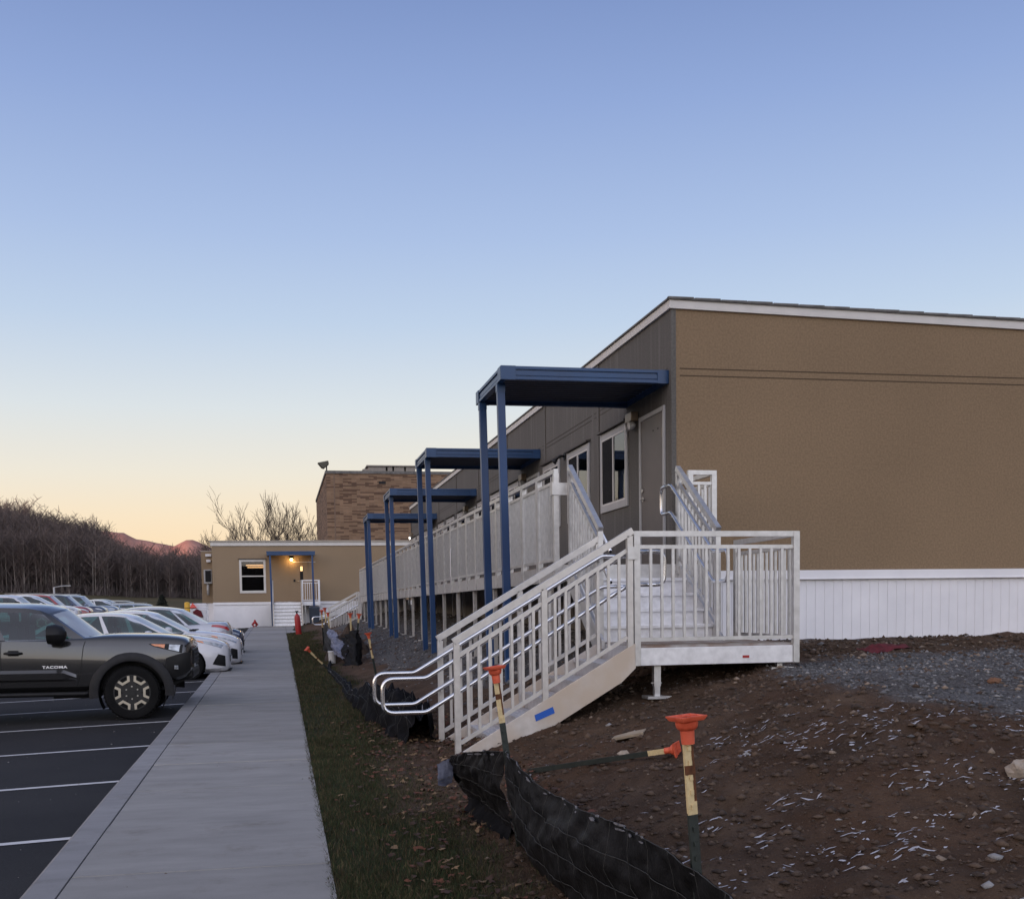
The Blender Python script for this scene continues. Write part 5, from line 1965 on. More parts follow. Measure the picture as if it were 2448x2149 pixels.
def repaint(t, old, new):
    for o in [t] + [c for c in t.children_recursive]:
        if o.type == 'MESH':
            for s in o.material_slots:
                if s.material == M[old]:
                    s.link = 'OBJECT'
                    s.material = M[new]


CG = 'cars parked nose to the pavement'
FG = 'vehicles in the far row of the car park'
truck = make_pickup('pickup_truck', 'dark charcoal pickup truck with black wheels, nearest vehicle to the pavement', 'paint_charcoal', CG)
place(truck, -1.285, 18.10, z=float(lot_z(-2.1, 17.2)), tilt=0.004)
sed = make_sedan('white_sedan', 'white sedan parked nose in right behind the charcoal pickup', 'paint_white', CG)
place(sed, -1.06, 25.65, tilt=-.006)
sed2 = make_sedan('white_sedan', 'second white sedan, with slanted headlights, between the first white one and the silver one', 'paint_white', CG, L=4.85, face='b')
place(sed2, -.90, 28.25, tilt=-.006)
sed3 = copy_tree(sed)
sed3.name = 'silver_sedan'
sed3['label'] = 'silver sedan backed in with its red tail light towards the pavement'
repaint(sed3, 'paint_white', 'paint_silver')
sed3.location = (-1.22 - 4.62, 30.8, float(lot_z(-3.2, 30.8)) + .05)
sed3.rotation_euler = (0, 0, math.pi)
sed4 = copy_tree(sed2)
sed4.name = 'dark_sedan'
sed4['label'] = 'dark blue car whose nose shows past the silver sedan tail'
repaint(sed4, 'paint_white', 'paint_navy')
place(sed4, -1.0, 33.3)

suv = make_suv('red_suv', 'dark red sport utility vehicle in the far row beside the white pickup', 'paint_red', FG)
place(suv, -9.35, 62.0)
pw = copy_tree(truck)
pw.name = 'white_pickup_truck'
pw['label'] = 'white double cab pickup in the far row above the charcoal pickup roof'
pw['group'] = FG
repaint(pw, 'paint_charcoal', 'paint_white')
for c_ in list(pw.children_recursive):
    if c_.name.startswith('door_lettering'):
        bpy.data.objects.remove(c_)
place(pw, -9.75, 56.2, z=float(lot_z(-11.5, 56)))


def far_copy(src, name, label, paint_from, paint_to, nose, yc, dz=0.0):
    c = copy_tree(src)
    c.name = name; c['label'] = label; c['group'] = FG
    if paint_to != paint_from:
        repaint(c, paint_from, paint_to)
    place(c, nose, yc)
    c.location.z += dz
    return c


far_copy(sed, 'white_sedan', 'pale sedan whose nose shows between the white pickup and the red vehicle', 'paint_white', 'paint_white', -9.5, 59.0, .22)
far_copy(suv, 'navy_suv', 'navy blue sport utility vehicle with a pale roof, next beyond the red one', 'paint_red', 'paint_navy', -9.0, 64.8)
far_copy(suv, 'silver_suv', 'silver sport utility vehicle just beyond the navy blue one', 'paint_red', 'paint_blue_grey', -8.7, 67.5)
far_copy(sed, 'white_sedan', 'white sedan in the far row in front of the dark vehicles', 'paint_white', 'paint_white', -7.9, 70.4)
far_copy(sed2, 'black_sedan', 'black car in the far row just beyond the white sedan', 'paint_white', 'paint_black', -8.2, 74.0)
far_copy(suv, 'black_suv', 'black estate car at the end of the far row by the dark evergreen', 'paint_red', 'paint_black', -7.3, 77.5, -.30)
far_copy(suv, 'grey_suv', 'pale blue grey vehicle behind the yellow bollard', 'paint_red', 'paint_blue_grey', -5.45, 70.5, -.35)

M['glass_far'] = glass_mat('far_window_glass', (0.6, 0.62, 0.64), 0.0)
M['trim_far'] = mat('grey_beige_roof_edge', (0.36, 0.32, 0.27), 0.7, var=0.08)
M['lamp_room2'] = emit_mat('warm_room_light', (1.0, 0.66, 0.30), 1.3)
M['bin'] = mat('blue_grey_bin_plastic', (0.022, 0.032, 0.05), 0.5, var=0.2)
M['brick_pipe'] = mat('brown_pipe', (0.15, 0.10, 0.07), 0.7)
M['unit_grey'] = mat('grey_sheet_metal', (0.24, 0.215, 0.19), 0.6, 0.1, var=0.1)
M['unit_dark'] = mat('dark_bronze_metal', (0.06, 0.06, 0.045), 0.5, 0.3)
M['lens_red_bright'] = mat('bright_red_lens', (0.75, 0.10, 0.08), 0.3, var=0.2)


# ------------------------------------------------------------------ far modular building
YB = 61.0
XL_, XR_ = -3.32, 19.0
ZBS, ZBE = 0.47, 3.36
far = thing('modular_building', 'far tan modular building with one lit window across the end of the pavement', 'building', (0.5, YB, -.72))
FB = frame_of((0, YB, 0), (1, 0, 0), (0, -1, 0))
b = MB(); b.box(XL_, XR_, YB, YB + 12, ZBS, ZBE)
b.build('wall', 'tan_far', far)
b = MB(); b.box(XL_ - .06, XR_, YB - .05, YB + 12.05, ZBE + .002, ZBE + .20)
fs = b.build('fascia', 'trim_white', far)
b = MB(); b.box(XL_ - .12, XR_, YB - .11, YB + 12.11, ZBE + .2005, ZBE + .27)
b.build('roof', 'trim_far', far)
b = MB(); b.box(XL_ + .02, XR_, YB + .03, YB + 12, -1.2, ZBS - .13)
x = XL_ + .05
while x < XR_:
    b.box(x, x + .02, YB + .022, YB + .031, -1.19, ZBS - .132); x += .2
sk = b.build('skirting', 'skirt', far)
b = MB(); b.box(XL_ - .01, XR_, YB - .015, YB + .02, ZBS - .129, ZBS - .002)
b.build('skirting_rail', 'skirt', sk)
b = MB(); wbox(b, FB, XL_ - .002, XL_ + .10, ZBS + .002, ZBE - .001, .001, .01)
b.build('corner_trim', 'tan_far', far)
make_window(far, FB, -1.97, -.64, .93, 2.66, style='hung', lamp=((.22, 1.0, .84, .885), (.28, 1.0, .77, .815)), blinds=(), frame_mat='trim_white', glass='glass_far')
# door with a narrow lit vision panel
b = MB(); wbox(b, FB, .55, 1.50, .52, 2.50, .003, .02)
dl = b.build('door_leaf', 'tan_far', far)
b = MB(); wbox(b, FB, 1.10, 1.26, 1.60, 2.31, .0205, .03)
vp = b.build('vision_panel', 'dark_room', dl)
b = MB(); wbox(b, FB, 1.12, 1.24, 2.05, 2.29, .0305, .034)
b.build('lit_glass', 'lamp_room2', vp)
b = MB(); b.tube([FB(.98, 1.53, .02), FB(.98, 1.53, .08), FB(1.10, 1.53, .09)], .02, 8)
b.build('door_handle', 'steel', dl)
b = MB(); wbox(b, FB, .76, .86, 1.50, 1.62, .003, .05)
b.build('key_pad', 'black', far)
b = MB(); wbox(b, FB, .75, 1.90, 2.50, 2.53, .003, .05)
b.build('drip_cap', 'trim_white', far)
# set-back wing to the left
b = MB(); b.box(-4.05, XL_ - .001, YB + 3.0, YB + 11, ZBS, 3.22)
wg = b.build('wing_wall', 'tan_far', far)
b = MB(); b.box(-4.02, XL_ - .001, YB + 3.03, YB + 11, -1.2, ZBS - .003)
b.build('skirting', 'skirt', far)
b = MB(); b.box(-4.07, XL_ - .13, YB + 2.98, YB + 11.03, 3.22, 3.27)
b.build('wing_roof', 'trim_far', far)
# services on the wing wall
sv = thing('meter_box', 'grey meter cabinet on the left edge of the far building', 'meter box', (-3.7, YB + 2.9, 1.6))
b = MB(); b.box(-3.92, -3.50, YB + 2.72, YB + 2.998, 1.50, 2.26); b.build('cabinet', 'trim_grey', sv, bevel=.02)
b = MB(); b.box(-3.84, -3.54, YB + 2.70, YB + 2.7195, 1.60, 2.2); b.build('cabinet_door', 'dark_room', sv)
b = MB(); b.tube([(-3.72, YB + 2.86, 1.50), (-3.72, YB + 2.86, .9)], .07, 8); b.build('conduit', 'trim_grey', sv)
for z, s in ((3.02, .16), (2.72, .11)):
    b = MB(); b.box(-3.66 - s, -3.66 + s, YB + 2.85, YB + 2.998, z - .07, z + .07)
    b.build('junction_box', 'white_plastic', sv, bevel=.02)

# canopy over the far door with its lamp
fc = thing('door_canopy', 'small blue canopy with a lit warm lamp over the far building door', 'canopy', (.64, YB - .8, -.75))
b = MB()
x0, x1, y0, y1 = -.56, 1.84, YB - 1.6, YB - .004
b.box(x0, x1, y0, y0 + .06, 2.80, 2.98); b.box(x0, x0 + .06, y0 + .061, y1, 2.80, 2.98); b.box(x1 - .06, x1, y0 + .061, y1, 2.80, 2.98)
b.box(x0 - .015, x1 + .015, y0 - .014, y0 + .03, 2.93, 3.0)
b.build('edge_beam', 'blue', fc, bevel=.004)
b = MB(); b.box(x0 + .061, x1 - .061, y0 + .061, y1, 2.86, 2.90)
b.build('roof_pan', 'blue_dark', fc)
for xp, zz in ((-.40, -.80), (1.70, -.75)):
    b = MB(); b.bar((xp + .05, y0 + .10, zz), (xp, y0 + .10, 2.81), .09, .09, up=(0, 1, 0))
    b.build('post', 'blue_post', fc)
wl_ = thing('wall_lamp', 'warm glowing lamp under the small canopy of the far building', 'wall lamp', (.68, YB - .08, 2.68))
b = MB(); b.tube([(.68, YB - .003, 2.72), (.68, YB - .12, 2.72)], .06, 12); b.tube([(.68, YB - .12, 2.755), (.68, YB - .12, 2.70)], .09, 12, radii=[.05, .1])
b.build('shade', 'black', wl_)
b = MB(); b.smooth = True; b.blob((.68, YB - .12, 2.64), .075, .075, .075, 0, 12, 8)
b.build('bulb', 'lamp_warm', wl_)
ld_ = bpy.data.lights.new('lamp_light', 'POINT'); ld_.energy = 14; ld_.color = (1, .58, .22); ld_.shadow_soft_size = .1
lo_ = bpy.data.objects.new('lamp_light', ld_); COL.objects.link(lo_); lo_.parent = wl_; lo_.location = (0, -.22, -.10)

# far entrance steps and landing
fl = thing('entrance_steps', 'aluminium steps and railed landing up to the far building door', 'steps', (.6, YB - 1.8, -.75))
b = MB(); b.box(-.30, 2.02, YB - 1.45, YB - .02, .42, .47)
b.build('deck', 'alu_deck', fl)
b = MB(); b.box(1.16, 2.02, YB - 1.49, YB - 1.451, .26, .47); b.box(2.021, 2.05, YB - 1.48, YB - .02, .26, .47); b.box(-.34, -.301, YB - 1.45, YB - .02, .26, .47)
b.build('fascia', 'alu_white', fl)
for i in range(7):
    z = .47 - .172 * (i + 1)
    y = YB - 1.45 - .26 * i
    b = MB(); b.box(-.26, 1.08, y - .28, y, z - .045, z)
    tr0 = b.build('tread', 'alu_beam', fl)
    b = MB(); b.box(-.26, 1.08, y - .012, y - .001, z + .002, z + .125)
    b.build('riser', 'alu_white', tr0)
for sx in (-.30, 1.12):
    b = MB()
    b.prism([(sx - .03, YB - 1.45, .48), (sx - .03, YB - 3.27, -.72), (sx - .03, YB - 3.27, -.85), (sx - .03, YB - 2.9, -.85), (sx - .03, YB - 1.45, .15)], (.04, 0, 0))
    b.build('stringer', 'alu', fl)
    b = MB()
    b.bar((sx, YB - 1.47, 1.53), (sx, YB - 3.3, .32), .05, .05); b.bar((sx, YB - 1.47, .6), (sx, YB - 3.3, -.6), .03, .03)
    for i in range(13):
        f = i / 12
        y = YB - 1.47 - 1.83 * f
        w = .05 if i in (0, 12) else .022
        b.bar((sx, y, .6 - 1.2 * f - (.1 if i in (0, 12) else 0)), (sx, y, 1.53 - 1.21 * f), w, w, up=(0, 1, 0))
    b.build('stair_guard', 'alu_rail', fl)
for (pa, pb) in (((1.15, YB - 1.47), (2.03, YB - 1.47)), ((2.03, YB - 1.44), (2.03, YB - .03))):
    guard_mesh(pa, pb, .47, (True, True), h=1.08, drop=-.2).build('guardrail', 'alu_white', fl)
for lx in (-.2, 1.3, 1.95):
    b = MB(); b.box(lx - .03, lx + .03, YB - 1.42, YB - 1.36, -.8, .42); b.build('leg', 'alu', fl)
# dark bin beneath the landing
bn = thing('waste_bin', 'dark blue grey bin standing below the far landing', 'bin', (1.72, YB - 2.2, -.76))
b = MB()
k = b.pts([(1.50, YB - 2.5, -.78), (1.94, YB - 2.5, -.78), (1.94, YB - 2.0, -.78), (1.50, YB - 2.0, -.78), (1.45, YB - 2.55, .10), (1.99, YB - 2.55, .10), (1.99, YB - 1.95, .10), (1.45, YB - 1.95, .10)])
for f in ((3, 2, 1, 0), (4, 5, 6, 7), (0, 1, 5, 4), (1, 2, 6, 5), (2, 3, 7, 6), (3, 0, 4, 7)):
    b.face(*[k + i for i in f])
b.build('body', 'bin', bn, bevel=.03)
b = MB()
k = b.pts([(1.43, YB - 2.58, .102), (2.01, YB - 2.58, .102), (2.01, YB - 1.93, .102), (1.43, YB - 1.93, .102), (1.48, YB - 2.52, .17), (1.96, YB - 2.52, .17), (1.96, YB - 1.93, .22), (1.48, YB - 1.93, .22)])
for f in ((3, 2, 1, 0), (4, 5, 6, 7), (0, 1, 5, 4), (1, 2, 6, 5), (2, 3, 7, 6), (3, 0, 4, 7)):
    b.face(*[k + i for i in f])
b.build('lid', 'bin', bn, bevel=.02)

# landing and flight at the far end of the walkway
fld, _f = landing('stair_landing', 'aluminium landing at the far end of the long walkway', 3.2, 4.9, 47.05, 48.6, ZD,
                  [((3.2, 47.08), (4.9, 47.08), (True, True)), ((4.87, 47.11), (4.87, 48.6), (False, True)), ((3.26, 48.57), (4.84, 48.57), (True, False))],
                  [(3.4, 47.2), (4.7, 47.2), (3.4, 48.4)])
s3 = thing('lower_stairs', 'far aluminium flight descending to the concrete pad beside the far building', 'stairs', (2.4, 47.6, gz(2.4, 47.6)), group='aluminium stairs')
stair(s3, (3.19, 47.64, ZD), (-1, 0), 1.18, 4, 0.155, 0.285, ('alu_rail', 'alu_dusty', 'alu_tread'), posts=2)
s4 = thing('upper_stairs', 'far aluminium flight between the end of the walkway and its landing', 'stairs', (3.9, 46.4, gz(3.9, 46.4)), group='aluminium stairs')
stair(s4, (3.9, 46.03, ZU_), (0, 1), 1.3, 5, 0.175, 0.26, ('alu', 'alu', 'alu_white'), posts=2, handrail=(0, 0), foot=.4)


# ------------------------------------------------------------------ brick block behind
def brick_mat():
    m, n, l, p = new_mat('mixed_brown_brick')
    tc = n.new('ShaderNodeTexCoord')
    sx = n.new('ShaderNodeSeparateXYZ'); l.new(tc.outputs['Object'], sx.inputs[0])
    ad = n.new('ShaderNodeMath'); ad.operation = 'ADD'; l.new(sx.outputs['X'], ad.inputs[0]); l.new(sx.outputs['Y'], ad.inputs[1])
    cb = n.new('ShaderNodeCombineXYZ'); l.new(ad.outputs[0], cb.inputs['X']); l.new(sx.outputs['Z'], cb.inputs['Y'])
    br = n.new('ShaderNodeTexBrick')
    br.inputs['Scale'].default_value = 1.0
    br.inputs['Brick Width'].default_value = .40
    br.inputs['Row Height'].default_value = .085
    br.inputs['Mortar Size'].default_value = .008
    br.inputs['Color1'].default_value = (0.215, 0.135, 0.085, 1)
    br.inputs['Color2'].default_value = (0.165, 0.105, 0.068, 1)
    br.inputs['Mortar'].default_value = (0.19, 0.145, 0.11, 1)
    l.new(cb.outputs[0], br.inputs['Vector'])
    # whole bricks picked out darker, in short irregular runs
    b2 = n.new('ShaderNodeTexBrick')
    b2.inputs['Scale'].default_value = 1.0
    b2.inputs['Brick Width'].default_value = .55
    b2.inputs['Row Height'].default_value = .085
    b2.inputs['Mortar Size'].default_value = 0.0
    b2.inputs['Color1'].default_value = (1, 1, 1, 1); b2.inputs['Color2'].default_value = (0, 0, 0, 1)
    b2.offset = .41; b2.offset_frequency = 2
    l.new(cb.outputs[0], b2.inputs['Vector'])
    r = n.new('ShaderNodeValToRGB')
    r.color_ramp.interpolation = 'CONSTANT'
    r.color_ramp.elements[0].position = 0; r.color_ramp.elements[0].color = (.52, .46, .44, 1)
    r.color_ramp.elements[1].position = .30; r.color_ramp.elements[1].color = (1.0, .97, .92, 1)
    e = r.color_ramp.elements.new(.72); e.color = (1.18, 1.16, 1.12, 1)
    l.new(b2.outputs['Color'], r.inputs[0])
    mx = n.new('ShaderNodeMix'); mx.data_type = 'RGBA'; mx.blend_type = 'MULTIPLY'; mx.inputs['Factor'].default_value = 1
    l.new(br.outputs['Color'], mx.inputs['A']); l.new(r.outputs[0], mx.inputs['B'])
    l.new(mx.outputs['Result'], p.inputs['Base Color'])
    p.inputs['Roughness'].default_value = .9
    bp = n.new('ShaderNodeBump'); bp.inputs['Strength'].default_value = .5; bp.inputs['Distance'].default_value = .01
    l.new(br.outputs['Fac'], bp.inputs['Height']); bp.invert = True; l.new(bp.outputs[0], p.inputs['Normal'])
    return m


M['brick'] = brick_mat()
M['brick_side'] = mat('shaded_side_brick', (0.105, 0.078, 0.066), .9, var=.12, scale=2)
bk = thing('brick_building', 'tall windowless brown brick block rising behind the far building', 'building', (8, 80, -.6))
b = MB(); b.box(3.16, 30, 75, 95, -.7, 8.72)
b.build('wall', 'brick', bk)
b = MB(); b.box(3.10, 30.05, 74.94, 95.05, 8.721, 8.90)
rp = b.build('parapet', 'roof', bk)
b = MB(); b.box(3.62, 3.70, 74.985, 74.999, 3.0, 8.70)
b.build('downpipe', 'brick_pipe', bk)
b = MB(); b.box(6.50, 6.95, 74.985, 74.999, 8.08, 8.24)
b.build('wall_vent', 'dark_room', bk)
hv = thing('rooftop_unit', 'low grey air handling unit on the roof of the brick block', 'rooftop unit', (7.2, 79, 8.9))
for (xa, xb) in ((6.13, 7.30), (7.42, 7.75), (7.86, 8.55), (8.66, 9.3)):
    b = MB(); b.box(xa, xb, 78.5, 80.2, 8.95, 9.62)
    b.build('cabinet', 'unit_grey', hv, bevel=.03)
b = MB(); b.box(6.0, 9.4, 78.4, 80.3, 9.62, 9.70); b.box(6.05, 9.35, 78.6, 80.1, 8.86, 8.95)
b.build('frame', 'unit_grey', hv)
b = MB(); b.box(5.75, 6.125, 78.55, 80.15, 8.95, 9.45); b.build('intake_hood', 'unit_grey', hv)
fd = thing('floodlight', 'floodlight on the left corner of the brick block roof', 'floodlight', (3.1, 75, 8.9))
b = MB(); b.tube([(3.2, 75.1, 8.9), (3.2, 75.1, 9.3)], .04, 8); b.build('bracket', 'black', fd)
b = MB()
b.prism([(2.62, 74.7, 9.36), (3.30, 74.7, 9.50), (3.34, 74.7, 9.28), (3.0, 74.7, 9.0), (2.86, 74.7, 9.06)], (0, .5, 0))
b.build('lamp_head', 'unit_dark', fd, bevel=.03)

# ------------------------------------------------------------------ small things round the far building
rc = thing('gas_cylinder', 'tall slim red cylinder standing at the far edge of the pavement', 'cylinder', (.72, 45.6, gz(.72, 45.6)))
z0 = gz(.72, 45.6)
b = MB(); b.lathe([(.10, z0 - .02), (.115, z0 + .02), (.115, z0 + .66), (.10, z0 + .74), (.05, z0 + .80), (.035, z0 + .83)], 18, 'Z', (.72, 45.6, 0))
b.build('body', 'red', rc, sharp=40)
b = MB(); b.lathe([(.03, z0 + .83), (.03, z0 + .90), (.07, z0 + .91), (.07, z0 + .94)], 14, 'Z', (.72, 45.6, 0))
b.build('valve', 'black', rc)
rc.rotation_euler = (0, RAD(-4), 0)
hy = thing('hydrant', 'small red hydrant in front of the far white skirting', 'hydrant', (-1.24, 59.9, gz(-1.24, 59.9)))
z0 = gz(-1.24, 59.9)
b = MB(); b.lathe([(.14, z0 - .05), (.14, z0 + .06), (.11, z0 + .10), (.11, z0 + .26), (.13, z0 + .30), (.06, z0 + .36), (.04, z0 + .44), (.03, z0 + .46)], 16, 'Z', (-1.24, 59.9, 0))
b.tube([(-1.40, 59.9, z0 + .22), (-1.08, 59.9, z0 + .22)], .05, 10)
b.build('body', 'red', hy, sharp=40)
b = MB(); b.tube([(-1.25, 59.77, z0 + .2), (-1.25, 59.70, z0 + .2)], .05, 10); b.build('outlet_cap', 'white_plastic', hy)
by = thing('bollard', 'yellow bollard beyond the parked cars', 'bollard', (-4.05, 53.5, float(lot_z(-4.05, 53.5))))
b = MB(); z0 = float(lot_z(-4.05, 53.5)); b.lathe([(.125, z0 - .05), (.125, z0 + 1.42), (.10, z0 + 1.46), (.03, z0 + 1.48)], 18, 'Z', (-4.05, 53.5, 0))
b.build('post', 'yellow', by, sharp=40)
b = MB(); b.tube([(-4.05, 53.5, z0 + 1.20), (-4.05, 53.5, z0 + 1.23)], .127, 18); b.build('band', 'bronze_dark', by)
# white trailer with dark red cover, by the corner of the far building
tr = thing('utility_trailer', 'low white trailer with red lamp and dark red cover left of the far building', 'trailer', (-4.25, 57.5, float(lot_z(-4.25, 57.5))))
z0 = float(lot_z(-4.25, 57.5))
b = MB(); b.box(-4.85, -3.42, 56.8, 58.6, z0 + .42, z0 + 1.12); b.box(-4.25, -3.42, 57.0, 58.6, z0 + 1.121, z0 + 1.38)
b.build('box', 'paint_white', tr, bevel=.03)
b = MB(); b.prism([(-4.20, 56.79, z0 + 1.16), (-4.05, 56.79, z0 + 1.40), (-3.86, 56.79, z0 + 1.17)], (0, .25, 0)); b.build('tail_lamp', 'lens_red_bright', tr)
b = MB()
b.prism([(-4.05, 56.72, z0 + .98), (-3.86, 56.72, z0 + 1.12), (-3.66, 56.72, z0 + 1.02), (-3.56, 56.72, z0 + .72), (-3.98, 56.72, z0 + .74)], (0, .079, 0)); b.build('cover', 'red_cloth', tr, bevel=.02)
for yy in (57.3, 58.1):
    for sx in (-4.72, -3.55):
        b = MB(); b.lathe([(.2, -.08), (.3, -.08), (.3, .08), (.2, .08)], 18, 'X', (sx, yy, z0 + .30)); b.build('wheel', 'rubber', tr)
# lamp post in the car park
lp = thing('street_lamp', 'thin grey street lamp with a single arm above the far row of vehicles', 'street lamp', (-15.9, 88, -.9))
b = MB(); b.tube([(-15.9, 88, -1.0), (-15.9, 88, 1.92)], .07, 10, radii=[.09, .06]); b.build('pole', 'trim_grey', lp)
b = MB(); b.tube([(-15.9, 88, 1.9), (-15.4, 88, 2.0), (-14.95, 88, 2.02)], .035, 8); b.build('arm', 'trim_grey', lp)
b = MB(); b.box(-15.15, -14.75, 87.9, 88.1, 1.98, 2.05); b.build('lamp_head', 'trim_grey', lp)
# white board under the walkway
wb = thing('white_board', 'white board propped in the shade under the long walkway', 'board', (4.6, 43.0, gz(4.6, 43)))
b = MB()
b.prism([(4.15, 43.6, gz(4.2, 43) - .0), (4.83, 43.6, gz(4.2, 43)), (4.83, 43.75, .36), (4.15, 43.75, .36)], (0, .03, 0))
b.build('panel', 'white_plastic', wb)
b = MB(); b.box(4.13, 4.85, 43.57, 43.60, gz(4.2, 43) + .0, gz(4.2, 43) + .06); b.build('bottom_edge', 'black', wb)

M['orange_rock'] = mat('orange_brown_stone', (0.15, 0.075, 0.042), .9, var=.3, scale=20)
M['pale_rock'] = mat('pale_stone', (0.30, 0.25, 0.20), .9, var=.3, scale=25, bump=.5, bscale=50)


# ------------------------------------------------------------------ silt fence, stakes and litter
def stake(label, top, base, cream=.30, name='fence_stake', studs=True, group='orange capped steel stakes'):
    """studded steel T post, cream paint below an orange safety cap"""
    T, B = Vector(top), Vector(base)
    d = (T - B).normalized()
    L = (T - B).length
    side = d.cross(Vector((0.25, -1, 0.1))).normalized()
    fr = side.cross(d).normalized()
    t = thing(name, label, 'stake', base, group=group)
    q_ = lambda h: B + d * h
    z_cap = L - .10
    for nm, h0, h1, m in (('post', -.06, z_cap - cream, 'post_green'), ('painted_top', z_cap - cream + .0004, z_cap + .02, 'cream')):
        b = MB()
        b.bar(q_(h0), q_(h1), .040, .007, up=fr)
        b.bar(q_(h0 + .0002) + fr * -.0185, q_(h1 - .0002) + fr * -.0185, .007, .030, up=fr)
        if studs:
            h = max(h0, .1) + .02
            while h < h1 - .02:
                b.bar(q_(h) + fr * .0036, q_(h + .018) + fr * .0036, .014, .010, up=fr)
                h += .055
        ob = b.build(nm, m, t)
        if nm == 'painted_top' and cream > .2:
            b = MB()
            b.bar(q_(h0 + .15) + fr * .0012, q_(h0 + .185) + fr * .0012, .0425, .0075, up=fr)
            b.bar(q_(h0 + .05) + fr * .0011 + side * .014, q_(h0 + .26) + fr * .0011 + side * .014, .010, .0075, up=fr)
            b.build('rust_patch', 'rust', ob)
    # cap: sleeve, bell and square plate
    b = MB()
    b.tube([q_(z_cap - .005), q_(z_cap + .045), q_(z_cap + .052), q_(z_cap + .06), q_(z_cap + .075), q_(z_cap + .082)], .025, 16, radii=[.0245, .0265, .036, .040, .043, .036])
    c = q_(z_cap + .082)
    k = [c + side * (sx * s) + fr * (sy * s) + d * h for h, s in ((0, .046), (.014, .055), (.018, .055), (.018, .047), (.013, .045)) for sx, sy in ((-1, -1), (1, -1), (1, 1), (-1, 1))]
    k = b.pts(k)
    b.face(k + 3, k + 2, k + 1, k)
    for r in range(4):
        for j in range(4):
            b.face(k + r * 4 + j, k + r * 4 + (j + 1) % 4, k + r * 4 + 4 + (j + 1) % 4, k + r * 4 + 4 + j)
    b.face(k + 16, k + 17, k + 18, k + 19)
    b.bar(c + side * -.044 + d * .0165, c + side * .044 + d * .0165, .005, .004, up=d)
    b.bar(c + fr * -.044 + d * .0167, c + fr * .044 + d * .0167, .005, .004, up=d)
    b.build('safety_cap', 'orange', t, sharp=35)
    return t


G_ = lambda x, y, dz=0.0: (x, y, gz(x, y) + dz)
stake('nearest stake, with rusty cream paint and the biggest orange cap', (1.457, 4.0, -.405), (1.535, 4.0, -1.56), cream=.27)
stake('stake with orange cap leaning in front of the lower stair railing', (1.31, 7.06, -.365), G_(1.455, 7.06), cream=.26)
stake('fallen stake lying on the dirt with its orange cap beside the near stake', (2.87, 8.06, gz(2.87, 8.06) + .045), (1.97, 8.93, gz(1.97, 8.93) + .03), cream=.15, studs=False)
stake('stake with orange cap in the gravel just left of the looped handrails', (1.53, 20.5, -.41), G_(1.66, 20.5), cream=.36)
stake('leaning stake with orange cap tilted over the grass near the white tub', (.53, 24.0, -.78), G_(1.0, 24.2), cream=.38)
stake('left one of two stakes with orange caps rising from the black bundle', (1.53, 25.6, -.07), G_(1.56, 25.6), cream=.5)
stake('right one of two stakes with orange caps rising from the black bundle', (1.72, 25.5, -.09), G_(1.58, 25.4), cream=.1)
stake('stake with orange cap at the far end of the fence, the taller of two together', (1.22, 32.0, .07), G_(1.30, 32.0), cream=.5)
stake('stake with orange cap at the far end of the fence, the shorter of two together', (1.26, 31.0, -.06), G_(1.33, 31.0), cream=.5)
stake('third stake with orange cap behind the two at the far end of the fence', (1.17, 33.0, -.0), G_(1.22, 33.2), cream=.4)

M['fabric'] = mat('black_silt_fabric', (0.008, 0.008, 0.009), 0.55, var=.5, scale=9, tint=(0.016, 0.016, 0.018), bump=.4, bscale=40, rvar=.15, spec=.16)
M['fabric_heap'] = mat('weathered_black_fabric', (0.007, 0.007, 0.008), 0.85, var=.5, scale=9, tint=(0.014, 0.014, 0.016), bump=.4, bscale=30, spec=.05)
M['wire'] = mat('grey_fence_wire', (0.06, 0.06, 0.058), .6, .4, var=.3, scale=30)
M['frost_sheen'] = mat('dried_pale_mud_and_frost', (0.15, 0.15, 0.165), .9, var=.5, scale=30)
M['blue_sheet'] = mat('faded_blue_sheet', (0.10, 0.12, 0.21), .5, var=.4, scale=14, tint=(0.20, 0.22, 0.30))


def ruled(top, bot, nt, nv, wr, seed, bulge=.0, tuck=None):
    """wrinkled sheet between two polylines"""
    def samp(P, t):
        P = [Vector(p) for p in P]
        seg = [(b_ - a_).length for a_, b_ in zip(P, P[1:])]
        s = t * sum(seg)
        for a_, b_, l_ in zip(P, P[1:], seg):
            if s <= l_ + 1e-9:
                return a_.lerp(b_, s / l_)
            s -= l_
        return P[-1]
    rows = []
    TT_, VV_ = np.meshgrid(np.arange(nt + 1) / nt, np.arange(nv + 1) / nv)
    N1 = fbm(TT_ * 9.0 + seed, VV_ * 3.0, seed) * wr
    N2 = fbm(TT_ * 30.0 + VV_ * 6 + seed, VV_ * 5.0 - TT_ * 8, seed + 5) * wr * .6
    for j in range(nv + 1):
        v = j / nv
        row = []
        for i in range(nt + 1):
            t = i / nt
            a_, b_ = samp(top, t), samp(bot, t)
            p = a_.lerp(b_, v)
            n1, n2 = float(N1[j, i]), float(N2[j, i])
            p = p + Vector((-1, -.25, .1)) * ((n1 + n2) + bulge * math.sin(math.pi * v))
            row.append(p)
        rows.append(row)
    return rows


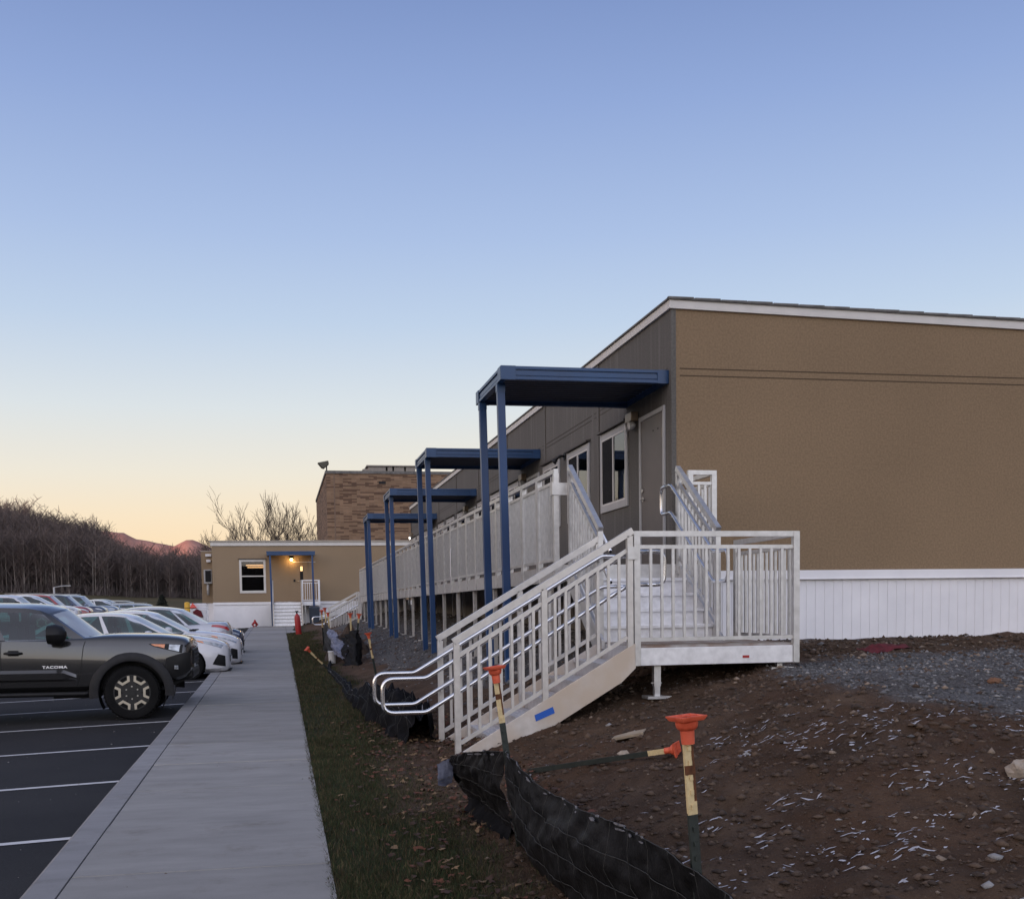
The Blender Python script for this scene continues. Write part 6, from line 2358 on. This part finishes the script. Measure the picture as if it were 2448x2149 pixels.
sf = thing('silt_fence', 'near black silt fence of torn fabric on wire mesh, sagging between two stakes', 'silt fence', (1.45, 5.2, gz(1.45, 5.2)))
top = [(1.385, 7.05, -.90), (1.335, 6.63, -.885), (1.35, 6.25, -.93), (1.37, 5.86, -.98), (1.40, 5.23, -.97), (1.43, 4.67, -.95), (1.46, 4.15, -.94), (1.48, 3.76, -.97), (1.49, 3.5, -1.0), (1.50, 2.9, -1.06)]
bot = [G_(x, y, -.03) for x, y in ((1.50, 7.37), (1.47, 6.95), (1.43, 6.5), (1.43, 6.05), (1.48, 5.6), (1.55, 5.1), (1.60, 4.6), (1.62, 4.1), (1.63, 3.6), (1.65, 2.9))]
rows = ruled(top, bot, 150, 26, .045, 3, .03)
b = MB(); b.smooth = True; b.grid(rows)
b.build('fabric', 'fabric', sf)
b = MB()
off = Vector((-.010, -.004, .003))
for j in (0, 7, 14, 21, 26):
    b.tube([p + off for p in rows[j]], .0018, 5, caps=False)
for i in range(6, 150, 9):
    b.tube([rows[j][min(150, i + (2 if j > 12 else 0))] + off * 1.3 for j in range(0, 27, 2)], .0017, 5, caps=False)
b.build('wire_mesh', 'wire', sf)
rr = random.Random(11)


def frost_bits(rows, n, root, jr=(0, 1), seed=1, big=1.0):
    rr = random.Random(seed)
    b = MB()
    for _ in range(n):
        i = rr.randrange(2, len(rows[0]) - 3); j = rr.choice(jr)
        p = rows[j][i] + Vector((-.012, -.01, .004))
        u = (rows[j][i + 1] - rows[j][i - 1]).normalized(); v = (rows[min(j + 1, len(rows) - 1)][i] - rows[max(j - 1, 0)][i]).normalized()
        a, c = rr.uniform(.012, .06) * big, rr.uniform(.003, .009) * big
        poly = [p + u * (a * math.cos(t) * rr.uniform(.5, 1.1)) + v * (c * math.sin(t) * rr.uniform(.5, 1.2)) for t in [k * math.pi / 4 for k in range(8)]]
        b.prism(poly, (-.003, -.002, .001))
    o = b.build('pale_mud', 'frost_sheen', root)
    o['kind'] = 'stuff'
    return o


frost_bits(rows, 34, sf, (0, 1), 4)
top2 = [(1.385, 7.055, -.905), (1.33, 7.35, -.935), (1.27, 7.75, -.985), (1.20, 8.15, -1.06), (1.19, 8.25, -1.10)]
bot2 = [G_(1.485, 7.38, -.03), G_(1.42, 7.75, .05), G_(1.36, 8.15, .10), G_(1.30, 8.5, .14), (1.235, 8.35, -1.28)]
rows2 = ruled(top2, bot2, 50, 22, .05, 8, .05)
b = MB(); b.smooth = True; b.grid(rows2); b.build('torn_panel', 'fabric', sf)
b = MB()
for j in (0, 6, 12, 18, 22):
    b.tube([p + off for p in rows2[j]], .0018, 5, caps=False)
for i in range(5, 50, 9):
    b.tube([rows2[j][i] + off * 1.2 for j in range(0, 23, 2)], .0017, 5, caps=False)
b.build('wire_mesh', 'wire', sf)
rows3 = ruled([(1.195, 8.18, -1.08), (1.14, 8.22, -1.10), (1.10, 8.25, -1.13)], [(1.22, 8.3, -1.27), (1.15, 8.3, -1.30), (1.10, 8.3, -1.29)], 10, 8, .02, 5)
b = MB(); b.smooth = True; b.grid(rows3); b.build('torn_flap', 'blue_sheet', sf)
frost_bits(rows2, 10, sf, (0, 1), 6)
frost_bits(rows3, 6, sf, (6, 7), 9, .6)
# hem lying on the grass below the torn panel
rows4 = ruled([G_(1.48, 7.35, .10), G_(1.40, 7.8, .12), G_(1.33, 8.25, .12)], [G_(1.42, 7.25, .0), G_(1.33, 7.7, .0), G_(1.26, 8.1, .01)], 24, 6, .03, 15)
b = MB(); b.smooth = True; b.grid(rows4); b.build('trailing_hem', 'fabric_heap', sf)


def crumple(name, label, spine, w, h, seed, mat_='fabric_heap', frost_sheen=16, pieces=True):
    """collapsed fabric heaped along a path on the ground"""
    t = thing(name, label, 'silt fence', spine[0])
    n = 60
    rows = []
    S = [Vector(p) for p in spine]
    for i in range(n + 1):
        f = i / n * (len(S) - 1); k = min(int(f), len(S) - 2); f -= k
        c = S[k].lerp(S[k + 1], f)
        d = (S[k + 1] - S[k]).normalized(); s = Vector((-d.y, d.x, 0))
        hh = h[k] * (1 - f) + h[k + 1] * f; ww = w[k] * (1 - f) + w[k + 1] * f
        row = []
        for j in range(17):
            a = math.pi * j / 16
            nz = 1 + .6 * float(fbm(np.array([i * .22 + seed]), np.array([j * .45]), seed)[0]) + .12 * float(vnoise(np.array([i * .8]), np.array([j * 1.2 + seed]), 3)[0])
            p = c + s * (math.cos(a) * ww * nz) + Vector((0, 0, math.sin(a) * hh * nz - .03))
            row.append(p)
        rows.append(row)
    b = MB(); b.smooth = True; b.grid(rows); b.build('fabric', mat_, t)
    b = MB()
    for j in (4, 8, 12):
        b.tube([rows[i][j] + Vector((-.006, -.006, .010)) for i in range(0, n + 1, 1)], .0016, 5, caps=False)
    for i in range(3, n, 5):
        b.tube([p + Vector((-.006, -.006, .010)) for p in rows[i]], .0016, 5, caps=False)
    b.build('wire_mesh', 'wire', t)
    if frost_sheen:
        tr_ = [list(r) for r in zip(*rows)]
        frost_bits(tr_, frost_sheen, t, (4, 5, 6, 9, 10, 11), seed, 1.6)
    return t


crumple('collapsed_silt_fence', 'collapsed heap of black silt fabric on the grass behind the looped handrails',
        [G_(1.42, 11.9), G_(1.40, 12.6), G_(1.30, 13.6), G_(1.22, 15.0), G_(1.12, 16.6), G_(1.06, 17.9)], [.14, .22, .20, .17, .14, .08], [.34, .46, .42, .38, .26, .12], 21, frost_sheen=30)
crumple('low_silt_fence', 'low black line of fallen silt fabric along the grass beyond the heap', [G_(1.07, 17.8), G_(1.08, 19.5), G_(1.03, 21.5), G_(.98, 24.0), G_(1.10, 26.3)],
        [.09, .08, .06, .05, .05], [.12, .14, .12, .10, .1], 33, frost_sheen=12)
# bundle standing by the two stakes, blue sheet and far fence panel
bd = thing('fabric_bundle', 'tall black bundle of silt fabric with a faded blue sheet, behind the white tub', 'silt fence', G_(1.5, 25.5))
rows = ruled([(1.40, 25.7, -.62), (1.55, 25.5, -.48), (1.68, 25.4, -.44), (1.76, 25.6, -.60)], [G_(1.36, 25.2, -.02), G_(1.46, 24.9, -.02), G_(1.62, 24.9, -.02), G_(1.74, 25.2, -.02)], 30, 24, .16, 12, .05)
b = MB(); b.smooth = True; b.grid(rows); b.build('fabric', 'fabric', bd)
rows = ruled([(1.10, 26.3, -.42), (1.22, 26.0, -.50), (1.40, 25.7, -.80), (1.55, 25.5, -.66)], [(1.13, 25.9, -.95), (1.25, 25.6, -1.03), (1.36, 25.3, -1.08), (1.45, 25.1, -1.0)], 26, 16, .12, 19, .03)
b = MB(); b.smooth = True; b.grid(rows); b.build('blue_sheet', 'blue_sheet', bd)
frost_bits(rows, 10, bd, (12, 13, 14), 3, 1.2)
fp = thing('far_silt_fence', 'far silt fence of dark mesh between the bundle and the farthest stakes', 'silt fence', G_(1.2, 29))
tp = [(1.12, 26.4, -.55), (1.18, 28.5, -.42), (1.22, 30.5, -.38), (1.24, 33.0, -.32), (1.34, 35.5, -.35), (1.50, 38.0, -.4)]
bt = [G_(1.10, 26.4), G_(1.14, 28.5), G_(1.2, 30.5), G_(1.22, 33), G_(1.32, 35.5), G_(1.5, 38)]
rows = ruled(tp, bt, 60, 12, .06, 27)
b = MB(); b.smooth = True; b.grid(rows); b.build('fabric', 'fabric', fp)
frost_bits(rows, 16, fp, (1, 4, 6, 8, 10), 5, 1.6)
b = MB()
for j in (0, 4, 8, 12):
    b.tube([p + Vector((-.01, 0, .003)) for p in rows[j]], .004, 5, caps=False)
b.build('wire_mesh', 'wire', fp)
# soil heap behind the bundle
b = MB(); b.smooth = True
rows = []
for i in range(15):
    v = i / 14
    rows.append([(1.62 + .62 * v * math.cos(a), 28.0 + 1.1 * v * math.sin(a), gz(1.62, 28) - .08 + .80 * (1 - v) ** .8 * (1 + .22 * float(vnoise(np.array([a * 2.2]), np.array([v * 7]), 8)[0])) + .07 * float(vnoise(np.array([a * 6]), np.array([v * 15]), 18)[0]))
                 for a in [2 * math.pi * k / 30 for k in range(31)]])
b.grid(rows)
M['soil'] = mat('brown_soil', (0.055, 0.034, 0.022), .95, var=.5, scale=9, bump=.8, bscale=25)
tag(b.build('soil_heap', 'soil'), 'heap of brown soil behind the black fabric bundle', 'soil heap')
tb = thing('white_tub', 'small white plastic tub standing by the fabric bundle', 'tub', G_(1.14, 26.2))
z0 = gz(1.14, 26.2)
b = MB(); b.lathe([(.075, z0), (.088, z0 + .24), (.094, z0 + .245), (.094, z0 + .262)], 18, 'Z', (1.14, 26.2, 0)); b.build('body', 'bucket', tb, sharp=40)
b = MB(); b.lathe([(.096, z0 + .2625), (.096, z0 + .275), (.09, z0 + .28)], 18, 'Z', (1.14, 26.2, 0)); b.build('lid', 'white_plastic', tb)
# plank and red rag
pk = MB()
c = Vector(G_(2.86, 9.25, .025))
u, v = Vector((.93, -.36, .22)).normalized(), Vector((.35, .92, .05)).normalized()
pk.prism([c - u * .14 - v * .06, c + u * .13 - v * .09, c + u * .15 + v * .08, c + u * .02 + v * .10, c - u * .12 + v * .05], u.cross(v) * .025)
tag(pk.build('wood_scrap', 'wood', bevel=.003), 'pale flat wood scrap lying on the dirt below the landing', 'wood scrap')
b = MB(); b.smooth = True
rows = []
for i in range(13):
    rows.append([(6.30 + i * .042, 11.45 + j * .045, gz(6.30 + i * .042, 11.45 + j * .045) + .012 + .055 * math.sin(math.pi * i / 12) * math.sin(math.pi * j / 8) * (1 + .9 * float(vnoise(np.array([i * .8]), np.array([j * .9]), 6)[0]))) for j in range(9)])
b.grid(rows)
tag(b.build('red_rag', 'red_cloth'), 'crumpled dark red cloth on the gravel in front of the white skirting', 'cloth')
b = MB(); b.blob(G_(5.44, 8.0, .02), .06, .045, .03, .25, 9, 6)
tag(b.build('orange_stone', 'orange_rock'), 'small orange brown stone lying on the grey gravel', 'stone')
b = MB(); b.blob(G_(4.27, 6.02, .03), .085, .07, .06, .22, 10, 7); b.smooth = True
tag(b.build('pale_rock', 'pale_rock'), 'pale rock on the dirt at the right edge', 'rock')
b = MB(); b.blob(G_(2.62, 8.6, .02), .05, .03, .03, .3, 8, 5)
tag(b.build('white_stone', 'pale_rock'), 'small white stone on the dirt just behind the near orange cap', 'stone')


# ------------------------------------------------------------------ ground cover (nobody could count it)
def scatter(n, x0, x1, y0, y1, mask, ypow=1.0):
    """n points in the rectangle, denser towards the camera, kept with probability mask(x, y)"""
    X, Y = [], []
    tot = 0
    while tot < n:
        u = RNG.random(n)
        y = y0 + (y1 - y0) * u ** ypow
        x = RNG.uniform(x0, x1, n)
        k = RNG.random(n) < mask(x, y)
        X.append(x[k]); Y.append(y[k]); tot += int(k.sum())
    X, Y = np.concatenate(X)[:n], np.concatenate(Y)[:n]
    return X, Y


def stuff(ob, label):
    ob['kind'] = 'stuff'
    ob['label'] = label
    return ob


# grass blades
def blades(n, x0, x1, y0, y1, mask, hmin, hmax, wid, lean, name, mats, probs, label, ypow=1.0, lay=0.0):
    X, Y = scatter(n, x0, x1, y0, y1, mask, ypow)
    Z = ground_z(X, Y) - .004
    H = RNG.uniform(hmin, hmax, n) * RNG.uniform(.6, 1.2, n)
    A = RNG.uniform(0, 2 * np.pi, n)
    W = wid * np.maximum(1.0, Y / 9.0) * RNG.uniform(.7, 1.4, n)
    Ln = H * lean * RNG.uniform(.2, 1.3, n)
    if lay:
        Hz = H * (1 - lay)
    else:
        Hz = H
    dx, dy = np.cos(A), np.sin(A)
    B = RNG.uniform(0, 2 * np.pi, n)
    lx, ly = np.cos(B) * Ln, np.sin(B) * Ln
    P = np.empty((n, 5, 3))
    P[:, 0] = np.stack([X - dx * W / 2, Y - dy * W / 2, Z], 1)
    P[:, 1] = np.stack([X + dx * W / 2, Y + dy * W / 2, Z], 1)
    P[:, 2] = np.stack([X + dx * W * .35 + lx * .35, Y + dy * W * .35 + ly * .35, Z + Hz * .62], 1)
    P[:, 3] = np.stack([X - dx * W * .35 + lx * .35, Y - dy * W * .35 + ly * .35, Z + Hz * .62], 1)
    P[:, 4] = np.stack([X + lx, Y + ly, Z + Hz], 1)
    i = np.arange(n)[:, None] * 5
    F = np.concatenate([i + np.array([[0, 1, 2]]), i + np.array([[0, 2, 3]]), i + np.array([[3, 2, 4]])])
    mi = RNG.choice(len(mats), n, p=probs)
    ob = big_mesh(name, P.reshape(-1, 3), F, mats, np.concatenate([mi, mi, mi]))
    return stuff(ob, label)


M['g1'] = mat('grass_dark_green', (0.028, 0.042, 0.018), .8, var=.3, scale=3, spec=.2)
M['g2'] = mat('grass_olive', (0.042, 0.045, 0.018), .8, var=.3, scale=3, spec=.2)
M['g3'] = mat('grass_dead_tan', (0.115, 0.09, 0.05), .85, var=.3, scale=3, spec=.2)
M['g4'] = mat('grass_brown', (0.06, 0.04, 0.024), .85, var=.3, scale=3, spec=.2)
gm = lambda x, y: np.clip(grass_mask(x, y) * (.55 + .6 * (fbm(x * 2.2, y * 1.4, 61) > -.12)), .02, 1)
blades(62000, .235, 1.75, 4.4, 13, gm, .02, .06, .0036, .7, 'grass', ['g1', 'g2', 'g3', 'g4'], [.40, .31, .13, .16], 'short winter grass verge beside the pavement', 1.5)
blades(42000, .245, 1.6, 13, 48, gm, .025, .06, .0032, .6, 'grass', ['g1', 'g2', 'g3', 'g4'], [.30, .32, .18, .20], 'thin winter grass verge farther along the pavement', 1.4)
dm = lambda x, y: np.clip((1 - grass_mask(x, y)) * (1 - gravel_mask(x, y)) * (.12 + .95 * (fbm(x * 1.1, y * 1.1, 71) > .02)), 0, 1)
M['dirt_straw'] = mat('dirty_straw', (0.085, 0.06, 0.038), .9, var=.3, scale=5, spec=.2)
blades(75000, .9, 9.5, 3.6, 14, dm, .02, .075, .0034, 2.4, 'dead_grass', ['g3', 'g4', 'dirt_straw'], [.10, .52, .38], 'dead grass and straw strewn over the brown dirt', 1.35, lay=.72)


def stones(n, x0, x1, y0, y1, mask, smin, smax, name, mats, probs, label, ypow=1.0, sink=.25, flat=.65):
    X, Y = scatter(n, x0, x1, y0, y1, mask, ypow)
    S = smin * (smax / smin) ** (RNG.random(n) ** 2.2)
    Z = ground_z(X, Y) + S * (flat - sink * 2) * .5
    base = np.array([[1, 0, 0], [.5, .87, 0], [-.5, .87, 0], [-1, 0, 0], [-.5, -.87, 0], [.5, -.87, 0], [0, 0, 1], [0, 0, -1]], float)
    P = base[None] * (1 + RNG.uniform(-.32, .32, (n, 8, 1)))
    P[:, :, 2] += RNG.uniform(-.2, .2, (n, 8))
    P *= np.stack([S * RNG.uniform(.7, 1.3, n), S * RNG.uniform(.6, 1.1, n), S * flat * RNG.uniform(.6, 1.2, n)], 1)[:, None]
    A = RNG.uniform(0, 2 * np.pi, n)
    c, s = np.cos(A)[:, None], np.sin(A)[:, None]
    x = P[:, :, 0] * c - P[:, :, 1] * s; y = P[:, :, 0] * s + P[:, :, 1] * c
    V = np.stack([x + X[:, None], y + Y[:, None], P[:, :, 2] + Z[:, None]], 2)
    f = []
    for j in range(6):
        f += [[j, (j + 1) % 6, 6], [(j + 1) % 6, j, 7]]
    F = (np.arange(n)[:, None, None] * 8 + np.array(f)[None]).reshape(-1, 3)
    mi = np.repeat(RNG.choice(len(mats), n, p=probs), 12)
    return stuff(big_mesh(name, V.reshape(-1, 3), F, mats, mi), label)


M['st1'] = mat('grey_stone', (0.115, 0.115, 0.12), .9, var=.35, scale=6)
M['st2'] = mat('dark_grey_stone', (0.06, 0.06, 0.064), .9, var=.35, scale=6)
M['st3'] = mat('light_grey_stone', (0.24, 0.235, 0.235), .9, var=.25, scale=6)
M['st4'] = mat('brown_clod', (0.085, 0.056, 0.038), .95, var=.4, scale=8)
M['st5'] = mat('dark_brown_clod', (0.052, 0.034, 0.024), .95, var=.4, scale=8)
M['st6'] = mat('tan_stone', (0.22, 0.17, 0.13), .9, var=.3, scale=8)
gmA = lambda x, y: gravel_mask(x, y) * .98 + .02
stones(16000, 3.4, 10.5, 5.8, 13.5, gmA, .008, .032, 'gravel', ['st1', 'st2', 'st3', 'st6'], [.56, .33, .06, .05], 'grey gravel spread in front of the end wall', 1.0)
stones(9000, 1.6, 5.0, 12.5, 44, lambda x, y: gravel_mask(x, y) * .95 + .03, .014, .050, 'gravel', ['st1', 'st2', 'st3', 'st4'], [.45, .27, .08, .20], 'grey gravel under and beside the raised walkway', 1.6)
dmS = lambda x, y: np.clip((1 - grass_mask(x, y)) * (1 - .9 * gravel_mask(x, y)), 0, 1)
stones(27000, .9, 9.5, 3.4, 14.2, dmS, .007, .042, 'dirt_clods', ['st4', 'st5', 'st6', 'st3'], [.56, .42, .015, .005], 'loose clods of brown dirt over the bank', 1.3)
stones(230, 1.5, 9.5, 4.5, 14.0, dmS, .010, .036, 'rubble', ['st6', 'st3'], [.6, .4], 'pale stones scattered over the brown bank', 1.0)
stones(600, 4.3, 9.5, 10.6, 14.2, lambda x, y: np.ones_like(x), .014, .05, 'rubble', ['st4', 'st6', 'st1'], [.6, .2, .2], 'rough stones and clods along the foot of the white skirting', 1.0)
stones(260, -1.2, .25, 4.5, 22, lambda x, y: (fbm(x * 3, y * .8, 91) > .12) * 1.0, .004, .016, 'debris', ['st4', 'st5'], [.6, .4], 'crumbs of dirt on the pavement', 1.4)
for ob in bpy.data.objects:
    if ob.name.startswith('debris') and ob.type == 'MESH':
        v = np.empty(len(ob.data.vertices) * 3, np.float32); ob.data.vertices.foreach_get('co', v)
        v = v.reshape(-1, 3); v[:, 2] += .155
        ob.data.vertices.foreach_set('co', v.ravel())
stones(260, -6.5, -1.5, 5.5, 26, lambda x, y: np.ones_like(x), .004, .018, 'debris', ['st3', 'st1'], [.5, .5], 'small grit on the asphalt', 1.0)
for ob in bpy.data.objects:
    if ob.get('label') == 'small grit on the asphalt':
        v = np.empty(len(ob.data.vertices) * 3, np.float32); ob.data.vertices.foreach_get('co', v)
        v = v.reshape(-1, 3); v[:, 2] += .065
        ob.data.vertices.foreach_set('co', v.ravel())


# flat flakes: thin snow in the rake marks, and fallen leaves
def flakes(n, X, Y, L, Wd, ang, lift, name, mats, probs, label, curl=0.0):
    k = 8
    th = np.linspace(0, 2 * np.pi, k, endpoint=False)[None]
    rad = RNG.uniform(.45, 1.15, (n, k))
    px = np.cos(th) * rad * L[:, None]; py = np.sin(th) * rad * Wd[:, None]
    c, s = np.cos(ang)[:, None], np.sin(ang)[:, None]
    x = X[:, None] + px * c - py * s; y = Y[:, None] + px * s + py * c
    z = ground_z(x, y) + lift + curl * RNG.uniform(-.3, 1, (n, k)) * L[:, None]
    cz = ground_z(X, Y) + lift * 1.3 + curl * L * .1
    V = np.concatenate([np.stack([x, y, z], 2), np.stack([X, Y, cz], 1)[:, None]], 1)
    f = [[j, (j + 1) % k, k] for j in range(k)]
    F = (np.arange(n)[:, None, None] * (k + 1) + np.array(f)[None]).reshape(-1, 3)
    mi = np.repeat(RNG.choice(len(mats), n, p=probs), k)
    return stuff(big_mesh(name, V.reshape(-1, 3), F, mats, mi), label)


M['snow'] = mat('old_thin_snow', (0.38, 0.38, 0.42), .85, var=.3, scale=20)
n = 1150
sm = lambda x, y: np.clip((1 - gravel_mask(x, y)) * (fbm(x * .8, y * .8, 101) > -.08) * (fbm(x * 1.6, y * 5, 13) > .02), 0, 1) * np.clip((9.4 - y) / 1.0, .05, 1)
X, Y = scatter(n, 1.55, 6.0, 4.3, 9.8, sm, 1.2)
flakes(n, X, Y, .008 + .045 * RNG.random(n) ** 2.2, RNG.uniform(.003, .008, n), RNG.normal(0, .28, n), .007, 'snow', ['snow'], [1.0], 'thin streaks of snow in the raked brown dirt')
M['lf1'] = mat('rust_brown_leaf', (0.115, 0.038, 0.018), .8, var=.35, scale=10)
M['lf2'] = mat('tan_leaf', (0.19, 0.12, 0.06), .8, var=.3, scale=10)
M['lf3'] = mat('dark_brown_leaf', (0.05, 0.025, 0.016), .85, var=.3, scale=10)
n = 950
X, Y = scatter(n, .35, 2.0, 4.6, 14.5, lambda x, y: np.clip((fbm(x * 1.2, y * .9, 111) > -.02) * (.15 + .85 * smooth01((x - .45) / .7)) + .9 * np.exp(-((y - 10.4) / 1.2) ** 2) * smooth01((x - .6) / .3), 0, 1), 1.2)
flakes(n, X, Y, RNG.uniform(.018, .045, n), RNG.uniform(.012, .03, n), RNG.uniform(0, 6.28, n), .022, 'fallen_leaves', ['lf1', 'lf2', 'lf3'], [.42, .22, .36], 'brown oak leaves caught in the grass along the fence', .45)


# ------------------------------------------------------------------ trees
def branchy(b, p, d, L, r, lev, rnd, spread, taper=.62, seg=4, up=.18):
    q_ = p
    path = [p]
    dd = d
    for i in range(3):
        dd = (dd + Vector((rnd.gauss(0, .10), rnd.gauss(0, .10), rnd.gauss(up * .3, .07)))).normalized()
        q_ = q_ + dd * (L / 3)
        path.append(q_)
    b.tube(path, r, seg if lev > 1 else 3, caps=False, radii=[r, r * .88, r * .76, r * .62])
    if lev <= 0:
        return
    n = rnd.choice((2, 3, 3)) if lev > 1 else rnd.choice((3, 4))
    for k in range(n):
        i = rnd.choice((1, 2, 3)) if k else 3
        base = path[i]
        ax = Vector((rnd.gauss(0, 1), rnd.gauss(0, 1), rnd.gauss(0, .4)))
        nd = (dd + ax.normalized() * spread * rnd.uniform(.5, 1.2) + Vector((0, 0, up))).normalized()
        branchy(b, base, nd, L * rnd.uniform(.60, .84), max(.016, r * taper * rnd.uniform(.8, 1.05)), lev - 1, rnd, spread, taper, seg, up)


def bare_tree(label, x, y, h, stems, seed, spread=.5, r0=.10, lev=5, group='bare trees behind the far building'):
    rnd = random.Random(seed)
    z = gz(x, y)
    t = thing('bare_tree', label, 'tree', (x, y, z), group=group)
    b = MB(); b.smooth = True
    b.tube([(x, y, z - .2), (x, y, z + h * .09), (x, y, z + h * .16)], r0 * 2.4, 8, radii=[r0 * 2.6, r0 * 2.0, r0 * 1.8])
    b.build('trunk', 'bark', t)
    b = MB(); b.smooth = True
    for s in range(stems):
        a = 2 * math.pi * s / stems + rnd.uniform(-.3, .3)
        d = Vector((math.cos(a) * spread, math.sin(a) * spread, 1)).normalized()
        branchy(b, Vector((x, y, z + h * .14)), d, h * .30 * rnd.uniform(.85, 1.1), r0 * rnd.uniform(.8, 1.1), lev, rnd, .55)
    b.build('crown', 'bark', t)
    return t


bare_tree('wide bare tree rising behind the middle of the far building roof', -.75, 110, 10.6, 9, 5, .50, .085)
bare_tree('lower bushy bare tree between the wide one and the brick block', 2.5, 113, 8.2, 8, 9, .62, .06)
bare_tree('thin pale bare tree just above the left end of the far building roof', -5.6, 116, 8.6, 6, 14, .40, .04, 4)
ev = thing('evergreen_shrub', 'small dark evergreen shrub behind the parked cars', 'shrub', (-6.9, 72, gz(-6.9, 72)))
zb = gz(-6.9, 72)
b = MB(); b.tube([(-6.9, 72, zb - .1), (-6.9, 72, zb + 1.4)], .06, 6); b.build('trunk', 'bark', ev)
n = 2600
u, a, r = RNG.random(n), RNG.uniform(0, 2 * np.pi, n), np.sqrt(RNG.random(n))
hz_ = .15 + 1.75 * u
rad = .60 * (1 - u) ** .7 * r * (1 + .25 * np.sin(a * 5 + u * 9)) + .03
c0 = np.stack([np.cos(a) * rad, np.sin(a) * rad, hz_], 1)
d1, d2 = RNG.normal(0, .05, (n, 3)), RNG.normal(0, .05, (n, 3))
V = np.stack([c0, c0 + d1, c0 + d2], 1).reshape(-1, 3)
cr_o = big_mesh('foliage', V, np.arange(n * 3).reshape(-1, 3), 'leaf_green')
cr_o.parent = ev

# the wood on the rise beyond the car park: one mass of bare trees
M['wood1'] = mat('bare_wood_dark', (0.115, 0.095, 0.090), .95, var=.3, scale=.3, spec=.1)
M['wood2'] = mat('bare_wood_brown', (0.15, 0.118, 0.108), .95, var=.3, scale=.3, spec=.1)
M['wood3'] = mat('pale_trunks', (0.22, 0.195, 0.175), .95, var=.3, scale=.3, spec=.1)


def tree_template(seed):
    rnd = random.Random(seed)
    V, F, I = [], [], []

    def twig(p, q_, r0, r1, m):
        d = (q_ - p).normalized(); s = d.orthogonal().normalized(); s.rotate(Matrix.Rotation(rnd.uniform(0, 6.28), 3, d)); t2 = d.cross(s)
        k = len(V)
        for c, r in ((p, r0), (q_, r1)):
            for j in range(3):
                a = 2 * math.pi * j / 3
                V.append(c + (s * math.cos(a) + t2 * math.sin(a)) * r)
        for j in range(3):
            j2 = (j + 1) % 3
            F.append((k + j, k + j2, k + 3 + j2)); F.append((k + j, k + 3 + j2, k + 3 + j)); I.extend([m, m])
    m0 = rnd.choice((0, 0, 1, 1, 2)) if seed != 3 else 2
    top = Vector((rnd.uniform(-.05, .05), rnd.uniform(-.05, .05), 1))
    twig(Vector((0, 0, -.05)), top * .5, .014, .010, m0); twig(top * .5, top * .98, .010, .003, m0)
    for i in range(12):
        a = rnd.uniform(0, 6.28); r_ = rnd.uniform(.02, .22)
        p = Vector((math.cos(a) * r_, math.sin(a) * r_, -.03))
        twig(p, p + Vector((rnd.gauss(0, .06), rnd.gauss(0, .06), rnd.uniform(.10, .30))), .010, .003, 0)
    for i in range(22):
        h = rnd.uniform(.16, .95)
        p = top * h
        a = rnd.uniform(0, 6.28)
        L = (.10 + .26 * (1 - abs(h - .5) * 1.2)) * rnd.uniform(.6, 1.2)
        q_ = p + Vector((math.cos(a) * L * .7, math.sin(a) * L * .7, L * rnd.uniform(.5, 1.0)))
        m = rnd.choice((0, 1))
        twig(p, q_, .0055, .0028, m)
        for k in range(4):
            f = rnd.uniform(.3, 1.0)
            b0 = p.lerp(q_, f)
            e = b0 + Vector((rnd.gauss(0, .06), rnd.gauss(0, .06), rnd.uniform(.02, .13)))
            twig(b0, e, .0032, .0016, m)
    return np.array([tuple(v) for v in V]), np.array(F), np.array(I)


TT = [tree_template(s) for s in range(7)]
VV, FF, II = [], [], []
offv = 0
rnd = random.Random(77)
cnt = 0
while cnt < 3300:
    y = 152 + 150 * rnd.random() ** 1.6
    tq = rnd.uniform(-.36, .10)
    x = tq * y
    z = gz(x, y)
    if cnt < 260:
        y = 150 + rnd.uniform(0, 9); x = tq * y; z = gz(x, y)
    h = rnd.uniform(6.2, 9.0) * (.80 if y < 165 else 1.0) * float(np.interp(tq, [-.15, -.125, -.09], [1.0, .80, .70]))
    if rnd.random() < .012:
        h *= 1.28
    v, f, ix = TT[rnd.randrange(7)]
    a = rnd.uniform(0, 6.28); c, s = math.cos(a), math.sin(a)
    w = h * rnd.uniform(.8, 1.2)
    vv = np.stack([(v[:, 0] * c - v[:, 1] * s) * w + x, (v[:, 0] * s + v[:, 1] * c) * w + y, v[:, 2] * h + z], 1)
    VV.append(vv); FF.append(f + offv); II.append(ix); offv += len(v)
    cnt += 1
wd = big_mesh('woods', np.concatenate(VV), np.concatenate(FF), ['wood1', 'wood2', 'wood3'], np.concatenate(II))
stuff(wd, 'dark leafless wood covering the rise beyond the car park')
